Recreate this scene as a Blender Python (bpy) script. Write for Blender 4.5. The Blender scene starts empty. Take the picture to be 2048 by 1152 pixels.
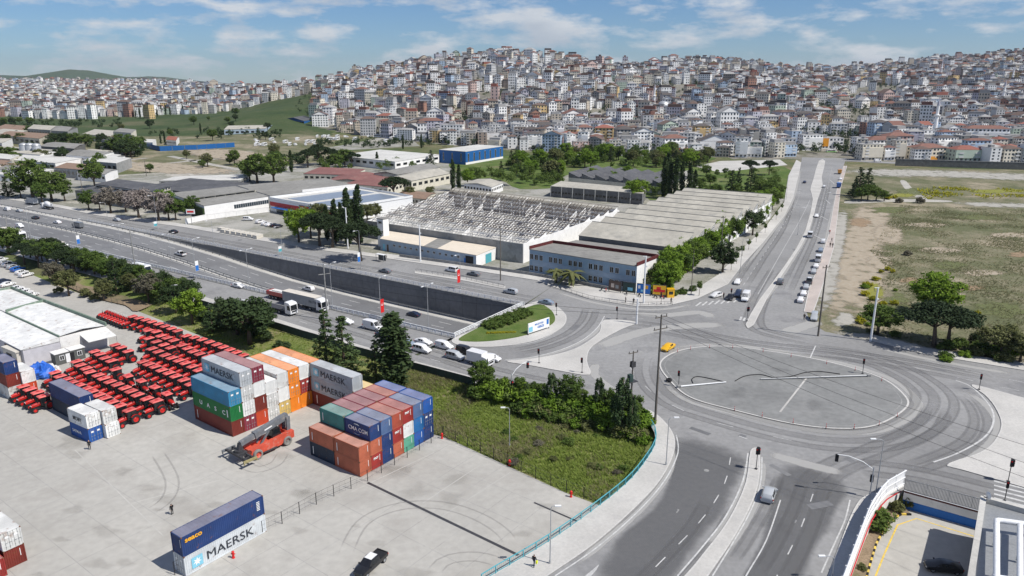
import bpy,math,random
import numpy as np
from mathutils import Vector,Matrix,noise as mnoise
from mathutils.geometry import tessellate_polygon
random.seed(7)
S = bpy.context.scene
COL = S.collection
PI = math.pi
# ------------------------------------------------------------------ camera
HAZE = 3.2e-5
FPX,HORY,ZY = 1464.0,157.8,-1.2          # focal length and horizon in photo pixels, yard level
HC = 61.43 + ZY
PITCH = math.atan((576 - HORY) / FPX)
cam = bpy.data.cameras.new('camera'); cam.sensor_width = 36; cam.lens = 36 * FPX / 2048
cam.clip_start = 1; cam.clip_end = 40000
co = bpy.data.objects.new('camera',cam); COL.objects.link(co)
co.location = (0,0,HC); co.rotation_euler = (PI / 2 - PITCH,0,0)
S.camera = co
# ------------------------------------------------------------------ world, sun, exposure
SUN_EL,SUN_AZ = math.radians(52),math.radians(-24)      # azimuth from +x, anticlockwise
sd = Vector((math.cos(SUN_AZ) * math.cos(SUN_EL),math.sin(SUN_AZ) * math.cos(SUN_EL),math.sin(SUN_EL)))
W = bpy.data.worlds.new('World'); S.world = W; W.use_nodes = True
nt = W.node_tree; nt.nodes.clear()
def N(t,**k):
 n = nt.nodes.new(t)
 for a,b in k.items(): setattr(n,a,b)
 return n
def LK(a,b): nt.links.new(a,b)
sky = N('ShaderNodeTexSky',sky_type='NISHITA'); sky.sun_disc = False
sky.sun_elevation = SUN_EL; sky.sun_rotation = math.radians(114)
sky.altitude = 100; sky.air_density = 1.0; sky.dust_density = 0.0; sky.ozone_density = 4.0
tc = N('ShaderNodeTexCoord')
mp = N('ShaderNodeMapping'); mp.inputs['Scale'].default_value = (10,10,33); mp.inputs['Location'].default_value = (3.1,0.7,2.3)
n1 = N('ShaderNodeTexNoise'); n1.inputs['Scale'].default_value = 1.0; n1.inputs['Detail'].default_value = 10; n1.inputs['Roughness'].default_value = .6
r1 = N('ShaderNodeValToRGB'); r1.color_ramp.elements[0].position = .475; r1.color_ramp.elements[1].position = .63
r1.color_ramp.elements[0].color = (0,0,0,1); r1.color_ramp.elements[1].color = (1,1,1,1)
mp2 = N('ShaderNodeMapping'); mp2.inputs['Scale'].default_value = (10,10,33); mp2.inputs['Location'].default_value = (3.1,0.7,2.85)
n2 = N('ShaderNodeTexNoise'); n2.inputs['Detail'].default_value = 6; n2.inputs['Scale'].default_value = 1.0
r2 = N('ShaderNodeValToRGB'); r2.color_ramp.elements[0].position = .45; r2.color_ramp.elements[1].position = .72
r2.color_ramp.elements[0].color = (8.8,9.0,9.3,1); r2.color_ramp.elements[1].color = (6.2,6.7,7.5,1)
mk = N('ShaderNodeMath',operation='MULTIPLY'); mk.inputs[1].default_value = .84
mx = N('ShaderNodeMix',data_type='RGBA')
bg = N('ShaderNodeBackground'); bg.inputs['Strength'].default_value = .078
ow = N('ShaderNodeOutputWorld')
LK(tc.outputs['Generated'],mp.inputs['Vector']); LK(mp.outputs[0],n1.inputs['Vector']); LK(n1.outputs['Fac'],r1.inputs[0])
LK(tc.outputs['Generated'],mp2.inputs['Vector']); LK(mp2.outputs[0],n2.inputs['Vector']); LK(n2.outputs['Fac'],r2.inputs[0])
LK(r1.outputs[0],mk.inputs[0]); LK(mk.outputs[0],mx.inputs['Factor'])
tn = N('ShaderNodeVectorMath',operation='MULTIPLY'); tn.inputs[1].default_value = (.60,.805,1.09)
LK(sky.outputs[0],tn.inputs[0]); LK(tn.outputs[0],mx.inputs['A']); LK(r2.outputs[0],mx.inputs['B'])
LK(mx.outputs['Result'],bg.inputs[0]); LK(bg.outputs[0],ow.inputs[0])
sl = bpy.data.lights.new('sun','SUN'); sl.energy = 5.0; sl.angle = math.radians(.53); sl.color = (1,.955,.88)
so = bpy.data.objects.new('sun',sl); COL.objects.link(so)
so.rotation_euler = (-sd).to_track_quat('-Z','Y').to_euler(); so.location = (0,0,500)
S.view_settings.view_transform = 'Standard'; S.view_settings.look = 'None'
S.view_settings.gamma = 1; S.view_settings.use_curve_mapping = False; S.view_settings.exposure = 0.08
S.cycles.max_bounces = 6; S.cycles.diffuse_bounces = 3; S.cycles.glossy_bounces = 2; S.cycles.transmission_bounces = 2
S.cycles.volume_bounces = 0; S.cycles.transparent_max_bounces = 12; S.cycles.use_denoising = True
S.cycles.caustics_reflective = False; S.cycles.caustics_refractive = False
# ------------------------------------------------------------------ pixel -> place
CP,SP = math.cos(PITCH),math.sin(PITCH)
def ray(px,py):
 X,Y = (px - 1024) / FPX,-(py - 576) / FPX
 return Vector((X,CP + Y * SP,-SP + Y * CP))
def G(px,py,z=0.0):
 d = ray(px,py); t = (z - HC) / d.z
 return Vector((d.x * t,d.y * t,z))
def PX(v):
 z = v[2] - HC; d = v[1] * CP - z * SP; u = v[1] * SP + z * CP
 return 1024 + FPX * v[0] / d,576 - FPX * u / d
def ppm(p):                                   # photo pixels per metre at a place
 return FPX / (p[1] * CP - (p[2] - HC) * SP)
def cr(pts,n=6,closed=False):               # smooth polyline through points
 P = [Vector((*p,0))if len(p) == 2 else Vector(p) for p in pts]; L = len(P); out = []
 for i in range(L if closed else L - 1):
  if closed: a,b,c,d = P[(i - 1) % L],P[i],P[(i + 1) % L],P[(i + 2) % L]
  else: a,b,c,d = P[max(i - 1,0)],P[i],P[i + 1],P[min(i + 2,L - 1)]
  for k in range(n):
   t = k / n
   out.append(.5 * ((2 * b) + (c - a) * t + (2 * a - 5 * b + 4 * c - d) * t * t + (3 * b - a - 3 * c + d) * t ** 3))
 if not closed: out.append(P[-1])
 return out
def GP(pts,z=0.0,n=0,closed=False):        # pixel polyline -> world polyline
 q = [G(p[0],p[1],z) for p in pts]
 return cr(q,n,closed) if n else q
def resample(pts,step):
 out = [pts[0].copy()]; acc = 0
 for a,b in zip(pts,pts[1:]):
  l = (b - a).length; s = step - acc
  while s <= l:
   out.append(a.lerp(b,s / l)); s += step
  acc = (acc + l) % step if l + acc >= step else acc + l
 return out
def plen(pts): return sum((b - a).length for a,b in zip(pts,pts[1:]))
def along(pts,s):                            # point and heading at arc length s
 for a,b in zip(pts,pts[1:]):
  l = (b - a).length
  if s <= l and l > 0: return a.lerp(b,s / l),math.atan2(b.y - a.y,b.x - a.x)
  s -= l
 a,b = pts[-2],pts[-1]; return b.copy(),math.atan2(b.y - a.y,b.x - a.x)
# ------------------------------------------------------------------ materials
MT = {}
def mat(name,col,rough=.85,var=.12,scale=2.0,big=0,bigs=.05,met=0,spec=.3,bump=0,bscale=None,coat=0,objvar=0,alpha=None,dirt=None):
 m = bpy.data.materials.new(name); m.use_nodes = True; t = m.node_tree; t.nodes.clear()
 def n(ty,**k):
  x = t.nodes.new(ty)
  for a,b in k.items(): setattr(x,a,b)
  return x
 L = t.links.new
 out = n('ShaderNodeOutputMaterial'); b = n('ShaderNodeBsdfPrincipled'); L(b.outputs[0],out.inputs[0])
 b.inputs['Roughness'].default_value = rough; b.inputs['Metallic'].default_value = met
 b.inputs['Specular IOR Level'].default_value = spec; b.inputs['Coat Weight'].default_value = coat
 c = (*col,1) if len(col) == 3 else col
 cur = None
 tcn = n('ShaderNodeTexCoord')
 if var:
  ns = n('ShaderNodeTexNoise'); ns.inputs['Scale'].default_value = scale; ns.inputs['Detail'].default_value = 5; L(tcn.outputs['Object'],ns.inputs['Vector'])
  mr = n('ShaderNodeMapRange'); mr.inputs['From Min'].default_value = .3; mr.inputs['From Max'].default_value = .7
  mr.inputs['To Min'].default_value = 1 - var; mr.inputs['To Max'].default_value = 1 + var; L(ns.outputs['Fac'],mr.inputs['Value'])
  cur = mr.outputs[0]
 if big:
  ns = n('ShaderNodeTexNoise'); ns.inputs['Scale'].default_value = bigs; ns.inputs['Detail'].default_value = 4; L(tcn.outputs['Object'],ns.inputs['Vector'])
  mr = n('ShaderNodeMapRange'); mr.inputs['From Min'].default_value = .35; mr.inputs['From Max'].default_value = .65
  mr.inputs['To Min'].default_value = 1 - big; mr.inputs['To Max'].default_value = 1 + big; L(ns.outputs['Fac'],mr.inputs['Value'])
  if cur:
   q = n('ShaderNodeMath',operation='MULTIPLY'); L(cur,q.inputs[0]); L(mr.outputs[0],q.inputs[1]); cur = q.outputs[0]
  else: cur = mr.outputs[0]
 if objvar:
  oi = n('ShaderNodeObjectInfo'); mr = n('ShaderNodeMapRange'); mr.inputs['To Min'].default_value = 1 - objvar; mr.inputs['To Max'].default_value = 1 + objvar
  L(oi.outputs['Random'],mr.inputs['Value'])
  if cur:
   q = n('ShaderNodeMath',operation='MULTIPLY'); L(cur,q.inputs[0]); L(mr.outputs[0],q.inputs[1]); cur = q.outputs[0]
  else: cur = mr.outputs[0]
 if cur:
  v = n('ShaderNodeVectorMath',operation='SCALE'); v.inputs[0].default_value = c[:3]; L(cur,v.inputs['Scale']); colout = v.outputs[0]
  if dirt:                               # (colour, amount, scale): stains with a shape of their own
   dn = n('ShaderNodeTexNoise'); dn.inputs['Scale'].default_value = dirt[2]; dn.inputs['Detail'].default_value = 8; dn.inputs['Roughness'].default_value = .7
   L(tcn.outputs['Object'],dn.inputs['Vector'])
   dr = n('ShaderNodeMapRange'); dr.inputs['From Min'].default_value = .62 - .2 * dirt[1]; dr.inputs['From Max'].default_value = .74; dr.clamp = True
   L(dn.outputs['Fac'],dr.inputs['Value'])
   mxn = n('ShaderNodeMix',data_type='RGBA'); L(dr.outputs[0],mxn.inputs['Factor']); L(colout,mxn.inputs['A']); mxn.inputs['B'].default_value = (*dirt[0],1)
   colout = mxn.outputs['Result']
  L(colout,b.inputs['Base Color'])
 else: b.inputs['Base Color'].default_value = c
 if bump:
  ns = n('ShaderNodeTexNoise'); ns.inputs['Scale'].default_value = bscale or scale * 4; ns.inputs['Detail'].default_value = 4; L(tcn.outputs['Object'],ns.inputs['Vector'])
  bp = n('ShaderNodeBump'); bp.inputs['Strength'].default_value = bump; bp.inputs['Distance'].default_value = .05
  L(ns.outputs['Fac'],bp.inputs['Height']); L(bp.outputs[0],b.inputs['Normal'])
 if alpha is not None:
  b.inputs['Alpha'].default_value = alpha
 MT[name] = m; return m
def glassmat(name,col,rough=.08):
 m = mat(name,col,rough,var=0,spec=.6); return m
mat('asphalt',(.245,.244,.243),.9,.10,1.2,.14,.035,bump=.15,bscale=9,dirt=((.15,.15,.155),.5,.07))
mat('asphalt_dark',(.15,.152,.158),.9,.10,1.5,.12,.05,bump=.15,bscale=9,dirt=((.215,.215,.215),.5,.12))
mat('asphalt_highway',(.165,.168,.175),.9,.08,1.5,.10,.03,bump=.12,bscale=9,dirt=((.125,.125,.13),.5,.1))
mat('asphalt_oval',(.20,.203,.20),.9,.10,.8,.10,.1,bump=.2,bscale=7,dirt=((.265,.265,.26),.55,.13))
mat('concrete_yard',(.39,.378,.35),.9,.07,.9,.10,.03,bump=.08,bscale=7,dirt=((.315,.30,.275),.6,.09))
mat('concrete',(.45,.44,.415),.9,.08,2,.10,.08,bump=.1)
mat('paving',(.46,.448,.425),.9,.08,2.5,.10,.09,bump=.15,dirt=((.38,.375,.365),.5,.2))
mat('paving_pink',(.42,.37,.34),.9,.1,3,.1,.1)
mat('kerb',(.5,.49,.47),.9,.12,3)
mat('concrete_grey',(.27,.27,.265),.9,.15,1.2,.15,.15,bump=.1,dirt=((.15,.15,.145),.5,.4))
mat('wall_dark',(.19,.19,.19),.9,.12,.8,.15,.06,bump=.1)
mat('white_paint',(.52,.52,.51),.7,.16,3,dirt=((.27,.27,.27),.75,.7))
mat('yellow_paint',(.68,.48,.08),.7,.18,3,dirt=((.38,.34,.25),.5,1.2))
mat('white_metal',(.74,.75,.76),.5,.06,2)
mat('white_wall',(.72,.71,.69),.85,.06,1.2,.06,.2,dirt=((.48,.46,.43),.35,.5))
mat('roof_white',(.75,.73,.68),.8,.04,.8,.03,.15,dirt=((.62,.59,.53),.35,.5))
mat('grey_metal',(.32,.33,.34),.5,.1,3,met=.4)
mat('dark_metal',(.05,.05,.055),.55,.2,4)
mat('black',(.018,.018,.02),.6,.2,4)
mat('tyre',(.022,.022,.024),.8,.2,6)
mat('tyre_dusty',(.21,.205,.195),.9,.15,5)
mat('rim',(.42,.43,.44),.35,.1,6,met=.6)
glassmat('glass',(.012,.015,.018))
glassmat('glass_blue',(.03,.045,.06))
mat('wood_pole',(.14,.125,.11),.9,.25,5)
mat('turquoise',(.09,.36,.42),.55,.1,3)
mat('galvanised',(.5,.51,.52),.45,.08,3,met=.5)
mat('soil',(.235,.18,.13),.95,.2,1.2,.15,.1,bump=.3)
mat('red_signal',(.62,.02,.02),.5,.1,3)
# ------------------------------------------------------------------ mesh building
I4 = Matrix.Identity(4)
class MB:
 def __init__(s): s.v = []; s.f = []; s.m = []; s.M = I4
 def at(s,x=0,y=0,z=0,rz=0,ry=0,rx=0):
  s.M = Matrix.Translation((x,y,z)) @ Matrix.Rotation(rz,4,'Z') @ Matrix.Rotation(ry,4,'Y') @ Matrix.Rotation(rx,4,'X'); return s
 def add(s,vs,fs,m=0):
  o = len(s.v); M = s.M
  if M is I4: s.v += [tuple(p) for p in vs]
  else: s.v += [tuple(M @ Vector(p)) for p in vs]
  s.f += [tuple(i + o for i in f) for f in fs]; s.m += [m] * len(fs); return s
 def box(s,x0,x1,y0,y1,z0,z1,m=0,bottom=True):
  v = [(x0,y0,z0),(x1,y0,z0),(x1,y1,z0),(x0,y1,z0),(x0,y0,z1),(x1,y0,z1),(x1,y1,z1),(x0,y1,z1)]
  f = [(4,5,6,7),(0,1,5,4),(1,2,6,5),(2,3,7,6),(3,0,4,7)]
  if bottom: f.append((3,2,1,0))
  return s.add(v,f,m)
 def cbox(s,x,y,z,a,b,c,m=0): return s.box(x - a / 2,x + a / 2,y - b / 2,y + b / 2,z - c / 2,z + c / 2,m)
 def bar(s,p,q,a,b=None,m=0,up=(0,0,1)):
  p,q = Vector(p),Vector(q); b = b or a; d = (q - p)
  if d.length < 1e-6: return s
  d.normalize(); u = Vector(up)
  if abs(d.dot(u)) > .98: u = Vector((1,0,0))
  r = d.cross(u).normalized(); w = r.cross(d)
  vs = [e + r * i * a / 2 + w * j * b / 2 for e in (p,q) for i,j in ((-1,-1),(1,-1),(1,1),(-1,1))]
  return s.add(vs,[(3,2,1,0),(4,5,6,7),(0,1,5,4),(1,2,6,5),(2,3,7,6),(3,0,4,7)],m)
 def cyl(s,p,q,r0,r1=None,n=8,m=0,caps=True):
  p,q = Vector(p),Vector(q); r1 = r0 if r1 is None else r1; d = (q - p).normalized()
  u = Vector((0,0,1)) if abs(d.z) < .95 else Vector((1,0,0)); r = d.cross(u).normalized(); w = r.cross(d)
  A = [(math.cos(2 * PI * k / n),math.sin(2 * PI * k / n)) for k in range(n)]
  vs = [p + (r * c + w * t) * r0 for c,t in A] + [q + (r * c + w * t) * r1 for c,t in A]
  fs = [(k,k + n,(k + 1) % n + n,(k + 1) % n) for k in range(n)]
  if caps: fs += [tuple(range(n)),tuple(range(2 * n - 1,n - 1,-1))]
  return s.add(vs,fs,m)
 def tube(s,pts,r,n=6,m=0):
  P = [Vector(p) for p in pts]; vs = []; L = len(P)
  for i,p in enumerate(P):
   d = (P[min(i + 1,L - 1)] - P[max(i - 1,0)]).normalized()
   u = Vector((0,0,1)) if abs(d.z) < .95 else Vector((1,0,0)); a = d.cross(u).normalized(); w = a.cross(d)
   rr = r(i / (L - 1)) if callable(r) else r
   vs += [p + (a * math.cos(2 * PI * k / n) + w * math.sin(2 * PI * k / n)) * rr for k in range(n)]
  fs = [(i * n + k,(i + 1) * n + k,(i + 1) * n + (k + 1) % n,i * n + (k + 1) % n) for i in range(L - 1) for k in range(n)]
  fs += [tuple(range(n)),tuple(range(L * n - 1,(L - 1) * n - 1,-1))]
  return s.add(vs,fs,m)
 def lathe(s,prof,n=12,axis='z',m=0):
  vs = []; fs = []
  for r,h in prof:
   for k in range(n):
    a = 2 * PI * k / n; x,y = r * math.cos(a),r * math.sin(a)
    vs.append((x,y,h) if axis == 'z' else ((x,h,y) if axis == 'y' else (h,x,y)))
  for i in range(len(prof) - 1):
   for k in range(n):
    q = (i * n + k,i * n + (k + 1) % n,(i + 1) * n + (k + 1) % n,(i + 1) * n + k)
    fs.append(q if axis != 'y' else q[::-1])
  return s.add(vs,fs,m)
 def prism(s,poly,z0,z1,m=0,mside=None,bottom=False):      # poly: xy points, any winding
  P = [(p[0],p[1]) for p in poly]
  ar = sum(a[0] * b[1] - b[0] * a[1] for a,b in zip(P,P[1:] + P[:1]))
  if ar < 0: P = P[::-1]
  n = len(P); zt = z1 if callable(z1) else (lambda x,y: z1); zb = z0 if callable(z0) else (lambda x,y: z0)
  tri = tessellate_polygon([[Vector((x,y,0)) for x,y in P]])
  vs = [(x,y,zt(x,y)) for x,y in P]; fs = []
  for t in tri:
   a,b,c = (P[i] for i in t)
   cw = (b[0] - a[0]) * (c[1] - a[1]) - (b[1] - a[1]) * (c[0] - a[0])
   fs.append(tuple(t) if cw > 0 else tuple(t)[::-1])
  s.add(vs,fs,m)
  if z0 is not None:
   s.add([(x,y,zb(x,y)) for x,y in P] + [(x,y,zt(x,y)) for x,y in P],[(i,(i + 1) % n,n + (i + 1) % n,n + i) for i in range(n)],m if mside is None else mside)
   if bottom: s.add([(x,y,zb(x,y)) for x,y in P],[f[::-1] for f in fs],m)
  return s
 def strip(s,pts,w,z=None,m=0,dash=None,off=0.0):        # flat ribbon along a world polyline
  P = [Vector(p) for p in pts]
  if dash:
   L = plen(P); a = 0
   while a < L:
    b = min(a + dash[0],L); k = max(2,int((b - a) / 2.5) + 1)
    q = [along(P,a + (b - a) * i / (k - 1))[0] for i in range(k)]
    s.strip(q,w,z,m,None,off); a += dash[0] + dash[1]
   return s
  vs = []; L = len(P)
  for i,p in enumerate(P):
   d = P[min(i + 1,L - 1)] - P[max(i - 1,0)]; d.z = 0; d.normalize(); nn = Vector((-d.y,d.x,0)); zz = p.z if z is None else z
   for e in (off + w / 2,off - w / 2): q = p + nn * e; vs.append((q.x,q.y,zz))
  return s.add(vs,[(2 * i + 1,2 * i + 3,2 * i + 2,2 * i) for i in range(L - 1)],m)
 def mesh(s,name,mats,smooth=False):
  me = bpy.data.meshes.new(name); me.from_pydata(s.v,[],s.f)
  if isinstance(mats,str): mats = [mats]
  for k in mats: me.materials.append(MT[k] if isinstance(k,str) else k)
  if len(mats) > 1: me.polygons.foreach_set('material_index',s.m)
  if smooth: me.polygons.foreach_set('use_smooth',[True] * len(me.polygons))
  me.update(); return me
def smooth_by_angle(me,deg=35):
 me.polygons.foreach_set('use_smooth',[True] * len(me.polygons))
 import bmesh
 bm = bmesh.new(); bm.from_mesh(me); lim = math.radians(deg)
 for e in bm.edges:
  if len(e.link_faces) == 2 and e.calc_face_angle(0) > lim: e.smooth = False
 bm.to_mesh(me); bm.free()
LABELS = {}
def tag(o,label,cat,group=None):
 o['label'] = label; o['category'] = cat
 if group: o['group'] = group
 LABELS.setdefault(label,[]).append(o.name); return o
def obj(name,me,parent=None,loc=None,rz=0):
 if isinstance(me,tuple): me = me[0].mesh(name,me[1],*me[2:])
 o = bpy.data.objects.new(name,me); COL.objects.link(o)
 if parent: o.parent = parent
 if loc is not None: o.location = loc
 if rz: o.rotation_euler = (0,0,rz)
 return o
def thing(name,label,cat,loc=(0,0,0),rz=0,group=None):
 o = bpy.data.objects.new(name,None); COL.objects.link(o); o.empty_display_size = .3
 o.location = loc; o.rotation_euler = (0,0,rz); return tag(o,label,cat,group) if label else o
def struct(name,mb,mats,parent=None):
 o = obj(name,mb.mesh(name,mats) if isinstance(mb,MB) else mb,parent)
 o['kind'] = 'structure'; return o
def stuff(o): o['kind'] = 'stuff'; return o
KIDS = {}
def kids(o):
 if o.name not in KIDS: KIDS[o.name] = list(o.children)
 return KIDS[o.name]
def copy_tree(o,parent=None,paint=None,skip=()):
 c = o.copy(); COL.objects.link(c)
 if parent: c.parent = parent
 if paint and c.type == 'MESH':
  for sl_ in c.material_slots:
   if sl_.material and sl_.material.name in paint:
    nm = paint[sl_.material.name]; sl_.link = 'OBJECT'; sl_.material = nm if not isinstance(nm,str) else MT[nm]
 for ch in kids(o):
  if ch.name.split('.')[0] in skip: continue
  copy_tree(ch,c,paint,skip)
 return c
PROTOS = []
def place(proto,loc,rz,label,cat=None,group=None,paint=None,scale=1,skip=()):
 c = copy_tree(proto,None,paint,skip); c.location = loc; c.rotation_euler = (0,0,rz)
 if scale != 1: c.scale = (scale,) * 3 if not isinstance(scale,tuple) else scale
 tag(c,label,cat or proto['category'])
 if group: c['group'] = group
 elif 'group' in c: del c['group']
 return c
def kill_protos():
 for p in PROTOS:
  def rec(o):
   for ch in kids(o): rec(ch)
   bpy.data.objects.remove(o,do_unlink=True)
  rec(p)
ORD = ['first','second','third','fourth','fifth','sixth','seventh','eighth','ninth','tenth','eleventh','twelfth','thirteenth','fourteenth','fifteenth','sixteenth','seventeenth','eighteenth','nineteenth','twentieth']
def nth(i): return ORD[i] if i < 20 else f'{i+1}th'

# ================================================================== terrain
U = Vector((.8358,-.549,0)); NV = Vector((.549,.8358,0))      # highway frame: along, across
HEAD = math.atan2(U.y,U.x)
def UN(u,n,z=0.0): p = U * u + NV * n; return Vector((p.x,p.y,z))
def toUN(p): return p[0] * U.x + p[1] * U.y,p[0] * NV.x + p[1] * NV.y
WN,FN,PORT = 132.0,162.5,-103.0                                # near wall, far wall, portal
_hu = [-2000,-310,-285,-262,-236,-215,-195,-172,-150,-103,500]
_hz = [0,0,-.35,-1.2,-2.8,-4.6,-6.0,-6.8,-7.2,-7.5,-7.5]
def hz(u): return float(np.interp(u,_hu,_hz))
CRX = [-900,300,420,520,600,700,800,900,1000,1100,1200,1300,1400,1500,1580,1700,1800,1900,2048,3000]
CRY = [163,165,175,180,175,158,141,128,119,120,137,138,131,138,147,144,136,125,116,112]
CRD = [5000,4500,2200,1750,1650,1600,1550,1500,1500,1500,1550,1650,1750,1900,2200,2400,2500,2500,2400,2400]
CR0 = [3500,3000,1500,1150,960,860,780,720,680,650,625,615,610,600,590,580,570,560,545,500]
def hillz(x,y):
 d = max(y,1.0)
 if d < 480: return 0.0
 px = 1024 + FPX * x / (d * CP + HC * SP * .6)
 d0 = float(np.interp(px,CRX,CR0)); dc = float(np.interp(px,CRX,CRD)); yc = float(np.interp(px,CRX,CRY))
 zc = HC + (HORY - yc) / FPX * dc * 1.03
 z = 0.0
 if d > d0:
  s = (d - d0) / (dc - d0)
  if s < 1: z = zc * (s * s * (3 - 2 * s) * .35 + s * .65)
  else: z = zc - (d - dc) * .055
  z = max(z,-20)
  z += min(1,(d - d0) / 200) * 3.0 * mnoise.noise((x / 130,y / 130,1.7))
 # grassy spur on the left
 g = math.exp(-(((px - 545) / 120) ** 2) - ((d - 1080) / 190) ** 2)
 z += 17 * g
 return z
def inpoly(x,y,P):
 c = False; j = len(P) - 1
 for i in range(len(P)):
  a,b = P[i],P[j]
  if (a[1] > y) != (b[1] > y) and x < (b[0] - a[0]) * (y - a[1]) / (b[1] - a[1]) + a[0]: c = not c
  j = i
 return c
# shared outlines -------------------------------------------------------------
RAIL = GP([(960,1168),(985,1152),(1100,1083),(1200,1012),(1260,962),(1295,918),(1311,888),(1308,862),(1290,838)],0,5)   # turquoise railing line
RAIL = [RAIL[0] + (RAIL[0] - RAIL[3]).normalized() * 30] + RAIL
KERBW = GP([(1050,1184),(1095,1152),(1185,1090),(1265,1020),(1320,960),(1347,905),(1345,868),(1320,836),(1296,820)],0,5)
KERBW = [KERBW[0] + (KERBW[0] - KERBW[3]).normalized() * 30] + KERBW
SVC = [UN(-720,118)] + GP([(400,592),(551,638),(722,692),(830,724),(990,767),(1110,788),(1200,803),(1296,820)],0,0)  # near service road kerb
SVCW = [UN(-720,115.6)] + GP([(385,605),(545,652),(720,706),(828,737),(985,782),(1105,803),(1195,818),(1290,838)],0,0)
YARD = GP([(250,612),(430,683),(620,765),(870,870),(885,872),(1000,925),(1130,985),(1206,1013)],ZY) + [Vector((p.x,p.y,ZY)) for p in RAIL[:16][::-1]] \
 + [Vector((-60,20,ZY)),Vector((-260,60,ZY)),Vector((-300,300,ZY))] + GP([(-120,500),(0,528),(60,548),(130,577),(200,600)],ZY)
LOWZ = [Vector((p.x,p.y,0)) for p in SVCW] + [Vector((p.x,p.y,0)) for p in RAIL[::-1]] + [Vector((-60,10,0)),Vector((-700,10,0))]
LOT = GP([(1808,983),(1957,1024)],0) 
LOTW = LOT[1] - LOT[0]
LOTP = [LOT[0],LOT[0] + LOTW * 3.2,LOT[0] + LOTW * 3.2 + Vector((-18,-60,0))] + GP([(1640,1300),(1690,1160),(1722,1060),(1765,1003)],0)
ZL = -2.6
_svcw = np.array([(p.x,p.y) for p in SVCW])
def dist_svc(x,y):
 a = _svcw[:-1]; b = _svcw[1:]; d = b - a; p = np.array((x,y)); t = np.clip(((p - a) * d).sum(1) / (d * d).sum(1),0,1)
 return float(np.sqrt(((a + d * t[:,None] - p) ** 2).sum(1)).min())
def ground(x,y):
 if y > 420: return hillz(x,y) - .14
 u,n = toUN((x,y))
 if -330 < u < -60 and WN - 2.5 < n < FN + 2.5: return hz(u) - 1.6
 if 20 < x < 170 and 35 < y < 112 and min((inpoly(x + a,y + b,LOTP) for a in (0,4,-4) for b in (0,4,-4)),default=False,key=lambda q: not q): return ZL - .8
 if y < 330 and inpoly(x,y,LOWZ):
  ds = dist_svc(x,y); k = min(1,ds / 9); k = k * k * (3 - 2 * k)
  if inpoly(x,y,YARD): return ZY - .12
  return -.12 * (1 - k) + (ZY - .15) * k + .25 * mnoise.noise((x / 6,y / 6,3.3)) * min(1,ds / 3)
 return -.14
def GTER(px,py):                             # pixel -> first hit on the terrain
 d = ray(px,py); t = 200.0
 while t < 9000:
  p = d * t
  if HC + p.z <= ground(p.x,p.y): break
  t *= 1.004
 return Vector((p.x,p.y,ground(p.x,p.y)))
xs = np.concatenate([-np.geomspace(9000,265,46),np.arange(-260,130.1,2.5),np.geomspace(135,9000,52)])
ys = np.concatenate([[-60,-20,10,35],np.arange(50,300,2.5),np.arange(300,480,8),np.arange(480,1700,16),np.geomspace(1710,14000,26)])
mb = MB(); nx,ny = len(xs),len(ys)
mb.v = [(float(x),float(y),ground(float(x),float(y))) for y in ys for x in xs]
mb.f = [(j * nx + i,j * nx + i + 1,(j + 1) * nx + i + 1,(j + 1) * nx + i) for j in range(ny - 1) for i in range(nx - 1)]
mb.m = [0] * len(mb.f)
def groundmat(name,cols,s1=.02,s2=.3,bump=.3):
 m = bpy.data.materials.new(name); m.use_nodes = True; t = m.node_tree; b = t.nodes['Principled BSDF']; L = t.links.new
 b.inputs['Roughness'].default_value = .95; b.inputs['Specular IOR Level'].default_value = .15
 tcn = t.nodes.new('ShaderNodeTexCoord'); cur = None
 def nz(s,d=6,r=.6):
  x = t.nodes.new('ShaderNodeTexNoise'); x.inputs['Scale'].default_value = s; x.inputs['Detail'].default_value = d; x.inputs['Roughness'].default_value = r
  L(tcn.outputs['Object'],x.inputs['Vector']); return x
 a = nz(s1); r = t.nodes.new('ShaderNodeValToRGB'); e = r.color_ramp.elements
 lo,hi = .33,.67
 for k,c in enumerate(cols):
  pos = lo + (hi - lo) * k / max(1,len(cols) - 1)
  if k < 2: e[k].position = pos; e[k].color = (*c,1)
  else: q = e.new(pos); q.color = (*c,1)
 bnoise = nz(s2,8,.7); ad = t.nodes.new('ShaderNodeMath'); ad.operation = 'MULTIPLY_ADD'; ad.inputs[1].default_value = .45; L(bnoise.outputs['Fac'],ad.inputs[0])
 sb = t.nodes.new('ShaderNodeMath'); sb.operation = 'SUBTRACT'; L(a.outputs['Fac'],sb.inputs[0]); sb.inputs[1].default_value = .225; L(sb.outputs[0],ad.inputs[2])
 L(ad.outputs[0],r.inputs[0])
 f = nz(s2 * 8,5,.65); mr = t.nodes.new('ShaderNodeMapRange'); mr.inputs['From Min'].default_value = .3; mr.inputs['From Max'].default_value = .7; mr.inputs['To Min'].default_value = .72; mr.inputs['To Max'].default_value = 1.28
 L(f.outputs['Fac'],mr.inputs['Value'])
 v = t.nodes.new('ShaderNodeVectorMath'); v.operation = 'SCALE'; L(r.outputs[0],v.inputs[0]); L(mr.outputs[0],v.inputs['Scale']); L(v.outputs[0],b.inputs['Base Color'])
 bp = t.nodes.new('ShaderNodeBump'); bp.inputs['Strength'].default_value = bump; bp.inputs['Distance'].default_value = .15; L(f.outputs['Fac'],bp.inputs['Height']); L(bp.outputs[0],b.inputs['Normal'])
 MT[name] = m
groundmat('terrain',[(.055,.08,.03),(.08,.105,.04),(.13,.13,.065),(.21,.18,.115)],.014,.09)
groundmat('meadow',[(.06,.10,.025),(.085,.13,.03),(.11,.145,.045),(.15,.15,.07)],.06,.5)
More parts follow.
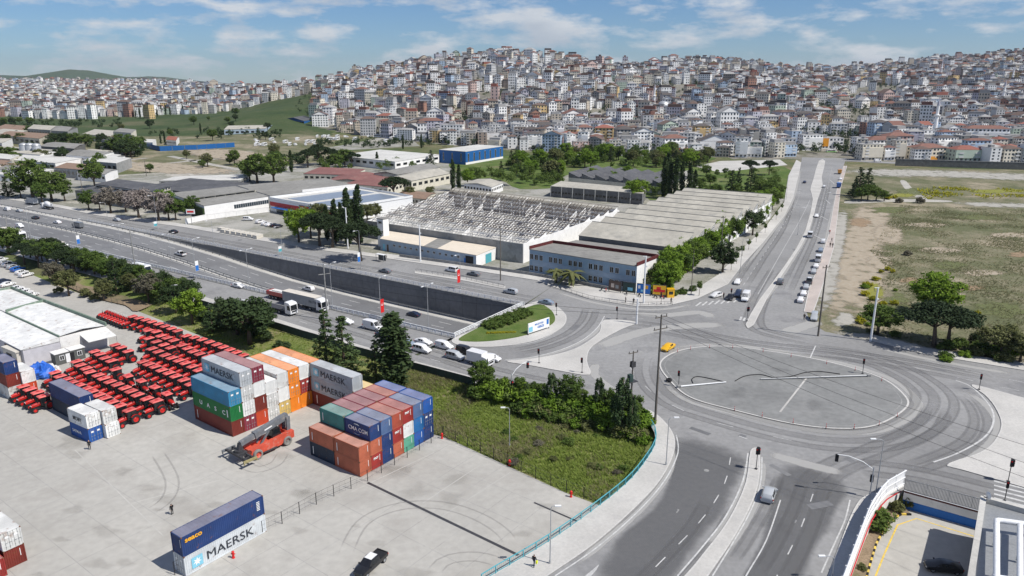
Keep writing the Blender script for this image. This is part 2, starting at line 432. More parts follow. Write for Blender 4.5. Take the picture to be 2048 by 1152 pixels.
groundmat('scrub',[(.10,.11,.055),(.125,.13,.07),(.19,.175,.115),(.30,.26,.19)],.035,.22)
groundmat('dirt',[(.40,.36,.29),(.33,.285,.215),(.31,.275,.22),(.235,.215,.175)],.03,.3)
groundmat('gravel',[(.36,.345,.31),(.43,.41,.37),(.31,.30,.275),(.40,.37,.32)],.05,.5)
groundmat('park_soil',[(.20,.15,.10),(.25,.19,.13),(.19,.155,.10),(.12,.125,.06)],.06,.4)
groundmat('works_ground',[(.36,.35,.32),(.30,.295,.27),(.20,.20,.16),(.40,.38,.34)],.03,.2)
groundmat('town_ground',[(.10,.11,.06),(.17,.16,.13),(.24,.225,.20),(.13,.135,.085)],.03,.12)
for k,f in enumerate(mb.f):
 x,y,z = mb.v[f[0]]
 if y > 520:
  px = 1024 + FPX * x / (y * CP + 16)
  if y > float(np.interp(px,CRX,CR0)) - 30 and not (425 < px < 628 and y < 1420): mb.m[k] = 1
  elif px < 660: mb.m[k] = 4 if y > 800 else 3
 elif y < 230 and -180 < x < 60 and inpoly(x,y,LOWZ): mb.m[k] = 2
groundmat('spur_grass',[(.035,.058,.022),(.05,.075,.028),(.065,.085,.035),(.11,.11,.06)],.008,.06)
groundmat('bank_ground',[(.10,.135,.04),(.14,.175,.05),(.19,.20,.075),(.24,.21,.12)],.09,.5)
terrain = struct('terrain',mb,['terrain','town_ground','bank_ground','scrub','spur_grass'])
terrain.data.polygons.foreach_set('use_smooth',[True] * len(terrain.data.polygons))
def sheet(name,px,m,z,n=0,closed=True,world=False):
 P = px if world else GP(px,z,n,True)
 mb = MB(); mb.prism([(p[0],p[1]) for p in P],None,z,0); return struct(name,mb,m)
# the ground sheets, back to front -----------------------------------------
sheet('works_ground',[(-300,372),(200,352),(560,330),(760,318),(1000,322),(1330,335),(1420,345),(1530,372),(1590,375),(1560,412),(1480,520),(1400,590),(1330,605),(1180,592),(1060,556),(840,525),(650,500),(360,452),(110,412),(-300,350)],'works_ground',-.11)
sheet('field',[(1690,333),(2300,345),(2600,420),(2600,840),(2048,738),(1846,706),(1738,680),(1650,664),(1622,640),(1640,560),(1664,490),(1672,420)],'scrub',-.10)
sheet('grove_floor',[(900,322),(1000,312),(1200,310),(1420,312),(1400,330),(1345,345),(1140,348),(1128,372),(1040,378),(1000,360),(930,356)],'meadow',-.092,3)
sheet('grove_floor',[(1290,372),(1335,366),(1420,380),(1400,392),(1300,400)],'meadow',-.088,3)
sheet('meadow',[(1380,335),(1560,330),(1592,345),(1580,400),(1500,385),(1400,380)],'meadow',-.09)
_bank = [p for p in GP([(250,608),(430,679),(620,761),(870,866)],ZY)]
yard = sheet('yard',[(p.x,p.y) for p in YARD],'concrete_yard',ZY,world=True)
sheet('field_track',[(1695,402),(1780,398),(1860,399),(1900,401),(1900,404),(1850,404),(1780,404),(1700,407)],'gravel',-.075,3)
sheet('field_track',[(1800,362),(1812,362),(1828,380),(1856,396),(1840,398),(1815,383)],'gravel',-.07,3)
sheet('plot_white_ground',[(1390,333),(1440,322),(1560,319),(1575,330),(1500,338),(1440,345)],'concrete',-.07)
# grass and soil on the low side of the service road
sheet('park_soil',[(95,548),(180,530),(300,565),(330,590),(275,622),(250,610),(200,598),(140,575)],'park_soil',-.9,3)
# ================================================================== roads
mb = MB()
KUP = GP([(1074,561),(1060,558),(960,543),(842,527),(773,517),(653,502),(512,480),(371,455),(195,431),(117,415),(0,396)],0)
mb.prism([(p.x,p.y) for p in [UN(-900,FN),UN(PORT - .5,FN)] + [G(1104,573)] + KUP + [UN(-900,190)]],None,0,0)
far_road = struct('service_road',mb,'asphalt')
mb = MB(); mb.prism([(p.x,p.y) for p in [UN(-900,117),UN(-130,117),UN(PORT - 1,117.5),UN(PORT - 1,WN),UN(-900,WN)]],None,-.004,0)
near_road = struct('service_road',mb,'asphalt')
JL = GP([(1104,573),(1183,599),(1273,613),(1334,612),(1394,598),(1455,569),(1486,528),(1525,486),(1569,431),(1586,396),(1597,350),(1602,325),(1606,308)],0)
JR = GP([(1696,308),(1687,332),(1674,377),(1665,425),(1657,470),(1639,528),(1618,579),(1612,622),(1622,645),(1650,663),(1738,681),(1846,708),(2048,741),(2500,830)],0)
FENCE = GP([(1805,972),(1764,996),(1735,1040),(1712,1100),(1690,1160)],0)
JB = [LOT[0] + LOTW * 4,LOT[0] + Vector((.5,.6,0))] + FENCE[1:] + [FENCE[-1] + (FENCE[-1] - FENCE[-2]) * 2]
mb = MB(); mb.prism([(p.x,p.y) for p in [UN(PORT,WN - 14),UN(PORT,FN)] + JL + JR + JB + [KERBW[0] + Vector((0,-.5,0))] + KERBW[1:] + SVC[1:-1][::-1]],None,.004,0)
junction = struct('junction_road',mb,'asphalt')
# town road beyond the boulevard
mb = MB(); mb.strip([p + Vector((0,0,.0)) for p in GP([(1180,309),(1400,312),(1600,309)],0,6)],12,.01)
mb.strip([p for p in GP([(1690,320),(1800,326),(2048,332),(2500,345)],0,6)],14,.012)
struct('town_road',mb,'asphalt')
# ---- highway in its cutting
mb = MB(); us = list(range(-900,-320,20)) + list(range(-320,-55,5))
def hstrip(mb,n0,n1,dz=0.0,m=0,ulist=us):
 vs = []
 for u in ulist:
  for n in (n0,n1): vs.append(UN(u,n,hz(u) + dz))
 mb.add(vs,[(2 * i,2 * i + 2,2 * i + 3,2 * i + 1) for i in range(len(ulist) - 1)],m)
hstrip(mb,WN,FN)
highway = struct('highway',mb,'asphalt_highway')
mb = MB(); hstrip(mb,WN + .02,WN + 1.6,.006); hstrip(mb,146.8,148.6,.006); hstrip(mb,FN - 2.6,FN - .02,.006); struct('hard_shoulder',mb,'concrete',highway)
def hdash(mb,n,a,b,dz=.012,w=.2,on=4.5,off=7.5):
 u = a
 while u < b:
  q = [u,u + on]; hstrip(mb,n - w / 2,n + w / 2,dz,0,q); u += on + off
mb = MB()
for n in (152.9,156.4,137.8,141.6): hdash(mb,n,-560,-62)
for n in (149.2,FN - 2.9,WN + 1.9,146.2): hstrip(mb,n - .1,n + .1,.012)
struct('lane_marking',mb,'white_paint',highway)
# retaining walls (panels, copings)
def wall_strip(mb,n0,n1,u0,u1,zt,zb,step=5):
 ul = [u0 + (u1 - u0) * k / max(1,int(abs(u1 - u0) / step)) for k in range(max(1,int(abs(u1 - u0) / step)) + 1)]
 for a,b in zip(ul,ul[1:]):
  vs = [UN(a,n0,zb(a)),UN(b,n0,zb(b)),UN(b,n1,zb(b)),UN(a,n1,zb(a)),UN(a,n0,zt(a)),UN(b,n0,zt(b)),UN(b,n1,zt(b)),UN(a,n1,zt(a))]
  mb.add(vs,[(4,5,6,7),(1,0,4,5),(2,1,5,6),(3,2,6,7),(0,3,7,4)])
rw = thing('retaining_wall','dark grey concrete retaining wall along the far side of the sunken highway','wall',UN(-200,FN,0)); off = -rw.location
def rel(mb):
 mb.v = [(x + off.x,y + off.y,z + off.z) for x,y,z in mb.v]; return mb
k = 0; u = -304.0
while u < PORT - 1:
 mb = MB(); e = min(u + 5.0,PORT)
 wall_strip(mb,FN + .004 * (k % 3),FN + .6,u + .03,e - .03,lambda a: -.05,lambda a: hz(a) - .3); obj('wall_panel',(rel(mb),'wall_dark'),rw); u = e; k += 1
mb = MB(); wall_strip(mb,FN - .12,FN + .75,-310,PORT,lambda a: .16,lambda a: -.06); obj('coping',(rel(mb),'concrete_grey'),rw)
mb = MB(); wall_strip(mb,FN - .5,FN + .3,PORT,-60,lambda a: -.4,lambda a: hz(a) - .3); obj('tunnel_wall',(rel(mb),'wall_dark'),rw)
rw = thing('retaining_wall','concrete retaining wall below the white railing on the near side of the highway','wall',UN(-200,WN,0)); off = -rw.location
mb = MB(); wall_strip(mb,WN - .7,WN - .02,-304,-60,lambda a: -.08,lambda a: hz(a) - .3); obj('wall_face',(rel(mb),'wall_dark'),rw)
mb = MB(); wall_strip(mb,WN - .8,WN + .1,-720,PORT,lambda a: .16,lambda a: -.06); obj('coping',(rel(mb),'concrete_grey'),rw)
pd = thing('underpass_portal','concrete deck edge of the underpass below the white cross railing','bridge',UN(PORT,(WN + FN) / 2,0)); off = -pd.location
mb = MB(); mb.prism([(p.x,p.y) for p in (UN(PORT - .6,WN - .6),UN(PORT - .6,FN + .6),UN(-60,FN + .6),UN(-60,WN - .6))],-1.5,-.06,0,bottom=True); obj('deck',(rel(mb),'concrete_grey'),pd)
mb = MB(); mb.prism([(p.x,p.y) for p in (UN(PORT - .9,WN - .6),UN(PORT - .9,FN + .6),UN(PORT - .1,FN + .6),UN(PORT - .1,WN - .6))],-.5,.18,0); obj('coping',(rel(mb),'concrete_grey'),pd)
# ================================================================== islands, pavements, kerbs
def slab(name,px,m,z1=.13,n=5,closed=True,kerb='kerb',kw=.22,parent=None,z0=-.05,world=None):
 P = world or GP(px,0,n,True)
 mb = MB(); mb.prism([(p[0],p[1]) for p in P],z0,z1,0); o = struct(name,mb,m,parent)
 if kerb:
  mb = MB(); Q = [Vector((p[0],p[1],0)) for p in P]; Q = resample(Q + [Q[0]],1.0)
  Q.append(Q[0].copy()); mb2 = MB(); mb2.strip(Q,kw,z1 + .006,0)
  ob = obj('kerb',(mb2,kerb),o); 
 return o
# grass island at the portal
ISL = GP([(918,678),(970,652),(1068,611),(1098,618),(1110,636),(1101,651),(1052,671),(989,682),(940,684)],0,4,True)
slab('pavement',[(905,680),(960,655),(1070,604),(1110,612),(1131,632),(1124,654),(1075,680),(1000,693),(930,692)],'paving',.10)
mb = MB(); mb.prism([(p.x,p.y) for p in ISL],.05,lambda x,y: .18 + .5 * max(0,1 - (Vector((x,y,0)) - G(1020,648)).length / 14)); struct('grass_island',mb,'meadow')
slab('traffic_island',[(1209,641),(1273,645),(1240,660),(1184,693),(1173,723),(1179,750),(1120,742),(1060,731),(1012,723),(1060,719),(1120,708),(1162,693),(1200,665)],'paving',.12,3)
OVAL = [(1320,730),(1340,762),(1382,796),(1469,821),(1585,848),(1684,858),(1755,850),(1809,819),(1811,794),(1759,755),(1651,723),(1527,701),(1448,693),(1382,697),(1341,709)]
ov = slab('roundabout_island',OVAL,'asphalt_oval',.12,5,kerb='kerb',kw=.35)
mb = MB(); Q = GP(OVAL,0,5,True); Q.append(Q[0]); c = sum(Q,Vector()) / len(Q); Q = [c + (p - c) * .955 for p in Q]
mb.strip([p for p in resample(Q,1.0)],.22,.13); obj('kerb_seam',(mb,'concrete_grey'),ov)
mb = MB(); mb.strip(GP([(1614,756),(1560,825)],0,0),.35,.135); obj('joint',(mb,'paving'),ov)
slab('paved_island',[(1945,770),(1970,790),(1991,815),(2004,850),(1988,886),(1958,908),(1895,930),(1925,940),(2048,975),(2300,1045),(2420,900),(2300,862),(2048,797)],'paving',.12,3)
slab('median_strip',None,'paving',.13,world=GP([(1502,903),(1518,903),(1515,971),(1487,1040),(1428,1134),(1330,1260),(1270,1260),(1372,1152),(1410,1106),(1459,1040),(1493,965)],0,3,True))
slab('median_strip',None,'paving',.13,world=GP([(1492,650),(1521,598),(1573,528),(1611,463),(1626,399),(1621,380),(1627,359),(1638,322),(1650,322),(1643,354),(1645,370),(1635,399),(1617,463),(1581,524),(1533,598),(1507,650)],0,2,True))
# pavements along the roads
slab('pavement',None,'paving',.13,world=KERBW[:-1] + [KERBW[-1]] + RAIL[::-1])
slab('pavement',None,'paving',.12,world=SVC[:-1] + [p for p in SVCW[::-1]])
SWL = GP([(1455,569),(1486,528),(1525,486),(1569,431),(1586,396),(1597,350),(1602,325),(1593,320),(1577,352),(1569,405),(1533,452),(1485,500),(1437,550)],0)
slab('pavement',None,'paving',.12,world=SWL)
slab('pavement',None,'paving',.13,world=GP([(1074,561),(1104,573),(1183,599),(1273,613),(1334,612),(1394,598),(1455,569),(1437,550),(1400,574),(1330,590),(1260,587),(1180,575),(1110,557),(1070,548)],0))
slab('pavement',None,'paving',.12,world=GP([(773,517),(842,527),(960,543),(1074,561),(1070,548),(960,532),(842,517),(773,508)],0))
slab('pavement',None,'paving',.12,world=GP([(0,396),(117,415),(195,431),(371,455),(512,480),(653,502),(773,517),(773,511),(655,495),(515,473),(372,449),(195,425),(117,410),(0,391)],0))
slab('pavement',None,'paving_pink',.12,world=GP([(1608,624),(1618,579),(1639,528),(1657,470),(1665,425),(1674,377),(1687,332),(1694,332),(1681,377),(1676,425),(1667,496),(1648,563),(1626,626)],0))
slab('pavement',None,'paving',.12,world=GP([(1738,681),(1846,708),(2048,741),(2500,830),(2500,812),(2048,728),(1850,697),(1745,670)],0))
SWR = GP([(1750,986),(1722,1000),(1702,1035),(1683,1085),(1655,1160)],0,3)
slab('pavement',None,'paving',.13,world=SWR + [FENCE[4] + Vector((-.2,0,0)),FENCE[3] + Vector((-.2,0,0)),FENCE[2] + Vector((-.2,0,0)),FENCE[1] + Vector((-.2,0,0))])
slab('pavement',None,'paving',.12,world=GP([(830,542),(930,556),(1010,573),(1010,578),(930,562),(830,547)],0))
# ================================================================== painted markings
mk = MB()
def line(px,w=.15,dash=None,n=4,z=.012): mk.strip(resample(GP(px,0,n),.8) if not dash else GP(px,0,n),w,z,0,dash)
line([(1209,632),(1195,655),(1165,680),(1120,700),(1060,715),(1005,720)],.25)
line([(1131,628),(1132,640),(1122,656),(1080,680),(1030,690),(960,694)],.2)
line([(1912,761),(1945,775),(1982,815),(1986,848),(1966,877),(1916,906),(1862,926)],.3)
line([(1355,1152),(1408,1090),(1452,1032),(1486,962),(1496,905)],.22)
line([(1425,1152),(1492,1040),(1520,971),(1524,912)],.2)
line([(1110,1152),(1195,1094),(1277,1022),(1330,960),(1356,905),(1352,868)],.2)
line([(1700,1000),(1690,1040),(1670,1085),(1640,1152)],.2)
line([(1561,1000),(1533,1080),(1492,1152),(1450,1230)],.18)
line([(1461,915),(1452,960),(1425,1010),(1385,1060),(1330,1115),(1270,1175)],.15,(2.6,3.6))
line([(1626,988),(1615,1020),(1600,1060),(1570,1120),(1540,1180)],.15,(2.4,5))
line([(1620,400),(1600,440),(1560,510),(1515,590)],.14)
line([(1600,350),(1597,395),(1560,460),(1480,580)],.14,(3,4))
line([(1664,335),(1650,400),(1632,470)],.14,(3,4))
for y0,(x0,x1) in ((432,(1641,1656)),(400,(1652,1661)),(470,(1628,1643)),(360,(1660,1669))): line([(x0,y0),(x1,y0 + 8)],.3,n=0)
mk.prism([(p.x,p.y) for p in GP([(1170,1152),(1198,1129),(1193,1140),(1182,1152)],0)],None,.012)
line([(570,610),(700,648),(860,695),(980,735),(1110,768)],.14,(3,5))
line([(480,605),(640,655),(840,712),(1000,757)],.14,(3,6))
line([(120,425),(300,460),(480,494),(640,522),(840,560),(1060,602)],.14,(3,6))
line([(300,470),(560,516),(850,569),(1040,606)],.14)
line([(1200,625),(1300,640),(1420,660),(1520,680),(1640,695)],.13,(3,6))
line([(1260,735),(1310,790),(1400,835),(1500,862),(1600,885)],.13,(3,7))
line([(1850,720),(1950,745),(2100,775)],.13,(3,5)); line([(1830,735),(1930,758),(2100,795)],.13,(3,5))
line([(1613,732),(1632,690)],.25,n=0); line([(1478,872),(1500,880)],.2,n=0)
for i in range(7):                            # zebra crossing below the factory corner
 a = G(1392 + i * 12.5,612 - i * 1.2); d = (G(1440,592) - G(1408,617)).normalized(); mk.strip([a,a + d * 4.2],.5,.012)
for i in range(6):                            # zebra crossing at the right edge
 a = G(1988,962 + i * 8.5); d = (G(2040,975) - G(1988,962)).normalized(); mk.strip([a,a + d * 9],.5,.012)
for i in range(4):
 a = G(1480 + i * 7,640 + i * 2); d = (G(1478,628) - G(1470,645)).normalized(); mk.strip([a,a + d * 3],.5,.012)
struct('road_marking',mk,'white_paint',junction)
# worn tyre tracks, dust, new surfacing: thin films whose edges break up
def film(name,col,dens,scale,thr=.5,col2=None,amp=1.0):
 m = bpy.data.materials.new(name); m.use_nodes = True; t = m.node_tree; b = t.nodes['Principled BSDF']; L = t.links.new
 b.inputs['Roughness'].default_value = .93; b.inputs['Specular IOR Level'].default_value = .2
 def nn(ty,op=None):
  x = t.nodes.new(ty)
  if op: x.operation = op
  return x
 tcn = nn('ShaderNodeTexCoord'); x = nn('ShaderNodeTexNoise'); x.inputs['Scale'].default_value = scale; x.inputs['Detail'].default_value = 8; x.inputs['Roughness'].default_value = .65; L(tcn.outputs['Object'],x.inputs['Vector'])
 at = nn('ShaderNodeAttribute'); at.attribute_name = 'fade'; am = nn('ShaderNodeMath','MULTIPLY_ADD'); am.inputs[1].default_value = amp; am.inputs[2].default_value = .5 - .5 * amp; L(x.outputs['Fac'],am.inputs[0]); ad = nn('ShaderNodeMath','ADD'); L(am.outputs[0],ad.inputs[0]); L(at.outputs['Fac'],ad.inputs[1])
 mr = nn('ShaderNodeMapRange'); mr.inputs['From Min'].default_value = thr; mr.inputs['From Max'].default_value = thr + .58; mr.inputs['To Max'].default_value = dens; mr.interpolation_type = 'SMOOTHSTEP'; L(ad.outputs[0],mr.inputs['Value']); L(mr.outputs[0],b.inputs['Alpha'])
 if col2:
  y = nn('ShaderNodeTexNoise'); y.inputs['Scale'].default_value = scale * 4; y.inputs['Detail'].default_value = 9; y.inputs['Roughness'].default_value = .75; L(tcn.outputs['Object'],y.inputs['Vector']); c = t.nodes.new('ShaderNodeMix'); c.data_type = 'RGBA'; c.inputs['A'].default_value = (*col,1); c.inputs['B'].default_value = (*col2,1); yr_ = nn('ShaderNodeMapRange'); yr_.inputs['From Min'].default_value = .36; yr_.inputs['From Max'].default_value = .64; L(y.outputs['Fac'],yr_.inputs['Value']); L(yr_.outputs[0],c.inputs['Factor']); L(c.outputs['Result'],b.inputs['Base Color'])
 else: b.inputs['Base Color'].default_value = (*col,1)
 MT[name] = m
film('tyre_film',(.13,.13,.135),.15,.35,.74); film('lane_film',(.16,.16,.163),.17,.12,.74); film('dark_film',(.125,.127,.133),.55,.1,.74); film('light_film',(.44,.435,.42),.7,.3,.74); film('yard_film',(.31,.295,.265),.17,.25,.74); film('yard_dark',(.24,.235,.225),.2,.3,.74)
film('dirt_film',(.42,.375,.30),.95,0.198,.92,(.31,.25,.18),2.6); film('gravel_film',(.43,.41,.365),.95,0.22,.92,(.33,.32,.29),2.6); film('soil_film',(.26,.18,.11),.9,0.264,.92,(.33,.25,.17),2.6); film('green_film',(.10,.125,.045),.9,0.264,.92,(.16,.165,.08),2.6); film('yellow_film',(.33,.32,.05),.8,0.66,.92,(.2,.22,.06),2.6)
class FB:
 def __init__(s): s.v = []; s.f = []; s.a = []
 def poly(s,P,z,k=.72):
  P = [Vector((p[0],p[1],0)) for p in P]; c = sum(P,Vector()) / len(P); n = len(P); o = len(s.v); R = ((1.0,0.0),((1 + k) / 2,.5),(k,1.0),(.02,1.0))
  for sc,fd in R:
   for p in P: q = c + (p - c) * sc; s.v.append((q.x,q.y,z)); s.a.append(fd)
  s.f += [(o + r * n + i,o + r * n + (i + 1) % n,o + (r + 1) * n + (i + 1) % n,o + (r + 1) * n + i) for r in range(3) for i in range(n)]; return s
 def strip(s,P,w,z,off=0.0):
  L = len(P); o = len(s.v)
  for i,p in enumerate(P):
   d = P[min(i + 1,L - 1)] - P[max(i - 1,0)]; d.z = 0; d.normalize(); nv = Vector((-d.y,d.x,0)); e = min(1,6 * min(i,L - 1 - i) / L)
   for t,fd in ((-.5,0),(-.2,1),(.2,1),(.5,0)): q = p + nv * (off + w * t); s.v.append((q.x,q.y,z)); s.a.append(fd * e)
  s.f += [(o + 4 * i + j,o + 4 * i + j + 1,o + 4 * i + 5 + j,o + 4 * i + 4 + j) for i in range(L - 1) for j in range(3)]; return s
 def go(s,name,m,parent=None):
  me = bpy.data.meshes.new(name); me.from_pydata(s.v,[],s.f); me.materials.append(MT[m]); at = me.attributes.new('fade','FLOAT','POINT'); at.data.foreach_set('value',s.a); me.update(); o = obj(name,me,parent); o['kind'] = 'structure'; return o
rng = random.Random(3); ring = [(1330,690),(1300,715),(1300,760),(1345,805),(1440,838),(1560,870),(1680,888),(1790,880),(1870,835),(1880,790),(1820,745),(1730,712),(1600,692),(1500,678)]
PATHS = [(ring,(-2.0,1.4,4.6)),([(1890,780),(1930,800),(1950,840),(1930,880),(1860,915),(1780,940)],(0,2)),([(1600,990),(1660,935),(1760,895),(1850,850),(1870,800)],(-2,1.2)),([(1180,610),(1170,640),(1140,668),(1080,692),(1000,706)],(-1,1.8)),([(1560,530),(1520,600),(1510,650),(1560,672),(1680,695)],(-1.5,1.7)),([(1450,1000),(1410,1070),(1340,1150),(1280,1210)],(-2.2,1.6)),([(1610,950),(1585,1020),(1545,1100),(1500,1170)],(-3.4,0,3.2)),([(1200,640),(1340,660),(1500,690),(1700,712),(1850,735),(2048,775)],(-3,.4,3)),([(1700,930),(1850,950),(2048,1000)],(-2,1.6)),([(1590,360),(1570,440),(1520,520),(1470,600)],(-2.5,1)),([(1655,360),(1630,450),(1590,540),(1550,620)],(-1.5,1.6)),([(560,612),(700,655),(860,703),(1000,745),(1150,775),(1290,790)],(-2.4,1.3)),([(120,425),(480,490),(840,557),(1060,598),(1240,635)],(-1.6,1.8))]
A,B,C = FB(),FB(),FB()
for px,offs in PATHS:
 P = resample(GP(px,0,6),1.2)
 for o in offs:
  B.strip(P,2.7,.0066,o)
  for q in (-.85,.75): A.strip(P,rng.uniform(.45,.8),.0072,o + q + rng.uniform(-.2,.2))
A.go('tyre_track','tyre_film',junction); B.go('worn_lane','lane_film',junction)
Q = GP(OVAL,0,5,True); c = sum(Q,Vector()) / len(Q); C.strip(resample([c + (p - c) * 1.07 for p in Q] + [c + (Q[0] - c) * 1.07],1),2.6,.0062)
for px,w in (([(1530,905),(1600,925),(1700,950)],3.5),([(1195,722),(1190,750),(1240,790)],3),([(1345,880),(1340,940),(1290,1010),(1200,1090),(1110,1160)],1.6),([(1500,905),(1488,965),(1452,1040),(1400,1110)],1.2),([(1525,905),(1522,971),(1494,1040),(1440,1120)],1.6),([(1455,575),(1525,490),(1586,400),(1602,330)],1.8),([(1610,620),(1640,528),(1664,425),(1685,335)],1.6),([(1500,650),(1530,598),(1578,527),(1614,463),(1630,399)],3.2),([(1740,690),(1846,716),(2048,752)],2.4),([(1100,580),(1183,604),(1273,618),(1340,617),(1400,604)],2.2),([(1210,632),(1195,660),(1160,685),(1100,708),(1000,726)],1.8),([(1180,700),(1300,660),(1420,650),(1480,655)],6),([(560,645),(830,727),(1000,770),(1200,805)],1.2),([(1430,640),(1400,625),(1330,630),(1250,625)],5),([(1640,640),(1600,655),(1560,668)],6),([(1900,770),(1960,800),(1996,850),(1960,905),(1880,935)],2.2)): C.strip(resample(GP(px,0,6),1),w,.0076)
C.go('dust','light_film',junction)
D = FB(); D.poly([(p.x,p.y) for p in GP([(1350,850),(1500,890),(1495,960),(1460,1030),(1380,1130),(1300,1240),(1150,1240),(1190,1110),(1290,1020),(1340,940)],0,3,True)],.0055,.6); D.poly([(p.x,p.y) for p in GP([(1560,920),(1640,915),(1710,955),(1690,1020),(1640,1120),(1560,1240),(1440,1240),(1500,1100),(1530,1010)],0,3,True)],.0055,.6); D.go('fresh_asphalt','dark_film',junction)
mb = MB()
for px in ((1413,941),(1391,868),(1460,715),(1180,662),(1290,700),(1620,640),(1510,760),(1905,860),(1560,450),(700,668),(640,515)): p = G(*px); mb.cyl((p.x,p.y,.002),(p.x,p.y,.011),.42,n=14)
stuff(obj('manhole_covers',(mb,'concrete_grey'),junction)); mb = MB(); rp = random.Random(6)
for px in ((1400,862),(1485,872),(1250,640),(1530,700),(1350,650),(1700,920),(1880,740),(1560,940),(1640,1010),(1440,690),(480,480),(610,510),(1150,655),(1590,500),(1640,400)):
 p = G(*px); a = rp.uniform(0,3); u_ = Vector((math.cos(a),math.sin(a),0)); v_ = Vector((-u_.y,u_.x,0)); l_,w_ = rp.uniform(1.2,4.5),rp.uniform(.6,1.6); q = [p + u_ * l_ * x + v_ * w_ * y for x,y in ((-.5,-.5),(.5,-.45),(.5,.5),(-.48,.5))]; mb.prism([(r.x,r.y) for r in q],None,.0082)
struct('asphalt_repair',mb,'asphalt_dark',junction)
E_ = FB()
for px in ([(1440,780),(1500,770),(1490,800),(1450,800)],[(1600,800),(1640,790),(1660,815),(1620,830)],[(1520,730),(1600,740),(1560,750)]): E_.poly([(p.x,p.y) for p in GP(px,.12,4,True)],.126,.1)
E_.go('stain','tyre_film',ov)
# soft ground patches on the right hand field
fd = bpy.data.objects['field']
def blobs(nm,m,z,ST,BL,par):
 F_ = FB(); rb = random.Random(len(nm))
 for k,(px,w) in enumerate(ST): F_.strip(resample(GP(px,0,6),1.5),w,z + k * .0012)
 for k,(x,y,rx,ry) in enumerate(BL): q = [(x + rx * math.cos(t) * rb.uniform(.75,1.15),y + ry * math.sin(t) * rb.uniform(.75,1.15)) for t in np.linspace(0,2 * PI,11)[:-1]]; F_.poly([(p.x,p.y) for p in GP(q,0,3,True)],z + .0005 + k * .0007,.5)
 F_.go(nm,m,par)
blobs('dirt_patch','dirt_film',-.092,[([(1640,672),(1690,630),(1712,570),(1722,500),(1738,440),(1760,400)],24)],[(1775,470,45,30),(1760,525,35,22),(2050,690,90,16),(1880,500,60,10),(1960,545,70,9),(2020,470,60,8),(1900,590,50,8),(1850,450,60,8)],fd)
blobs('gravel_patch','gravel_film',-.072,[([(1615,650),(1645,600),(1662,530),(1676,470),(1684,410)],9),([(1630,660),(1740,674),(1900,708),(2100,740),(2300,780)],8),([(1690,352),(1800,345),(2048,354),(2400,370)],60),([(1880,407),(2048,411),(2400,425)],22)],[(1690,640,40,18)],fd)
blobs('soil_patch','soil_film',-.054,[],[(1720,445,32,14),(1930,575,50,9),(2050,508,50,9),(1820,560,30,8)],fd)
blobs('grass_patch','green_film',-.046,[],[(1790,610,45,34),(1830,384,55,12),(1780,420,60,10),(1960,435,80,9),(1960,705,70,12),(2000,620,90,22),(1900,530,60,14)],fd)
blobs('flower_patch','yellow_film',-.036,[],[(1750,585,28,26),(1805,390,40,6),(2000,382,90,6)],fd)
# yard: slab joints, drains, stains, tyre arcs
mb = MB(); zj = ZY + .005
def zline(mb,px,w,z,n=0): mb.strip([Vector((p.x,p.y,z)) for p in resample(GP(px,ZY,n),1.0)],w,z)
for p in ([(735,965),(1040,1112)],): zline(mb,p,.5,zj)
zline(mb,[(1068,1005),(1160,1045),(1180,1052)],.35,zj)
struct('drain_channel',mb,'dark_metal',yard)
mb = MB(); yu = Vector((math.cos(-.64),math.sin(-.64),0)); yn = Vector((-yu.y,yu.x,0)); YP = [(p.x,p.y) for p in YARD]
for i in range(-20,21):
 for j in range(-22,20):
  a = yu * i * 6 + yn * j * 6 + Vector((-30,100,0))
  for d_ in (yu,yn):
   b = a + d_ * 6
   if inpoly(a.x,a.y,YP) and inpoly(b.x,b.y,YP) and PX((a.x,a.y,ZY))[1] < 1250: mb.strip([a,b],.05,ZY + .0045)
struct('slab_joint',mb,'concrete_grey',yard)
mb = MB()
for p in ([(150,900),(330,1075)],[(730,925),(640,985)],[(868,905),(700,985)],[(960,930),(840,1010)],[(1020,945),(880,1035)],[(440,960),(250,1010)]): zline(mb,p,.12,zj)
struct('slab_joint',mb,'concrete',yard)
A = FB()
for px in ([(700,1120),(735,1050),(800,1020),(880,1018),(950,1040),(1000,1075),(1010,1110)],[(880,1150),(900,1128),(950,1122),(1000,1135)],[(470,930),(510,945),(560,930),(580,900)],[(300,905),(330,960),(320,1000),(270,1030)]):
 P = resample(GP(px,ZY,6),1.0)
 for o in (0,1.9): A.strip(P,.45,ZY + .006,o)
A.go('tyre_track','yard_dark',yard); A = FB()
yr = random.Random(15)
for i in range(44):
 x,y = yr.uniform(0,1150),yr.uniform(840,1150); r = yr.uniform(14,60); q = [(x + r * yr.uniform(.5,1.3) * math.cos(a),y + r * .4 * yr.uniform(.5,1.3) * math.sin(a)) for a in np.linspace(0,5.6,8)]
 if all(inpoly(G(*p,ZY).x,G(*p,ZY).y,YARD) for p in q): A.poly([(p.x,p.y) for p in GP(q,ZY,3,True)],ZY + .003 + i * .00005,.15)
A.go('stain','yard_film',yard)
# parking lot at the lower right
mb = MB(); mb.prism([(p.x,p.y) for p in LOTP],None,ZL); lot = struct('parking_lot',mb,'concrete_yard')
sheet('depot_ground',[(470,262),(560,256),(700,262),(820,276),(840,292),(700,300),(560,300),(480,284)],'works_ground',-.05)
F_ = FB()
for px in ([(180,330),(280,320),(420,330),(520,345),(420,352),(250,345)],[(330,300),(450,295),(560,310),(640,325),(520,330),(400,318)],[(0,330),(120,322),(200,335),(100,345)],): F_.poly([(p.x,p.y) for p in (GP(px,0,4,True) if px[0][1] > 240 else cr([GTER(*q) for q in px],4,True))],-.045,.6)
F_.v = [(x,y,max(z,ground(x,y) + .4) if y > 560 else z) for x,y,z in F_.v]
F_.go('dry_patch','dirt_film',terrain)
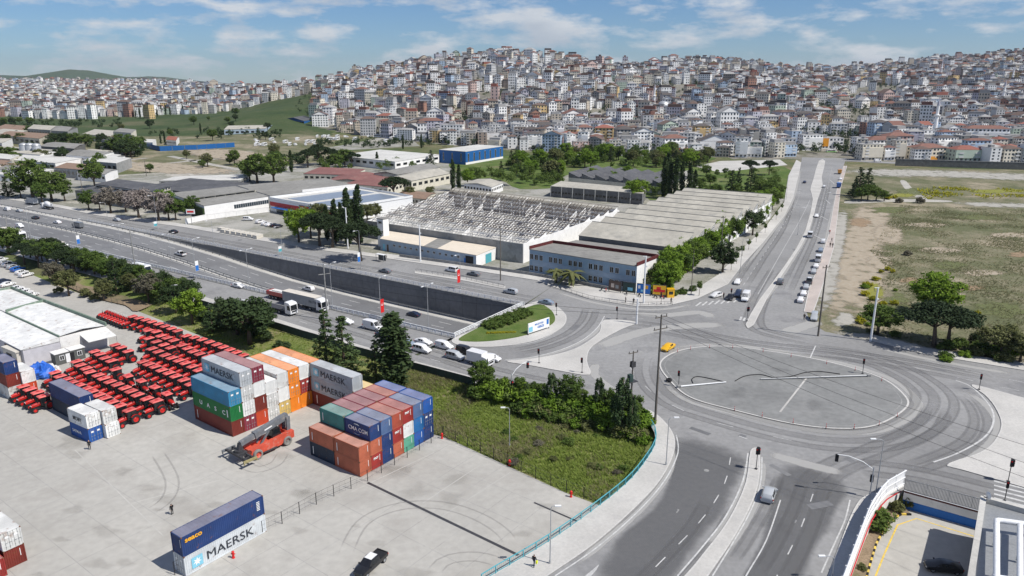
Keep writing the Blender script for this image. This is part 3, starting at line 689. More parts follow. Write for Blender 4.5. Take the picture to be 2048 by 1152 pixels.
# distant hills
mb = MB()
for k,(pxa,pxb,yt,D) in enumerate(((-500,330,148,9000),(130,310,141,7600),(280,420,153,11000))):
 n = 40; vs = []
 for i in range(n + 1):
  t = i / n; px = pxa + (pxb - pxa) * t; h = (math.sin(PI * t) ** .8) * (HORY - yt) / FPX * D + HC + 12 * mnoise.noise((t * 6,k,0)) - 25 * (1 - math.sin(PI * t))
  X = (px - 1024) / FPX * D / CP
  for dy,zz in ((-1500,0),(0,h),(1500,0)): vs.append((X,D + dy,zz))
 mb.add(vs,[(3 * i + a,3 * i + 3 + a,3 * i + 4 + a,3 * i + 1 + a) for i in range(n) for a in (0,1)])
groundmat('far_hill',[(.05,.075,.045),(.065,.09,.05),(.10,.11,.07)],.0012,.006,0)
struct('hills',mb,'far_hill')

# ================================================================== containers
W2 = 2.438
def corr(mb,p0,du,dn,L,h,pitch,depth,m=0,flat=.0):
 """corrugated sheet: from p0 along du for L, up z for h, dn outward"""
 p0,du,dn = Vector(p0),Vector(du),Vector(dn); n = max(1,round(L / pitch)); pt = L / n; xs_ = []
 for i in range(n):
  for f,e in ((0,0),(.3,0),(.5,1),(.8,1)): xs_.append(((i + f) * pt,e))
 xs_.append((L,0)); vs = []
 for x,e in xs_:
  b = p0 + du * x - dn * depth * (1 - e); vs += [b,b + Vector((0,0,h))]
 mb.add(vs,[(2 * i,2 * i + 2,2 * i + 3,2 * i + 1) for i in range(len(xs_) - 1)],m)
def text_mesh(txt,size,ext=.0,bold=.0,shear=0,align='LEFT'):
 cu = bpy.data.curves.new('t','FONT'); cu.body = txt; cu.size = size; cu.extrude = ext; cu.offset = bold; cu.shear = shear; cu.align_x = align; cu.resolution_u = 3
 o = bpy.data.objects.new('t',cu); COL.objects.link(o); dg = bpy.context.evaluated_depsgraph_get(); dg.update()
 me = bpy.data.meshes.new_from_object(o.evaluated_get(dg)); bpy.data.objects.remove(o); bpy.data.curves.remove(cu); return me
def text_on(parent,txt,size,loc,rot,material,bold=.0,sx=1.0,name='lettering',align='LEFT'):
 me = text_mesh(txt,size,.004,bold,0,align); me.materials.clear(); me.materials.append(MT[material])
 o = obj(name,me,parent,loc); o.rotation_euler = rot; o.scale = (sx,1,1); return o
def paintmat(name,col,fade=.0,rust=.35):
 c = tuple(a * (1 - fade) + b * fade for a,b in zip(col,(.52,.47,.43)))
 return mat(name,c,.55,.10,.7,.10,.3,spec=.35,objvar=.08,dirt=((.20,.085,.035),rust,.8))
CC = dict(maersk=(.40,.425,.445),maersk_light=(.56,.59,.61),navy=(.018,.045,.15),dark_navy=(.015,.03,.055),blue=(.02,.13,.33),royal=(.02,.09,.32),slate=(.085,.14,.27),cyan=(.04,.21,.36),green=(.015,.16,.045),mint=(.11,.36,.25),teal=(.05,.22,.20),dark_red=(.17,.03,.022),maroon=(.21,.03,.05),red=(.30,.035,.03),orange_red=(.50,.065,.025),salmon=(.42,.12,.065),brick=(.36,.075,.045),orange=(.74,.22,.02),white=(.68,.685,.67),grey_white=(.58,.585,.57),yellow=(.60,.43,.14))  # both Maersk greys are one paint; shade and sunlight put into the colour
for k,c in CC.items():
 rust = {'grey_white': .5,'yellow': .4,'white': .2}.get(k,.12)
 paintmat('paint_' + k,c,0,rust); paintmat('roof_' + k,c,.34 if k not in ('white','grey_white','maersk','maersk_light') else .1,.25)
mat('rust',(.16,.075,.04),.9,.3,4)
mat('logo_white',(.78,.78,.77),.6,.05,3); mat('logo_dark',(.03,.035,.045),.6,.1,3); mat('logo_sky',(.22,.52,.66),.6,.06,3); mat('logo_orange',(.75,.38,.03),.6,.05,3); mat('logo_red',(.6,.03,.03),.6,.06,3); mat('logo_blue',(.03,.16,.5),.6,.06,3)
def container_proto(L,H,doors):
 root = thing('shipping_container',None,None); root['category'] = 'container'; PROTOS.append(root)
 P,R = 'paint_navy','roof_navy'; b = .11; LT = 'grey_metal'
 mb = MB()
 for x in (0,L - .16):
  for y in (0,W2 - .16): mb.box(x,x + .16,y,y + .16,0,H)
 for z0,z1 in ((.02,.18),(H - .10,H - .012)):
  for y in (.012,W2 - .112): mb.box(.16,L - .16,y,y + .10,z0,z1)
  for x in (.012,L - .112): mb.box(x,x + .1,.16,W2 - .16,z0,z1)
 mb.box(.1,L - .1,.1,W2 - .1,.12,.17)
 for x in (-.004,L - .174):
  for y in (-.004,W2 - .158):
   for z in (0,H - .118): mb.box(x,x + .178,y,y + .162,z,z + .122,1)
 obj('frame',(mb,[P,'rust']),root)
 for y,dn,nm in ((.03,-1,0),(W2 - .03,1,1)):
  mb = MB()
  if dn < 0: corr(mb,(.16,y,.18),(1,0,0),(0,-1,0),L - .32,H - .28,.28,.042)
  else: corr(mb,(L - .16,y,.18),(-1,0,0),(0,1,0),L - .32,H - .28,.28,.042)
  obj('side_panel',(mb,P),root)
 ends = [(0,-1),(L,1)]; dx = 1 if doors else -1
 for x,sg in ends:
  isdoor = (sg == dx)
  if isdoor:
   for k in (0,1):
    y0 = .16 + k * (W2 - .32) / 2; y1 = y0 + (W2 - .32) / 2; mb = MB(); xo = x - sg * .05
    mb.box(min(xo,xo - sg * .04),max(xo,xo - sg * .04),y0 + .012,y1 - .012,.18,H - .1)
    for j in range(4):
     z0 = .26 + j * (H - .42) / 4; mb.box(min(xo,xo + sg * .022),max(xo,xo + sg * .022),y0 + .1,y1 - .1,z0,z0 + (H - .42) / 4 - .1)
    d = obj('door',(mb,P),root)
    for f in (.28,.72):
     mb = MB(); yy = y0 + (y1 - y0) * f; xx = x - sg * .005; mb.cyl((xx,yy,.12),(xx,yy,H - .05),.022,n=6)
     for z in (.5,1.05,H - .6): mb.cbox(xx,yy,z,.06,.14,.06)
     mb.cbox(xx + sg * .01,yy + .12,1.05,.03,.3,.05); obj('locking_bar',(mb,LT),d)
    mb = MB(); mb.cbox(x + sg * .0,y0 + .55,H - .75,.012,.5,.32); obj('marking',(mb,'logo_white'),d)
  else:
   mb = MB()
   if sg > 0: corr(mb,(x - .03,.16,.18),(0,1,0),(1,0,0),W2 - .32,H - .28,.25,.045)
   else: corr(mb,(x + .03,W2 - .16,.18),(0,-1,0),(-1,0,0),W2 - .32,H - .28,.25,.045)
   e = obj('end_panel',(mb,P),root)
   mb = MB(); mb.box(x - .022 if sg > 0 else x + .012,x - .012 if sg > 0 else x + .022,W2 - .62 if sg > 0 else .34,W2 - .54 if sg > 0 else .42,H * .45,H * .86); obj('marking',(mb,'logo_white'),e)
 mb = MB(); n = round(L / .56); pt = (L - .2) / n; vs = []; xr = []
 for i in range(n):
  for f,e in ((0,0),(.35,0),(.5,1),(.85,1)): xr.append((.1 + (i + f) * pt,e))
 xr.append((L - .1,0))
 for x,e in xr: vs += [(x,.1,H - .03 + e * .02),(x,W2 - .1,H - .03 + e * .02)]
 mb.add(vs,[(2 * i,2 * i + 2,2 * i + 3,2 * i + 1) for i in range(len(xr) - 1)]); obj('roof_panel',(mb,R),root)
 return root
H4,H2 = 2.85,2.6
CP_ = {(L,d): container_proto(L,h,d) for L,h in ((12.192,H4),(6.058,H2)) for d in (0,1)}
CP_[(12.19,0)] = container_proto(12.192,2.6,0); CP_[(12.19,1)] = container_proto(12.192,2.6,1)
def cont(L,doors,org,yaw,u,v,z,colour,label,group='shipping containers in the yard'):
 d = Vector((math.cos(yaw),math.sin(yaw),0)); e = Vector((-d.y,d.x,0))
 return place(CP_[(L,doors)],Vector((org[0],org[1],ZY + .01 + z)) + d * u + e * v,yaw,label,'container',group,{'paint_navy': 'paint_' + colour,'roof_navy': 'roof_' + colour})
def star(parent,x,z,s,y=-.03):
 mb = MB(); mb.box(x,x + s,y - .006,y,z,z + s); e = obj('emblem',(mb,'logo_sky'),parent)
 mb = MB(); c = (x + s / 2,z + s / 2); pts = []
 for k in range(14):
  r = s * (.40 if k % 2 == 0 else .17); a = PI / 2 + k * PI / 7; pts.append((c[0] + r * math.cos(a),c[1] + r * math.sin(a)))
 vs = [(c[0],y - .014,c[1])] + [(p[0],y - .014,p[1]) for p in pts]
 mb.add(vs,[(0,1 + k,1 + (k + 1) % 14) for k in range(14)]); obj('star',(mb,'logo_white'),e)
def maersk(c,L=12.192):
 star(c,.95,.62,1.55); text_on(c,'MAERSK',1.75,(3.0,-.04,.8),(PI / 2,0,0),'logo_dark',.0,1.12)
CN = dict(maersk='grey',maersk_light='pale grey',navy='navy blue',dark_navy='blackish navy',blue='blue',royal='royal blue',slate='faded slate blue',cyan='bright blue',green='green',mint='mint green',teal='teal',dark_red='dark red',maroon='maroon',red='red',orange_red='orange-red',salmon='salmon brown',brick='brick red',orange='orange',white='white',grey_white='dirty white',yellow='pale yellow')
LV = ['bottom','second level','third level','top fourth level']
# two-high stack in front
o1,yw1 = (-41.77,80.06),.9466
c = cont(12.192,0,o1,yw1,0,0,0,'maersk_light','long pale grey container with big black letters under the navy one by the fence'); maersk(c)
c = cont(12.192,1,o1,yw1,0,0,H4 + .02,'navy','long navy container with orange lettering on top of the pale grey one by the fence'); text_on(c,'seaco',.95,(.45,-.04,1.95),(PI / 2,0,0),'logo_orange',.03,1.1)
for k in range(6):
 mb = MB(); mb.box(11.0,11.5,-.04,-.03,1.0 + k * .24,1.0 + k * .24 + .12); obj('marking',(mb,'logo_white'),c)
# big block
o1,yw1 = (-59.48,125.58),-.6459; st = W2 + .059
cols = [[('dark_red',0),('green',0),('cyan',1)],[('maroon',1),('white',1),('grey_white',1),('maersk',1)],[('orange_red',0),('dark_red',0),('white',0),('maroon',1)],
  [('grey_white',1),('grey_white',1),('white',0)],[('yellow',1),('white',0),('grey_white',0)],[('orange',0),('orange',1),('orange',1)],[('orange',0),('red',1),('white',0)],[('orange',0),('orange',0),('orange',0)]]
for v,cl in enumerate(cols):
 for l,(cn,dr) in enumerate(cl):
  hh = 2.62 if v == 3 else H4 + .02; last = l == len(cl) - 1
  where = ['nearest column of the big block','second column from the reach stacker','third column of the big block','middle column of the big block','fifth column beside the orange stack','all orange column of the big block','last column beside the grey lettered pair','orange column hidden behind the block end'][v]
  c = cont(12.192 if v != 3 else 12.19,dr,o1,yw1,0.0,v * st,l * hh,cn,f'long {CN[cn]} container, {LV[l]} of the {where}','containers in the big block')
  if cn == 'maersk': maersk(c)
  if cn == 'green':
   for k,ch in enumerate('UASC'): text_on(c,ch,1.15,(2.3 + k * 2.45,-.04,.95),(PI / 2,0,0),'logo_white',.03,1.15)
   mb = MB(); mb.box(11.1,11.4,-.04,-.03,.7,2.1); obj('marking',(mb,'logo_white'),c)
  if v == 0 and l == 0:
   mb = MB(); mb.box(1.0,1.15,-.04,-.03,.6,2.2); obj('marking',(mb,'logo_white'),c)
for l,cn in enumerate(('dark_red','maersk','maersk')):
 c = cont(12.192,0,o1,yw1,12.30,7 * st,l * (H4 + .02),cn,f'long {CN[cn]} container, {LV[l]} of the stack with two star emblems','containers in the big block')
 if l: maersk(c)
 else:
  mb = MB(); mb.box(1.4,1.6,-.04,-.03,.6,2.3); obj('marking',(mb,'logo_white'),c)
for l in range(2): cont(12.192,0,o1,yw1,12.9,8 * st,l * (H4 + .02),'yellow',f'pale yellow container, {LV[l]}, behind the pair with star emblems','containers in the big block')
# short-container block
o1,yw1 = (-34.18,111.84),-.6379; st = W2 + .05
A = [['dark_navy','salmon'],['brick','dark_navy','teal'],['navy','brick','maroon'],['brick','navy','maroon'],['navy','brick','maroon'],['slate','navy','brick'],['navy','blue','royal']]
B = [['salmon','salmon'],['red','salmon','navy'],['navy','navy','slate'],['salmon','red','brick'],['mint','white','red'],['royal','blue','slate'],['navy','navy','royal']]
for side,TT in ((0,A),(1,B)):
 for v,cl in enumerate(TT):
  for l,cn in enumerate(cl):
   dr = 1 if (side == 1 and v == 6 and l == 1) else 0
   lv = ['bottom','middle' if len(cl) == 3 else 'top','top'][l]
   c = cont(6.058,dr if side else 0,o1,yw1,side * 6.058 * 1.03,v * st,l * (H2 + .015),cn,f'short {CN[cn]} container, {lv}, {nth(v)} row from reach stacker, {"fence" if side else "yard"} end of short block','containers in the short block')
   if side == 1 and v == 1 and l == 2:
    text_on(c,'CMA CGM',1.0,(.95,-.04,1.0),(PI / 2,0,0),'logo_white',.012,1.0)
    for sg in (1,-1):
     mb = MB(); q = [(3.0 + 1.0 * math.cos(a),-.04,1.32 + sg * (.45 + .45 * math.sin(a))) for a in np.linspace(.9,2.2,8)]
     mb.tube(q,.035,4); obj('emblem',(mb,'logo_white'),c)
   if cn in ('salmon','teal','dark_navy') and v < 2:
    mb = MB(); mb.box(.75,.9,-.04,-.03,.5,1.9); obj('marking',(mb,'logo_white'),c)
   if cn == 'red' and side:
    t = text_on(c,'PNY',.55,(6.058 + .02,.5,1.7),(PI / 2,0,PI / 2),'logo_white',.02)
def stack_px(p0,p1,h): a = G(*p0,ZY + h); b = G(*p1,ZY + h); return (a.x,a.y),math.atan2(b.y - a.y,b.x - a.x)
o1,yw1 = stack_px((96,764.5),(157.5,795.5),5.7)
c = cont(12.192,0,o1,yw1,0,0,0,'dark_navy','long dark navy lettered container, bottom of the pair among the tractors'); text_on(c,'CMA CGM',1.0,(6.6,-.04,.9),(PI / 2,0,0),'logo_white',.012)
cont(12.192,0,o1,yw1,0,0,H4 + .02,'navy','long navy container, top of the pair standing among the tractors')
o1,yw1 = stack_px((133.5,816),(167,830.5),5.2)
c = cont(6.058,1,o1,yw1,0,0,0,'royal','short blue container, bottom, beside the man near the tractors'); text_on(c,'SAFMAR',.8,(.8,-.04,1.0),(PI / 2,0,0),'logo_white',.01)
c = cont(6.058,1,o1,yw1,0,0,H2 + .015,'white','short white container stacked on the short blue one near the tractors'); text_on(c,'MOBY',1.0,(1.6,-.04,.9),(PI / 2,0,0),'slate_text' if 'slate_text' in MT else 'logo_dark',.015)
o1,yw1 = stack_px((168,807),(200,821.5),5.2)
cont(6.058,1,o1,yw1,0.3,0,0,'white','short white container, bottom of the all white pair near the tractors')
cont(6.058,1,o1,yw1,0,0,H2 + .015,'grey_white','short dirty white container, top of the all white pair near the tractors')
a = G(22.5,801,ZY); yw1 = -.64; d = Vector((math.cos(yw1),math.sin(yw1))); 
o1 = (a.x - d.x * 6.058,a.y - d.y * 6.058)
for l,cn in enumerate(('grey_white','dark_red','navy')): cont(6.058,0,o1,yw1,-.4,0,l * (H2 + .015),cn,f'short {CN[cn]} container, {LV[l]}, at the left picture edge by the debris')
for l,cn in enumerate(('orange_red','white')): cont(6.058,0,o1,yw1,0.1,W2 + .06,l * (H2 + .015),cn,f'short {CN[cn]} container, {LV[l]}, beside the pink debris heap')
a = G(14,1140,ZY); yw1 = -.62; d = Vector((math.cos(yw1),math.sin(yw1))); e = Vector((-d.y,d.x)); o1 = (a.x - d.x * 6.058 - e.x * 2.5,a.y - d.y * 6.058 - e.y * 2.5)
for l,cn in enumerate(('dark_red','grey_white')): cont(6.058,1 if l else 0,o1,yw1,0,W2 + .06,l * (H2 + .015),cn,f'short {CN[cn]} container, {LV[l]}, at the lower left picture corner')
cont(6.058,0,o1,yw1,1.2,-.3,0,'red','short red container with weathered roof cut by the lower left corner')
# ================================================================== tractors
mat('tractor_red',(.47,.018,.015),.4,.06,3,spec=.45,coat=.2,objvar=.12); mat('tractor_roof',(.60,.115,.105),.55,.08,2,objvar=.14)
def wheel(mb,rad,w,n=20,lug=0):
 mb.lathe([(rad * .60,-w / 2 + .02),(rad * .86,-w / 2),(rad * .97,-w * .38),(rad,0),(rad * .97,w * .38),(rad * .86,w / 2),(rad * .60,w / 2 - .02),(rad * .55,0)],n,'y')
 if lug:
  for k in range(lug):
   a = 2 * PI * k / lug
   for sg in (-1,1): mb.bar((rad * 1.0 * math.cos(a),0,rad * 1.0 * math.sin(a)),(rad * 1.0 * math.cos(a + .2),sg * w * .47,rad * 1.0 * math.sin(a + .2)),.05,.05)
def rimm(mb,rad,w): mb.lathe([(.001,-w * .12),(rad * .22,-w * .14),(rad * .30,-w * .02),(rad * .52,-w * .05),(rad * .60,-w * .42),(rad * .62,-w * .42),(rad * .62,w * .42),(rad * .6,w * .42),(rad * .52,w * .05),(rad * .30,w * .02),(rad * .22,w * .14),(.001,w * .12)],16,'y')
def add_wheel(root,x,y,rad,w,tyre,rim,lug=0,name='wheel',n=20):
 key = (rad,w,tyre,rim,lug)
 if key not in WC:
  a = MB(); wheel(a,rad,w,n,lug); me = a.mesh('tyre',tyre); smooth_by_angle(me,40); b = MB(); rimm(b,rad,w); WC[key] = (me,b.mesh('rim',rim))
 o = obj(name,WC[key][0],root,(x,y,rad)); obj('rim',WC[key][1],o); return o
WC = {}
def tractor_proto(cab=True):
 root = thing('tractor',None,None); root['category'] = 'tractor'; PROTOS.append(root)
 mb = MB(); st = [(.35,.36,1.08,1.62),(.9,.36,1.05,1.60),(1.4,.33,1.0,1.52),(1.78,.30,.98,1.42),(1.92,.25,1.0,1.30)]; vs = []
 for x,w,z0,z1 in st: vs += [(x,-w,z0),(x,-w,z1 - .14),(x,-w + .15,z1),(x,w - .15,z1),(x,w,z1 - .14),(x,w,z0)]
 k = 6; fs = [(i * k + j,i * k + (j + 1) % k,(i + 1) * k + (j + 1) % k,(i + 1) * k + j) for i in range(len(st) - 1) for j in range(k)] + [tuple(range(k))[::-1],tuple(range((len(st) - 1) * k,len(st) * k))]
 mb.add(vs,fs); h = obj('hood',(mb,'tractor_red'),root)
 mb = MB(); mb.box(1.87,1.96,-.22,.22,.98,1.24); obj('grille',(mb,'black'),h)
 for y in (-.2,.2):
  mb = MB(); mb.box(1.86,1.95,y - .09,y + .09,1.25,1.33); obj('headlight',(mb,'logo_white'),h)
 mb = MB(); mb.box(-1.2,.4,-.3,.3,.55,1.0); mb.box(.4,2.0,-.22,.22,.5,.92); mb.box(1.35,1.65,-.7,.7,.45,.6); mb.box(-1.05,-.75,-.75,.75,.72,.95); mb.box(1.95,2.3,-.3,.3,.5,.85)
 mb.bar((-1.2,-.3,.7),(-1.75,-.35,.55),.08); mb.bar((-1.2,.3,.7),(-1.75,.35,.55),.08); mb.bar((-1.2,0,.95),(-1.6,0,.8),.07); obj('chassis',(mb,'black'),root)
 for sg in (-1,1):
  mb = MB(); q = []
  for a in np.linspace(.7,PI * .85,7): q.append((-.9 + .88 * math.cos(a),.82 + .88 * math.sin(a)))
  vs = []
  for x,z in q: vs += [(x,sg * .5,z),(x,sg * .96,z)]
  mb.add(vs,[(2 * i,2 * i + 1,2 * i + 3,2 * i + 2) for i in range(len(q) - 1)]); mb.add([(x,sg * .5,z) for x,z in q] + [(-.9,sg * .5,.9)],[(i,i + 1,len(q)) for i in range(len(q) - 1)])
  obj('fender',(mb,'tractor_red'),root)
  add_wheel(root,-.9,sg * .76,.84,.44,'tyre','tractor_red',14,'rear_wheel'); add_wheel(root,1.5,sg * .70,.52,.30,'tyre','tractor_red',12,'front_wheel')
 if cab:
  mb = MB(); T = [(-1.25,-.7),(.38,-.62),(.38,.62),(-1.25,.7)]; B_ = [(-1.15,-.6),(.3,-.5),(.3,.5),(-1.15,.6)]
  mb.add([(x,y,.95) for x,y in B_] + [(x,y,2.5) for x,y in T],[(0,1,5,4),(1,2,6,5),(2,3,7,6),(3,0,4,7)]); cb = obj('cab',(mb,'glass'),root)
  mb = MB()
  for (x,y),(a,b) in zip(B_,T): mb.bar((x,y,.95),(a,b,2.5),.09)
  for z in (.98,1.35,2.48):
   f = (z - .95) / 1.55
   R_ = [(B_[i][0] + (T[i][0] - B_[i][0]) * f,B_[i][1] + (T[i][1] - B_[i][1]) * f) for i in range(4)]
   for i in range(4): mb.bar((*R_[i],z),(*R_[(i + 1) % 4],z),.07)
  for sg in (-1,1): mb.bar((-.35,sg * .58,.95),(-.4,sg * .66,2.5),.07); mb.bar((.3,sg * .62,2.1),(.45,sg * .98,2.1),.04); mb.cbox(.45,sg * 1.0,2.0,.05,.16,.28)
  obj('frame',(mb,'black'),cb)
  mb = MB(); vs = []
  for x,w,z in ((-1.42,.72,2.5),(-1.42,.76,2.56),(-1.32,.72,2.68)): pass
  mb.add([(-1.4,-.76,2.5),(.52,-.68,2.5),(.52,.68,2.5),(-1.4,.76,2.5),(-1.44,-.8,2.58),(.58,-.72,2.56),(.58,.72,2.56),(-1.44,.8,2.58),(-1.3,-.66,2.72),(.40,-.56,2.70),(.40,.56,2.70),(-1.3,.66,2.72)],
               [(3,2,1,0),(0,1,5,4),(1,2,6,5),(2,3,7,6),(3,0,4,7),(4,5,9,8),(5,6,10,9),(6,7,11,10),(7,4,8,11),(8,9,10,11)]); r = obj('roof',(mb,'tractor_roof'),cb)
  mb = MB(); mb.box(-.75,-.2,-.3,.3,2.712,2.735); obj('hatch',(mb,'tractor_red'),r)
 else:
  mb = MB(); mb.box(-.9,-.4,-.25,.25,1.0,1.15); mb.box(-1.0,-.88,-.25,.25,1.1,1.5); obj('seat',(mb,'black'),root)
  mb = MB(); mb.bar((.3,0,1.3),(.1,0,1.75),.05); mb.cyl((.08,0,1.76),(.1,0,1.72),.18,n=10); obj('steering_wheel',(mb,'black'),root)
  mb = MB(); mb.tube([(-1.1,-.5,1.0),(-1.15,-.5,2.2),(-1.15,.5,2.2),(-1.1,.5,1.0)],.035,6); obj('roll_bar',(mb,'logo_white'),root)
 mb = MB(); mb.cyl((.75,.36,1.5),(.75,.36,2.35),.045,n=8); mb.cyl((.75,.36,1.65),(.75,.36,2.1),.07,n=8); obj('exhaust',(mb,'black'),root)
 return root
TR,TO = tractor_proto(True),tractor_proto(False)
THD = -.6459 - PI / 2
rows = dict(
 grass=('row along the grass bank',[(1060,290),(1112,303),(1165,318),(1215,333),(1268,350),(1320,368),(1372,386),(1420,405),(1490,445),(1555,458),(1615,475),(1675,495),(1733,515),(1785,535),(1838,556),(1890,577),(1945,600)]),
 second=('second row from the grass bank',[(1185,402),(1250,412),(1285,445),(1335,462),(1390,482),(1455,520),(1500,545),(1545,570),(1597,590),(1660,612)]),
 inner=('short row at the alley end',[(1190,465),(1250,492),(1310,517),(1365,540)]),
 third=('third row from the grass bank',[(1215,548),(1265,572),(1320,600),(1372,622),(1430,643),(1482,663),(1538,690),(1590,718)]),
 fourth=('fourth row from the grass bank',[(1140,652),(1190,672),(1240,692),(1293,720),(1350,742),(1405,768),(1470,797),(1525,830)]),
 aisle=('aisle row by the block',[(1025,765),(1130,805),(1238,855),(1335,908)]),
 shed=('three by the shed awning',[(920,518),(970,538),(1025,568)]),
 cabin=('row beside the dark cabin',[(755,570),(800,592),(840,622),(890,645),(925,712)]),
 middle=('long row beginning at the cabin',[(610,650),(642,680),(690,706),(718,735),(785,760),(828,786),(880,812),(940,835),(1000,862),(1048,888),(1100,917),(1175,947),(1250,965)]),
 tarp=('long row from the blue tarpaulin',[(440,738),(480,768),(532,792),(575,818),(630,842),(690,868),(735,890),(790,918),(840,942),(895,975),(958,1003),(1035,1038)]),
 west=('group left of the navy pair',[(185,848),(238,872),(300,897),(348,925)]))
rg = random.Random(5)
for k,(desc,pts) in rows.items():
 for i,(zx,zy) in enumerate(pts):
  rz = THD + rg.uniform(-.05,.05)
  if k == 'aisle': rz = THD + PI * .5 + rg.uniform(-.1,.1)
  p = G(zx / 4,560 + zy / 4,ZY + 2.72); f = Vector((math.cos(rz),math.sin(rz),0)); q = p + f * .45; q.z = ZY + .01
  place(TR,q,rz,f'red cab tractor, {nth(i)} from the upper left in the {desc}','tractor','parked red tractors',scale=1.05)
for i in range(9):
 p = G((840 + i * 23) / 4,560 + (262 + i * 9) / 4,ZY + 1.4); place(TO,(p.x,p.y,ZY + .01),THD + rg.uniform(-.06,.06),f'small red cabless tractor, {nth(i)} from the alley end','tractor','parked red tractors')
# ================================================================== reach stacker
mat('stacker_red',(.55,.085,.05),.5,.1,2,.1,.4,dirt=((.4,.33,.28),.4,.9)); mat('stacker_grey',(.15,.16,.175),.55,.12,2,dirt=((.33,.3,.27),.45,.8))
fa,ra = G(515,918,ZY),G(577,890,ZY); hd = math.atan2(fa.y - ra.y,fa.x - ra.x); mid = (fa + ra) / 2
left = Vector((-math.sin(hd),math.cos(hd),0)); mid = mid - left * -1.6 if left.y > 0 else mid + left * -1.6
RS = thing('reach_stacker','dusty red reach stacker with grey boom parked between the two container blocks','forklift',(mid.x,mid.y,ZY + .01),hd)
mb = MB(); prof = [(-4.3,1.0),(-4.3,2.05),(-3.6,2.35),(-1.6,2.2),(1.6,1.95),(3.9,1.75),(4.1,1.1),(3.6,.75),(2.0,.7),(1.6,.6),(-1.8,.6),(-2.2,.9)]
for y0,y1 in ((-1.55,-.75),(.75,1.55)):
 n = len(prof); mb.add([(x,y0,z) for x,z in prof] + [(x,y1,z) for x,z in prof],[tuple(range(n)),tuple(range(2 * n - 1,n - 1,-1))] + [(i,n + i,n + (i + 1) % n,(i + 1) % n) for i in range(n)])
mb.box(-4.25,3.8,-.76,.76,.7,1.5); mb.box(-4.5,-3.4,-1.5,1.5,1.0,2.3); obj('body',(mb,'stacker_red'),RS)
mb = MB(); mb.box(-.8,1.8,-1.75,-1.56,.55,.75); mb.box(-.8,1.8,1.56,1.75,.55,.75); obj('step',(mb,'dark_metal'),RS)
mb = MB(); mb.box(-3.6,-3.3,-1.3,-.55,2.3,3.9); obj('rear_panel',(mb,'stacker_red'),RS)
for sg in (-1,1):
 add_wheel(RS,3.0,sg * 1.75,.88,.62,'tyre_dusty','stacker_red',0,'front_wheel'); add_wheel(RS,3.0,sg * 1.08,.88,.60,'tyre_dusty','stacker_red',0,'front_wheel'); add_wheel(RS,-3.0,sg * 1.5,.85,.6,'tyre_dusty','tyre_dusty',0,'rear_wheel')
mb = MB(); mb.add([(-2.3,-.85,1.9),(-.5,-.85,1.9),(-.5,.85,1.9),(-2.3,.85,1.9),(-2.1,-.75,3.5),(-.9,-.75,3.5),(-.9,.75,3.5),(-2.1,.75,3.5)],[(0,1,5,4),(1,2,6,5),(2,3,7,6),(3,0,4,7),(4,5,6,7)]); cb = obj('cab',(mb,'glass'),RS)
mb = MB()
for sg in (-1,1): mb.bar((-2.3,sg * .86,1.9),(-2.1,sg * .76,3.5),.12); mb.bar((-.5,sg * .86,1.9),(-.9,sg * .76,3.5),.12); mb.bar((-2.1,sg * .76,3.5),(-.9,sg * .76,3.5),.12)
mb.box(-2.15,-.85,-.78,.78,3.48,3.58); obj('cab_frame',(mb,'black'),cb)
BA,BB = Vector((-4.3,0,4.75)),Vector((4.6,0,3.15)); dd = (BB - BA).normalized(); mb = MB(); mb.bar(BA,BA + dd * 6.6,.95,1.05); bm_ = obj('boom',(mb,'stacker_grey'),RS)
mb = MB(); mb.bar(BA + dd * 5.9,BB + dd * .4,.74,.8); mb.bar(BA + dd * 6.4,BA + dd * 6.75,1.05,1.15); obj('inner_boom',(mb,'stacker_grey'),bm_)
text_on(bm_,'hoshared',.55,BA + dd * 3.4 + Vector((0,-.49,-.15)),(PI / 2,math.atan2(-dd.z,dd.x),0),'logo_white',.01) if False else None
mb = MB(); mb.box(0,1.5,0,.01,0,.25); lt = obj('lettering',(mb,'logo_white'),bm_); lt.location = BA + dd * 3.4 + Vector((0,.485,-.1)); lt.rotation_euler = (0,math.atan2(-dd.z,dd.x),0)
for sg in (-1,1):
 mb = MB(); mb.bar((1.6,sg * .62,1.7),BA + dd * 4.2 + Vector((0,sg * .6,-.4)),.26); obj('lift_cylinder',(mb,'stacker_grey'),RS)
 mb = MB(); mb.bar((-4.0,sg * .62,2.2),BA + Vector((.2,sg * .6,0)),.3,.7); obj('mast',(mb,'stacker_grey'),RS)
HX = BB.x + .5
mb = MB(); mb.bar((HX - .2,0,3.2),(HX + .2,0,2.1),.7); mb.cyl((HX + .2,0,1.75),(HX + .2,0,2.2),.75,n=14); mb.box(HX - .7,HX + 1.1,-1.0,1.0,1.55,1.8); obj('rotator',(mb,'dark_metal'),RS)
mb = MB(); mb.box(HX - .55,HX - .25,-3.0,3.0,1.25,1.6); mb.box(HX + .65,HX + .95,-3.0,3.0,1.25,1.6)
for y in (-2.2,-1.1,0,1.1,2.2): mb.box(HX - .25,HX + .65,y - .1,y + .1,1.3,1.5)
sp_ = obj('spreader',(mb,'dark_metal'),RS)
mat('hazard',(.3,.26,.13),.7,.35,3)
for sg in (-1,1):
 mb = MB(); mb.box(HX - 1.0,HX + 1.45,sg * 3.15 - .15,sg * 3.15 + .15,1.1,1.5)
 for x in (HX - 1.0,HX + 1.3): mb.box(x,x + .15,sg * 3.15 - .1,sg * 3.15 + .1,.8,1.1)
 obj('end_beam',(mb,'hazard' if sg > 0 else 'stacker_grey'),sp_)
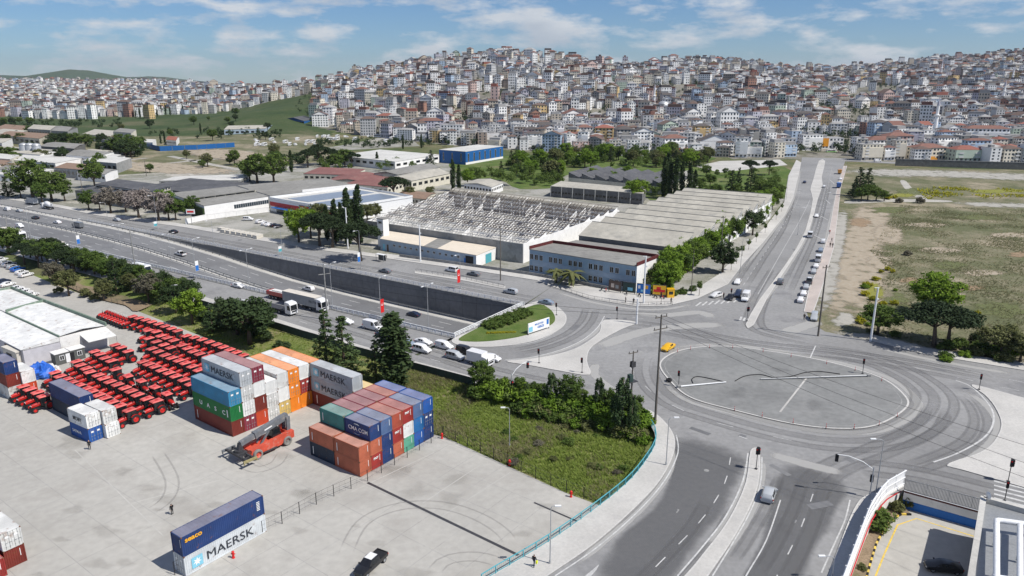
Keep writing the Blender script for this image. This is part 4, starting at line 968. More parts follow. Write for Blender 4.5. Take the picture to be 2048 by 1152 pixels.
# ================================================================== yard sheds, debris
def quadroof(): pass
def house_px(corners,z0,h): return [G(*c,z0 + h) for c in corners]
mat('parapet_green',(.16,.22,.17),.8,.12,2,dirt=((.33,.36,.33),.5,.8)); mat('shed_cream',(.56,.53,.47),.85,.08,1.5); mat('brown_door',(.115,.08,.065),.7,.15,3); mat('cabin_grey',(.10,.105,.10),.7,.1,3); mat('plaster_violet',(.50,.49,.52),.85,.08,1)
zr = 5.2
C1 = [G(0,0,0)] * 0 + house_px([(12,624),(118,672),(212,650),(88,603)],ZY,zr)      # main white shed roof: left, front-left, front-right, back
ctr = sum(C1,Vector()) / 4; SH = thing('white_shed','long white storage shed with cream roof and green parapet beside the tractors','shed',(ctr.x,ctr.y,ZY)); off = -SH.location
a_,b_,c_,d_ = C1
mb = MB(); P4 = [a_,b_,c_,d_]; mb.prism([(p.x,p.y) for p in P4],ZY,ZY + zr - .35); obj('wall',(rel(mb),'white_wall'),SH)
mid1,mid2 = (a_ + d_) / 2,(b_ + c_) / 2; mb = MB(); zz = ZY + zr - .1
for q,sg in (((a_,b_,mid2,mid1),0),((mid1,mid2,c_,d_),1)):
 vs = [Vector((p.x,p.y,zz + (.5 if (p is mid1 or p is mid2) else 0))) for p in q]; mb.add(vs,[(0,1,2,3)])
obj('roof',(rel(mb),'roof_white'),SH)
mb = MB(); mb.bar((d_.x,d_.y,zz + .3),(c_.x,c_.y,zz + .3),.35,.9); mb.bar((a_.x,a_.y,zz + .3),(d_.x,d_.y,zz + .3),.3,.8); mb.bar((a_.x,a_.y,zz),(b_.x,b_.y,zz),.25,.4); obj('parapet',(rel(mb),'parapet_green'),SH)
e1_,e2_ = (c_ - b_),(a_ - b_); ex,ey = e1_.normalized(),e2_.normalized()
mb = MB(); f0,f1 = b_ + e1_ * .42,b_ + e1_ * 1.02; out = -ey
q = [Vector((f0.x,f0.y,ZY + 4.3)),Vector((f1.x,f1.y,ZY + 4.3)),Vector((f1.x,f1.y,ZY + 3.4)) + out * 4.0,Vector((f0.x,f0.y,ZY + 3.4)) + out * 4.0]
mb.add(q + [p - Vector((0,0,.12)) for p in q],[(0,3,2,1),(4,5,6,7),(0,1,5,4),(1,2,6,5),(2,3,7,6),(3,0,4,7)]); obj('awning',(rel(mb),'roof_white'),SH)
mb = MB(); g0 = f0 + out * .04 + ex * .3; g1 = f1 + out * .04 - ex * .6; mb.add([(g0.x,g0.y,ZY),(g1.x,g1.y,ZY),(g1.x,g1.y,ZY + 3.9),(g0.x,g0.y,ZY + 3.9)],[(0,1,2,3)]); obj('doorway',(rel(mb),'plaster_violet'),SH)
mb = MB(); p = f1 + out * 3.9; mb.cyl((p.x,p.y,ZY),(p.x,p.y,ZY + 3.4),.05); obj('post',(rel(mb),'grey_metal'),SH)
# lean-to on the left and the next shed behind
mb = MB(); w0 = b_ - ex * 7.5; w1 = a_ - ex * 7.5 + ey * 30; z4 = ZY + 4.0
LT_ = thing('lean_to_shed','lower lean-to with brown roller doors along the front of the white shed','shed',(w0.x,w0.y,ZY)); off = -LT_.location
bb,aa = b_ - ex * .05,a_ - ex * .05 + ey * 30
mb.prism([(p.x,p.y) for p in (w0,bb,aa,w1)],ZY,z4 - .05); obj('wall',(rel(mb),'plaster_violet'),LT_)
mb = MB(); mb.add([(w0.x - ex.x * .3,w0.y - ex.y * .3,z4 - .0),(bb.x,bb.y,z4 + .9),(aa.x,aa.y,z4 + .9),(w1.x - ex.x * .3,w1.y,z4)],[(0,1,2,3)]); mb.add([(w0.x,w0.y,z4 - .3),(bb.x,bb.y,z4 - .3),(bb.x,bb.y,z4 + .88),(w0.x,w0.y,z4 - .02)],[(0,1,2,3)]); obj('roof',(rel(mb),'roof_white'),LT_)
for k,s in enumerate((2.2,7.5,14,20,27)):
 c0 = w0 + ey * s - ex * .06; c1 = c0 + ey * (3.2 if k != 1 else 2.6); mb = MB(); mb.add([(c0.x,c0.y,ZY),(c0.x,c0.y,ZY + 3.4),(c1.x,c1.y,ZY + 3.4),(c1.x,c1.y,ZY)],[(0,1,2,3)]); mb.add([(c0.x - ex.x * .02 + (c1.x - c0.x) * t,c0.y - ex.y * .02 + (c1.y - c0.y) * t,ZY + z) for t in (.1,.9) for z in (.1,3.3)],[(0,1,3,2)]); obj('door',(rel(mb),'brown_door'),LT_)
bs = a_ + ey * .3; S2 = thing('white_shed','white shed with cream roof behind the long shed, beside parked white cars','shed',(bs.x,bs.y,ZY)); off = -S2.location
P4 = [a_ + ey * .3,d_ + ey * .3,d_ + ey * 21,a_ + ey * 21]; mb = MB(); mb.prism([(p.x,p.y) for p in P4],ZY,ZY + zr - .3); obj('wall',(rel(mb),'white_wall'),S2)
m1,m2 = (P4[0] + P4[1]) / 2,(P4[2] + P4[3]) / 2; mb = MB()
for q in ((P4[0],m1,m2,P4[3]),(m1,P4[1],P4[2],m2)): mb.add([Vector((p.x,p.y,zz + (.5 if (p is m1 or p is m2) else 0))) for p in q],[(0,1,2,3)])
obj('roof',(rel(mb),'roof_white'),S2)
mb = MB(); mb.bar((P4[1].x,P4[1].y,zz + .3),(P4[2].x,P4[2].y,zz + .3),.35,.9); mb.bar((P4[2].x,P4[2].y,zz + .3),(P4[3].x,P4[3].y,zz + .3),.3,.8); obj('parapet',(rel(mb),'parapet_green'),S2)
AN = thing('annex_shed','small cream box-like annex with dark opening before the brown roller doors','shed',G(45,722,ZY),HEAD)
mb = MB(); mb.box(-3.2,3.2,-2.2,3.2,0,3.3); mb.box(-3.4,3.4,-2.4,3.4,3.3,3.55); obj('wall',(mb,'shed_cream'),AN); mb = MB(); mb.box(-3.25,-3.19,-1.6,2.4,0,2.6); mb.box(-1.6,.8,-2.26,-2.19,0,2.5); obj('opening',(mb,'black'),AN)
cb0 = G(113,732,ZY); cb1 = G(172,716,ZY); ch = math.atan2(cb1.y - cb0.y,cb1.x - cb0.x); CL = (cb1 - cb0).length
CB = thing('site_cabin','dark grey prefabricated cabin with white roof and window beside the tractors','cabin',cb0,ch)
mb = MB(); mb.box(0,CL,0,2.4,.1,2.6); obj('wall',(mb,'cabin_grey'),CB); mb = MB(); mb.box(-.15,CL * .47,-.15,2.55,2.6,2.78); mb.box(CL * .5,CL + .15,-.15,2.55,2.6,2.76); obj('roof',(mb,'white_wall'),CB)
for f in (.22,.82):
 x = CL * f; mb = MB(); mb.box(x - .5,x + .5,-.05,.0,1.0,2.1); w = obj('window',(mb,'white_metal'),CB); mb = MB(); mb.box(x - .4,x - .04,-.07,-.045,1.1,2.0); mb.box(x + .04,x + .4,-.07,-.045,1.1,2.0); obj('pane',(mb,'glass'),w)
for f,m in ((.42,'white_metal'),(.56,'black')):
 x = CL * f; mb = MB(); mb.box(x - .45,x + .45,-.04,.0,.15,2.2); obj('door',(mb,m),CB)
def heap(name,px,r,h,m,label,cat,z=ZY,seed=1,rough=.25,sx=1.4):
 c = G(*px,z); mb = MB(); n,k = 22,8; vs = []
 for j in range(k + 1):
  for i in range(n):
   a = 2 * PI * i / n; t = j / k; rr = r * math.cos(t * PI / 2) ** .7; q = mnoise.noise((math.cos(a) * 2 + seed,math.sin(a) * 2,t * 3)) + .6 * mnoise.noise((math.cos(a) * 6 + seed,math.sin(a) * 6,t * 8))
   rr *= 1 + rough * q; vs.append((rr * math.cos(a) * sx,rr * math.sin(a),h * math.sin(t * PI / 2) * (1 + rough * q * .7) if j else -.05))
 mb.add(vs,[(j * n + i,j * n + (i + 1) % n,(j + 1) * n + (i + 1) % n,(j + 1) * n + i) for j in range(k) for i in range(n)])
 o = obj(name,(mb,m),None,c,HEAD); tag(o,label,cat); return o
mat('tarp',(.03,.13,.52),.45,.12,1.5,bump=.4,bscale=2); mat('pale_rubble',(.60,.50,.42),.9,.2,2); mat('bag_white',(.66,.65,.63),.8,.1,2)
heap('tarpaulin_heap',(83,752),2.5,2.7,'tarp','crumpled blue tarpaulin draped over a heap beside the sheds','tarpaulin',seed=3,rough=.5,sx=1.1)
def sacks(n,x0,x1,y0,y1,r,h,m,nm,lab,cat,g,seed):
 rr = random.Random(seed)
 for i,x in enumerate(sorted(rr.uniform(x0,x1) for _ in range(n))): heap(nm,(x,rr.uniform(y0,y1)),r * rr.uniform(.8,1.2),h * rr.uniform(.7,1.2),m,f'{lab}, {nth(i)} from left',cat,seed=i + seed,rough=.3,sx=1.2)['group'] = g
sacks(22,49,67,741,766,.65,.8,'pale_rubble','rubble_sack','pale pink sack in the heap between tarpaulin and containers','sack','pale sacks by the tarpaulin',1)
sacks(12,98,117,734,748,.6,.9,'bag_white','bulk_bag','white bulk bag between tarpaulin and dark cabin','bag','white bags by the tarpaulin',40)

# ================================================================== road vehicles
mat('car_paint',(.6,.6,.6),.35,0,spec=.5,coat=.5)
for k,c in dict(white=(.72,.72,.72),silver=(.40,.42,.44),grey=(.14,.15,.165),black=(.012,.012,.014),navy=(.018,.028,.06),blue=(.02,.12,.42),taxi=(.75,.42,.01),green=(.16,.55,.03),steel=(.22,.27,.34),red=(.42,.03,.025),cream=(.6,.56,.47),orange=(.7,.3,.03)).items():
 mat('car_' + k,c,.32,0,spec=.5,coat=.5)
mat('tail_red',(.45,.01,.01),.3,0); mat('lamp_clear',(.62,.64,.66),.15,0,spec=.6); mat('trailer_grey',(.40,.40,.39),.7,.1,.8,dirt=((.30,.29,.27),.5,.7)); mat('trailer_top',(.58,.54,.48),.8,.1,.5,dirt=((.43,.39,.33),.5,.4)); mat('plate',(.6,.6,.6),.5,0)
CARS = dict(
 #  x, zb, belt, roof, wbelt, wroof   (rear to front)
 sedan=(4.55,.33,[(-2.27,.40,.78,.80,.72,.66),(-2.2,.26,.92,.95,.82,.72),(-1.72,.2,.97,1.01,.88,.76),(-1.02,.2,.96,1.39,.89,.60),(-.15,.2,.94,1.45,.89,.62),(.42,.2,.93,1.42,.89,.61),(1.15,.2,.91,.97,.88,.74),(1.95,.22,.80,.84,.84,.70),(2.2,.26,.66,.69,.76,.62),(2.27,.36,.55,.57,.66,.56)]),
 hatch=(4.0,.32,[(-2.0,.42,.85,.9,.74,.66),(-1.95,.26,.95,1.05,.82,.70),(-1.62,.2,.96,1.38,.86,.60),(-.9,.2,.95,1.47,.87,.62),(-.05,.2,.93,1.49,.87,.62),(.4,.2,.92,1.44,.87,.61),(1.05,.2,.92,1.0,.86,.72),(1.65,.22,.82,.86,.82,.68),(1.92,.27,.66,.70,.75,.6),(2.0,.38,.55,.57,.66,.55)]),
 suv=(4.55,.36,[(-2.27,.46,.95,1.0,.78,.7),(-2.2,.32,1.05,1.2,.86,.74),(-1.9,.26,1.06,1.58,.91,.66),(-1.0,.26,1.05,1.68,.92,.68),(-.1,.26,1.04,1.69,.92,.68),(.42,.26,1.02,1.63,.92,.67),(1.1,.26,1.02,1.10,.91,.78),(1.85,.28,.95,.99,.88,.74),(2.18,.32,.78,.82,.80,.66),(2.27,.42,.62,.64,.7,.6)]),
 minivan=(4.45,.33,[(-2.22,.44,1.0,1.15,.80,.72),(-2.17,.28,1.1,1.74,.86,.72),(-1.3,.22,1.08,1.82,.90,.74),(-.35,.22,1.05,1.83,.90,.74),(.45,.22,1.02,1.76,.90,.72),(1.25,.22,1.02,1.10,.88,.76),(1.85,.24,.93,.97,.85,.72),(2.15,.3,.74,.78,.78,.64),(2.22,.42,.6,.62,.68,.58)]),
 van=(5.4,.36,[(-2.7,.46,1.2,1.4,.92,.84),(-2.66,.34,1.25,2.35,.98,.84),(-1.5,.3,1.25,2.42,1.0,.86),(.2,.3,1.25,2.42,1.0,.86),(1.0,.3,1.22,2.3,1.0,.84),(1.75,.3,1.2,1.30,.97,.84),(2.35,.32,1.05,1.1,.93,.8),(2.62,.36,.85,.9,.88,.74),(2.7,.45,.7,.72,.8,.7)]))
def lower_body_mesh(st,paint):
 mb = MB(); k = 12; vs = []
 for x,zb,be,ro,w,wr in st:
  half = [(.80 * w,zb),(.985 * w,zb + .16),(w,(zb + be) / 2 + .05),(.965 * w,be),(wr + .02,ro - .05),(wr - .1,ro)]
  vs += [(x,-y,z) for y,z in half] + [(x,y,z) for y,z in half[::-1]]
 n = len(st); fs = [(i * k + j,i * k + (j + 1) % k,(i + 1) * k + (j + 1) % k,(i + 1) * k + j) for i in range(n - 1) for j in range(k)]
 fs += [tuple(range(k))[::-1],tuple(range((n - 1) * k,n * k))]; mb.add(vs,[f[::-1] for f in fs]); me = mb.mesh('body',paint); smooth_by_angle(me,28); return me,vs,k
def inset(vs,q,f=.88,o=.012,fx=None):
 P = [Vector(vs[i]) for i in q]; c = sum(P,Vector()) / 4; nn = (P[1] - P[0]).cross(P[3] - P[0]).normalized()
 if nn.dot(c - Vector((c.x * .2,0,.9))) < 0: nn = -nn
 return [c + (p - c) * f + nn * o for p in P]
def car_proto(kind,glass_rows=True,panel=False):
 L,wr_,st = CARS[kind]; root = thing('car' if kind != 'van' else 'van',None,None); root['category'] = 'car' if kind != 'van' else 'van'; PROTOS.append(root)
 me,vs,k = lower_body_mesh(st,'car_paint'); body = obj('body',me,root); n = len(st)
 cab = [s[3] - s[2] > .3 for s in st]
 sides = [i for i in range(n - 1) if cab[i] and cab[i + 1]]
 for i in sides:
  if panel and i != sides[-1]: continue
  for a,b in ((3,4),(8,7)):
   mb = MB(); mb.add(inset(vs,(i * k + a,(i + 1) * k + a,(i + 1) * k + b,i * k + b),.86),[(0,1,2,3),(3,2,1,0)]); obj('side_window',(mb,'glass'),root)
 f = max(i for i in range(n) if cab[i]); r = min(i for i in range(n) if cab[i])
 for nm,i,j in (('windshield',f,f + 1),('rear_window',r,r - 1)):
  if nm == 'rear_window' and panel: continue
  q = (i * k + 4,i * k + 7,j * k + 7,j * k + 4); mb = MB(); mb.add(inset(vs,q,.9,.03),[(0,1,2,3),(3,2,1,0)]); obj(nm,(mb,'glass'),root)
 for sg in (-1,1):
  xf,xr = st[-2],st[1]
  mb = MB(); mb.add([(xf[0] + .04,sg * xf[4] * .98,xf[2] - .12),(xf[0] + .09,sg * xf[4] * .6,xf[2] - .14),(xf[0] + .02,sg * xf[4] * .6,xf[2] + .015),(xf[0] - .2,sg * xf[4] * .985,xf[2] + .03)],[(0,1,2,3),(3,2,1,0)]); obj('headlight',(mb,'lamp_clear'),root)
  mb = MB(); zt = xr[2] - .02; mb.box(xr[0] - .05,xr[0] + .06,sg * xr[4] * .99 - .12,sg * xr[4] * .99 + .02,zt - .2,zt); obj('taillight',(mb,'tail_red'),root)
  xm = st[f + 1]; mb = MB(); mb.box(xm[0] - .32,xm[0] - .14,sg * (xm[4] + .1) - .09,sg * (xm[4] + .1) + .09,xm[2] + .02,xm[2] + .17); obj('mirror',(mb,'car_paint'),root)
  for x in (st[-1][0] - .82,st[0][0] + .82):
   add_wheel(root,x,sg * (max(s[4] for s in st) - .10),wr_,.2,'tyre','rim',0,'wheel',18)
 mb = MB(); mb.box(st[-1][0] - .06,st[-1][0] + .03,-.45,.45,.40,.52); obj('bumper_grille',(mb,'black'),root)
 return root
CPR = {k: car_proto(k) for k in CARS}; CPR['panelvan'] = car_proto('van',panel=True); CPR['smallvan'] = car_proto('minivan',panel=True)
def wheels(root,xs_,w,r=.5,tw=.3):
 for x in xs_:
  for sg in (-1,1): add_wheel(root,x,sg * w,r,tw,'tyre','rim',0,'wheel',16)
def truck_cab(root,x0,H=3.6,paint='car_paint',L=2.2):
 mb = MB(); w = 1.22; P = [(x0,.6),(x0 + L,.6),(x0 + L + .02,1.4),(x0 + L - .12,H - .55),(x0 + L - .5,H - .2),(x0 + .3,H),(x0,H)]; n = len(P)
 mb.add([(x,-w,z) for x,z in P] + [(x,w,z) for x,z in P],[tuple(range(n)),tuple(range(2 * n - 1,n - 1,-1))] + [(i,n + i,n + (i + 1) % n,(i + 1) % n) for i in range(n)])
 c = obj('cab',(mb,paint),root); mb = MB(); xw = x0 + L + .035
 mb.add([(xw,-1.08,1.55),(xw,1.08,1.55),(xw - .12,1.02,H - .75),(xw - .12,-1.02,H - .75)],[(0,1,2,3)]); obj('windshield',(mb,'glass'),c)
 for sg in (-1,1):
  mb = MB(); y = sg * (w + .012); mb.add([(x0 + .9,y,1.6),(x0 + L - .15,y,1.6),(x0 + L - .3,y,H - .85),(x0 + .9,y,H - .85)],[(0,1,2,3),(3,2,1,0)]); obj('side_window',(mb,'glass'),c)
  mb = MB(); mb.box(x0 + L - .05,x0 + L + .1,sg * 1.42 - .08,sg * 1.42 + .08,1.7,2.5); mb.box(x0 + L - .02,x0 + L + .03,min(sg * w,sg * 1.42),max(sg * w,sg * 1.42),2.4,2.45); obj('mirror',(mb,'black'),c)
  mb = MB(); mb.box(x0 + L + .02,x0 + L + .07,sg * .85 - .2,sg * .85 + .2,.75,1.0); obj('headlight',(mb,'lamp_clear'),c)
 mb = MB(); mb.box(x0 + L + .022,x0 + L + .05,-.8,.8,1.02,1.42); obj('grille',(mb,'black'),c); return c
def semi_proto(load):
 root = thing('truck',None,None); root['category'] = 'truck'; PROTOS.append(root)
 truck_cab(root,5.2,3.7); wheels(root,(6.2,2.6,-4.2,-5.5,-6.8),1.0)
 mb = MB(); mb.box(1.5,6.8,-.45,.45,.7,1.05); mb.box(-7.6,4.3,-.5,.5,.95,1.2); mb.box(-.5,1.2,-1.2,1.2,.5,1.0); obj('chassis',(mb,'black'),root)
 if load == 'box':
  mb = MB(); mb.box(-8.0,5.0,-1.27,1.27,1.2,3.85); bx = obj('trailer',(mb,'trailer_grey'),root); mb = MB(); mb.box(-8.02,5.02,-1.29,1.29,3.85,3.95); obj('trailer_roof',(mb,'trailer_top'),bx)
  for sg in (-1,1): text_on(bx,'FRUTIX CEP',.9,(sg * -2.6,sg * 1.28,2.3),(PI / 2,0,0 if sg < 0 else PI),'logo_dark',.01)
 elif load == 'flat':
  mb = MB(); mb.box(-8.0,4.8,-1.27,1.27,1.15,1.42); obj('trailer_bed',(mb,'dark_metal'),root); mb = MB(); mb.box(4.6,4.75,-1.2,1.2,1.42,2.2); obj('headboard',(mb,'grey_metal'),root)
 return root
SEMI = {k: semi_proto(k) for k in ('box','flat')}
def dump_proto():
 root = thing('truck',None,None); root['category'] = 'truck'; PROTOS.append(root); truck_cab(root,3.0,3.3); wheels(root,(4.0,-1.6,-3.0,-4.3),1.0)
 mb = MB(); mb.box(-5.2,3.2,-.5,.5,.7,1.15); obj('chassis',(mb,'black'),root)
 mb = MB(); mb.box(-5.4,2.8,-1.27,1.27,1.2,1.4); mb.box(-5.4,2.8,-1.27,-1.15,1.4,2.3); mb.box(-5.4,2.8,1.15,1.27,1.4,2.3); mb.box(2.68,2.8,-1.15,1.15,1.4,2.9); mb.box(-5.4,-5.3,-1.15,1.15,1.4,2.3); bd = obj('cargo_bed',(mb,'car_red'),root)
 mb = MB(); mb.box(-4.6,1.8,-1.0,1.0,1.4,2.35); mb.box(-3.6,.8,-.7,.6,2.35,2.6); obj('load',(mb,'bag_white'),bd); return root
DUMP = dump_proto()
def boxtruck_proto(L=4.2,H=2.9):
 root = thing('truck',None,None); root['category'] = 'truck'; PROTOS.append(root); truck_cab(root,L / 2 - .1,2.45,L=1.7); wheels(root,(L / 2 + .9,-L / 2 + .9),.85,.42,.26)
 mb = MB(); mb.box(-L / 2,L / 2 + .3,-.5,.5,.5,.85); obj('chassis',(mb,'black'),root); mb = MB(); mb.box(-L / 2 - .1,L / 2 - .2,-1.12,1.12,.85,H + .15); obj('cargo_box',(mb,'car_paint'),root); return root
BOXT = boxtruck_proto(); BOXL = boxtruck_proto(6.5,3.3)
def mixer_proto():
 root = thing('mixer_truck',None,None); root['category'] = 'truck'; PROTOS.append(root); truck_cab(root,2.8,3.0); wheels(root,(3.8,-1.4,-2.8),1.0); mb = MB(); mb.box(-4,3,-.5,.5,.7,1.1); obj('chassis',(mb,'black'),root)
 mb = MB(); mb.M = Matrix.Translation((-.9,0,2.35)) @ Matrix.Rotation(math.radians(-12),4,'Y'); mb.lathe([(.05,3.0),(.7,2.9),(1.15,1.6),(1.2,.2),(1.0,-1.4),(.55,-3.1),(.05,-3.12)],18,'x'); me = mb.mesh('drum','car_paint',True); obj('drum',me,root)
 mb = MB(); mb.bar((-3.9,-.6,1.1),(-3.9,-.4,3.4),.12); mb.bar((-3.9,.6,1.1),(-3.9,.4,3.4),.12); mb.bar((-3.9,0,3.2),(-4.6,0,1.6),.4); obj('chute',(mb,'grey_metal'),root); return root
MIX = mixer_proto()
def bus_proto(L=8.5,H=3.0,lower='car_paint'):
 root = thing('bus',None,None); root['category'] = 'bus'; PROTOS.append(root); w = 1.18
 mb = MB(); mb.box(-L / 2,L / 2,-w,w,.4,1.35); obj('lower_body',(mb,'car_paint'),root); mb = MB(); P = [(-L / 2,1.352),(L / 2 - .02,1.352),(L / 2 - .28,H - .25),(L / 2 - .6,H),(-L / 2 + .15,H),(-L / 2,H - .2)]; n = len(P)
 mb.add([(x,-w + .03,z) for x,z in P] + [(x,w - .03,z) for x,z in P],[tuple(range(n)),tuple(range(2 * n - 1,n - 1,-1))] + [(i,n + i,n + (i + 1) % n,(i + 1) % n) for i in range(n)]); up = obj('upper_body',(mb,'car_white'),root)
 k = int((L - 1.2) / 1.15)
 for sg in (-1,1):
  for i in range(k):
   x = -L / 2 + .45 + i * 1.15; y = sg * (w - .015); mb = MB(); mb.add([(x,y,1.5),(x + 1.0,y,1.5),(x + 1.0,y,H - .55),(x,y,H - .55)],[(0,1,2,3),(3,2,1,0)]); obj('side_window',(mb,'glass'),up)
 mb = MB(); mb.add([(L / 2 + .01,-1.0,1.42),(L / 2 + .01,1.0,1.42),(L / 2 - .24,1.0,H - .4),(L / 2 - .24,-1.0,H - .4)],[(0,1,2,3)]); obj('windshield',(mb,'glass'),up)
 wheels(root,(L / 2 - 1.6,-L / 2 + 1.9),1.02,.45,.28); mb = MB(); mb.box(-L * .2,L * .12,-.6,.6,H + .002,H + .2); obj('roof_unit',(mb,'white_metal'),up); return root
BUS = bus_proto(); BUSL = bus_proto(12,3.2)
def pickup_proto():
 root = thing('pickup_truck',None,None); root['category'] = 'pickup'; PROTOS.append(root)
 st = [(-2.6,.5,.9,.93,.80,.78),(-2.55,.4,1.02,1.05,.90,.86),(-.95,.36,1.02,1.06,.92,.87),(-.80,.36,1.04,1.70,.92,.68),(.0,.36,1.03,1.77,.92,.70),(.62,.36,1.02,1.70,.92,.68),(1.3,.36,1.04,1.12,.91,.78),(2.2,.38,.98,1.02,.9,.76),(2.5,.42,.82,.86,.82,.68),(2.6,.5,.66,.68,.74,.62)]
 CARS['pickup'] = (5.2,.38,st); PROTOS.pop(); bpy.data.objects.remove(root); root = car_proto('pickup'); root.name = 'pickup_truck'; root['category'] = 'pickup'
 mb = MB(); mb.box(-2.42,-.98,-.74,.74,1.0,1.075); obj('cargo_bed',(mb,'black'),root); mb = MB()
 for sg in (-1,1): mb.box(-2.5,-.98,sg * .8 - .06,sg * .8 + .06,1.04,1.16)
 mb.box(-2.55,-2.43,-.86,.86,1.04,1.16); obj('bed_rail',(mb,'black'),root); mb = MB(); mb.box(-.75,.55,-.56,.56,1.765,1.80); obj('roof_panel',(mb,'car_white'),root); return root
PICK = pickup_proto()
UH,BH = HEAD,math.atan2(.907,.42)
def car(proto,px,rz,paint,label,z=0.0,hw=False,group=None,cat=None,scale=1):
 p = G(*px,z)
 if hw:
  for _ in range(4): zz = hz(toUN(p)[0]); p = G(*px,zz)
  p.z += .012
 elif z == 0: p.z = .012
 pr = proto if not isinstance(proto,str) else CPR[proto]
 return place(pr,p,rz,label,cat,group,{'car_paint': 'car_' + paint},scale)
HWG = 'vehicles on the sunken highway'
for pr,px,c,lab in (('smallvan',(14,421),'white','white van on the highway at the left picture edge'),('sedan',(39,424),'silver','silver sedan on the highway right behind the white van'),('sedan',(71,438),'black','black sedan on the highway below the cement mixer'),('sedan',(115,447),'white','white sedan on the highway ahead of the flatbed lorry'),('suv',(617,581),'white','white estate car alone before the retaining wall'),('sedan',(827,632),'navy','dark blue sedan on the highway nearest the underpass')):
 car(pr,px,UH + PI,c,lab,hw=True,group=HWG)
car(BOXL,(158,456),UH + PI,'grey','dark grey lorry with high bed on the highway',hw=True,group=HWG,scale=.75)
car(PICK,(361,511),UH + PI,'white','white pickup with loaded bed on the highway',hw=True,group=HWG)
car('smallvan',(40,455),UH,'white','white delivery van on the near highway lanes at the left',hw=True,group=HWG)
NG = 'vehicles on the near service road'
car(SEMI['box'],(30,478),UH,'white','white roofed lorry behind the trees, nearest the left edge',group=NG); car(SEMI['box'],(112,503),UH,'white','white roofed lorry behind the trees, second from the left edge',group=NG)
car(BUSL,(192,528),UH,'white','long white coach behind the dark conifer',group=NG); car('panelvan',(252,544),UH,'white','white van roof showing above the hedge behind the green bus',group=NG)
car(BUS,(284,545),UH,'green','green and white minibus beside the concrete power pole',group=NG,scale=.95)
car('sedan',(477,575),UH,'white','white sedan half hidden behind the white railing',group=NG)
car(DUMP,(566,600),UH,'red','red tipper lorry carrying a pale load',group=NG); car(SEMI['flat'],(552,622),UH,'white','empty flatbed lorry with white cab',group=NG); car(SEMI['box'],(613,616),UH,'white','white lorry with long grey lettered trailer',group=NG)
car('sedan',(692,647),UH,'white','white sedan in front of the lorries',group=NG); c = car('panelvan',(746,659),UH,'white','white high roof van with small red mark behind the conifers',group=NG)
car('sedan',(768,674),UH,'navy','dark blue sedan half hidden by the tall conifer',group=NG); car('sedan',(813,690),UH,'steel','steel blue sedan emerging right of the tall conifer',group=NG)
for pr,px,col,lab in (('sedan',(847,688),'white','white sedan in the queue beside two white vans'),('minivan',(845,704),'white','white windowed small van in the kerbside queue lane'),('smallvan',(889,697),'white','white panel van in the middle of the queue'),('minivan',(911,718),'silver','silver minivan behind the white box truck'),('minivan',(931,707),'black','black van beside the white box truck'),('hatch',(985,721),'white','white hatchback on the far side of the box truck')): car(pr,px,UH,col,lab,group=NG)
car(BOXT,(955,728),UH,'white','white box truck at the head of the queue',group=NG)
FG = 'vehicles on the far service road'
car(BOXL,(66,409),UH + PI,'silver','grey box lorry parked on the verge beside the cement mixer',group=FG); car(MIX,(97,418),UH + PI,'white','white cement mixer lorry on the far service road',group=FG)
for pr,px,col,lab in (('sedan',(234,442),'silver','silver sedan below the blossoming trees'),('sedan',(347,466),'black','black sedan on the road before the supermarket'),('sedan',(770,545),'grey','grey sedan above the retaining wall near the low factory block'),('minivan',(903,543),'white','white minivan in the slip lane before the low block'),('sedan',(947,551),'grey','grey sedan in the slip lane behind the white minivan'),('suv',(1021,587),'silver','silver estate car approaching the underpass end'),('sedan',(1092,608),'steel','steel blue sedan turning round the grass island')): car(pr,px,UH + PI,col,lab,group=FG)
car('sedan',(1336,699),math.radians(-128),'taxi','yellow taxi beside the oval island'); 
car('hatch',(1537,995),math.radians(62),'silver','silver hatchback on the wide road at the bottom',scale=1.06)
pk = car(PICK,(742,1136),math.radians(-118),'black','black pickup with white roof on the yard at the bottom',z=ZY + .01)
car('sedan',(1885,1140),math.radians(168),'black','black sedan in the shaded corner of the walled parking lot',z=ZL + .01)
BG = 'vehicles on the boulevard'
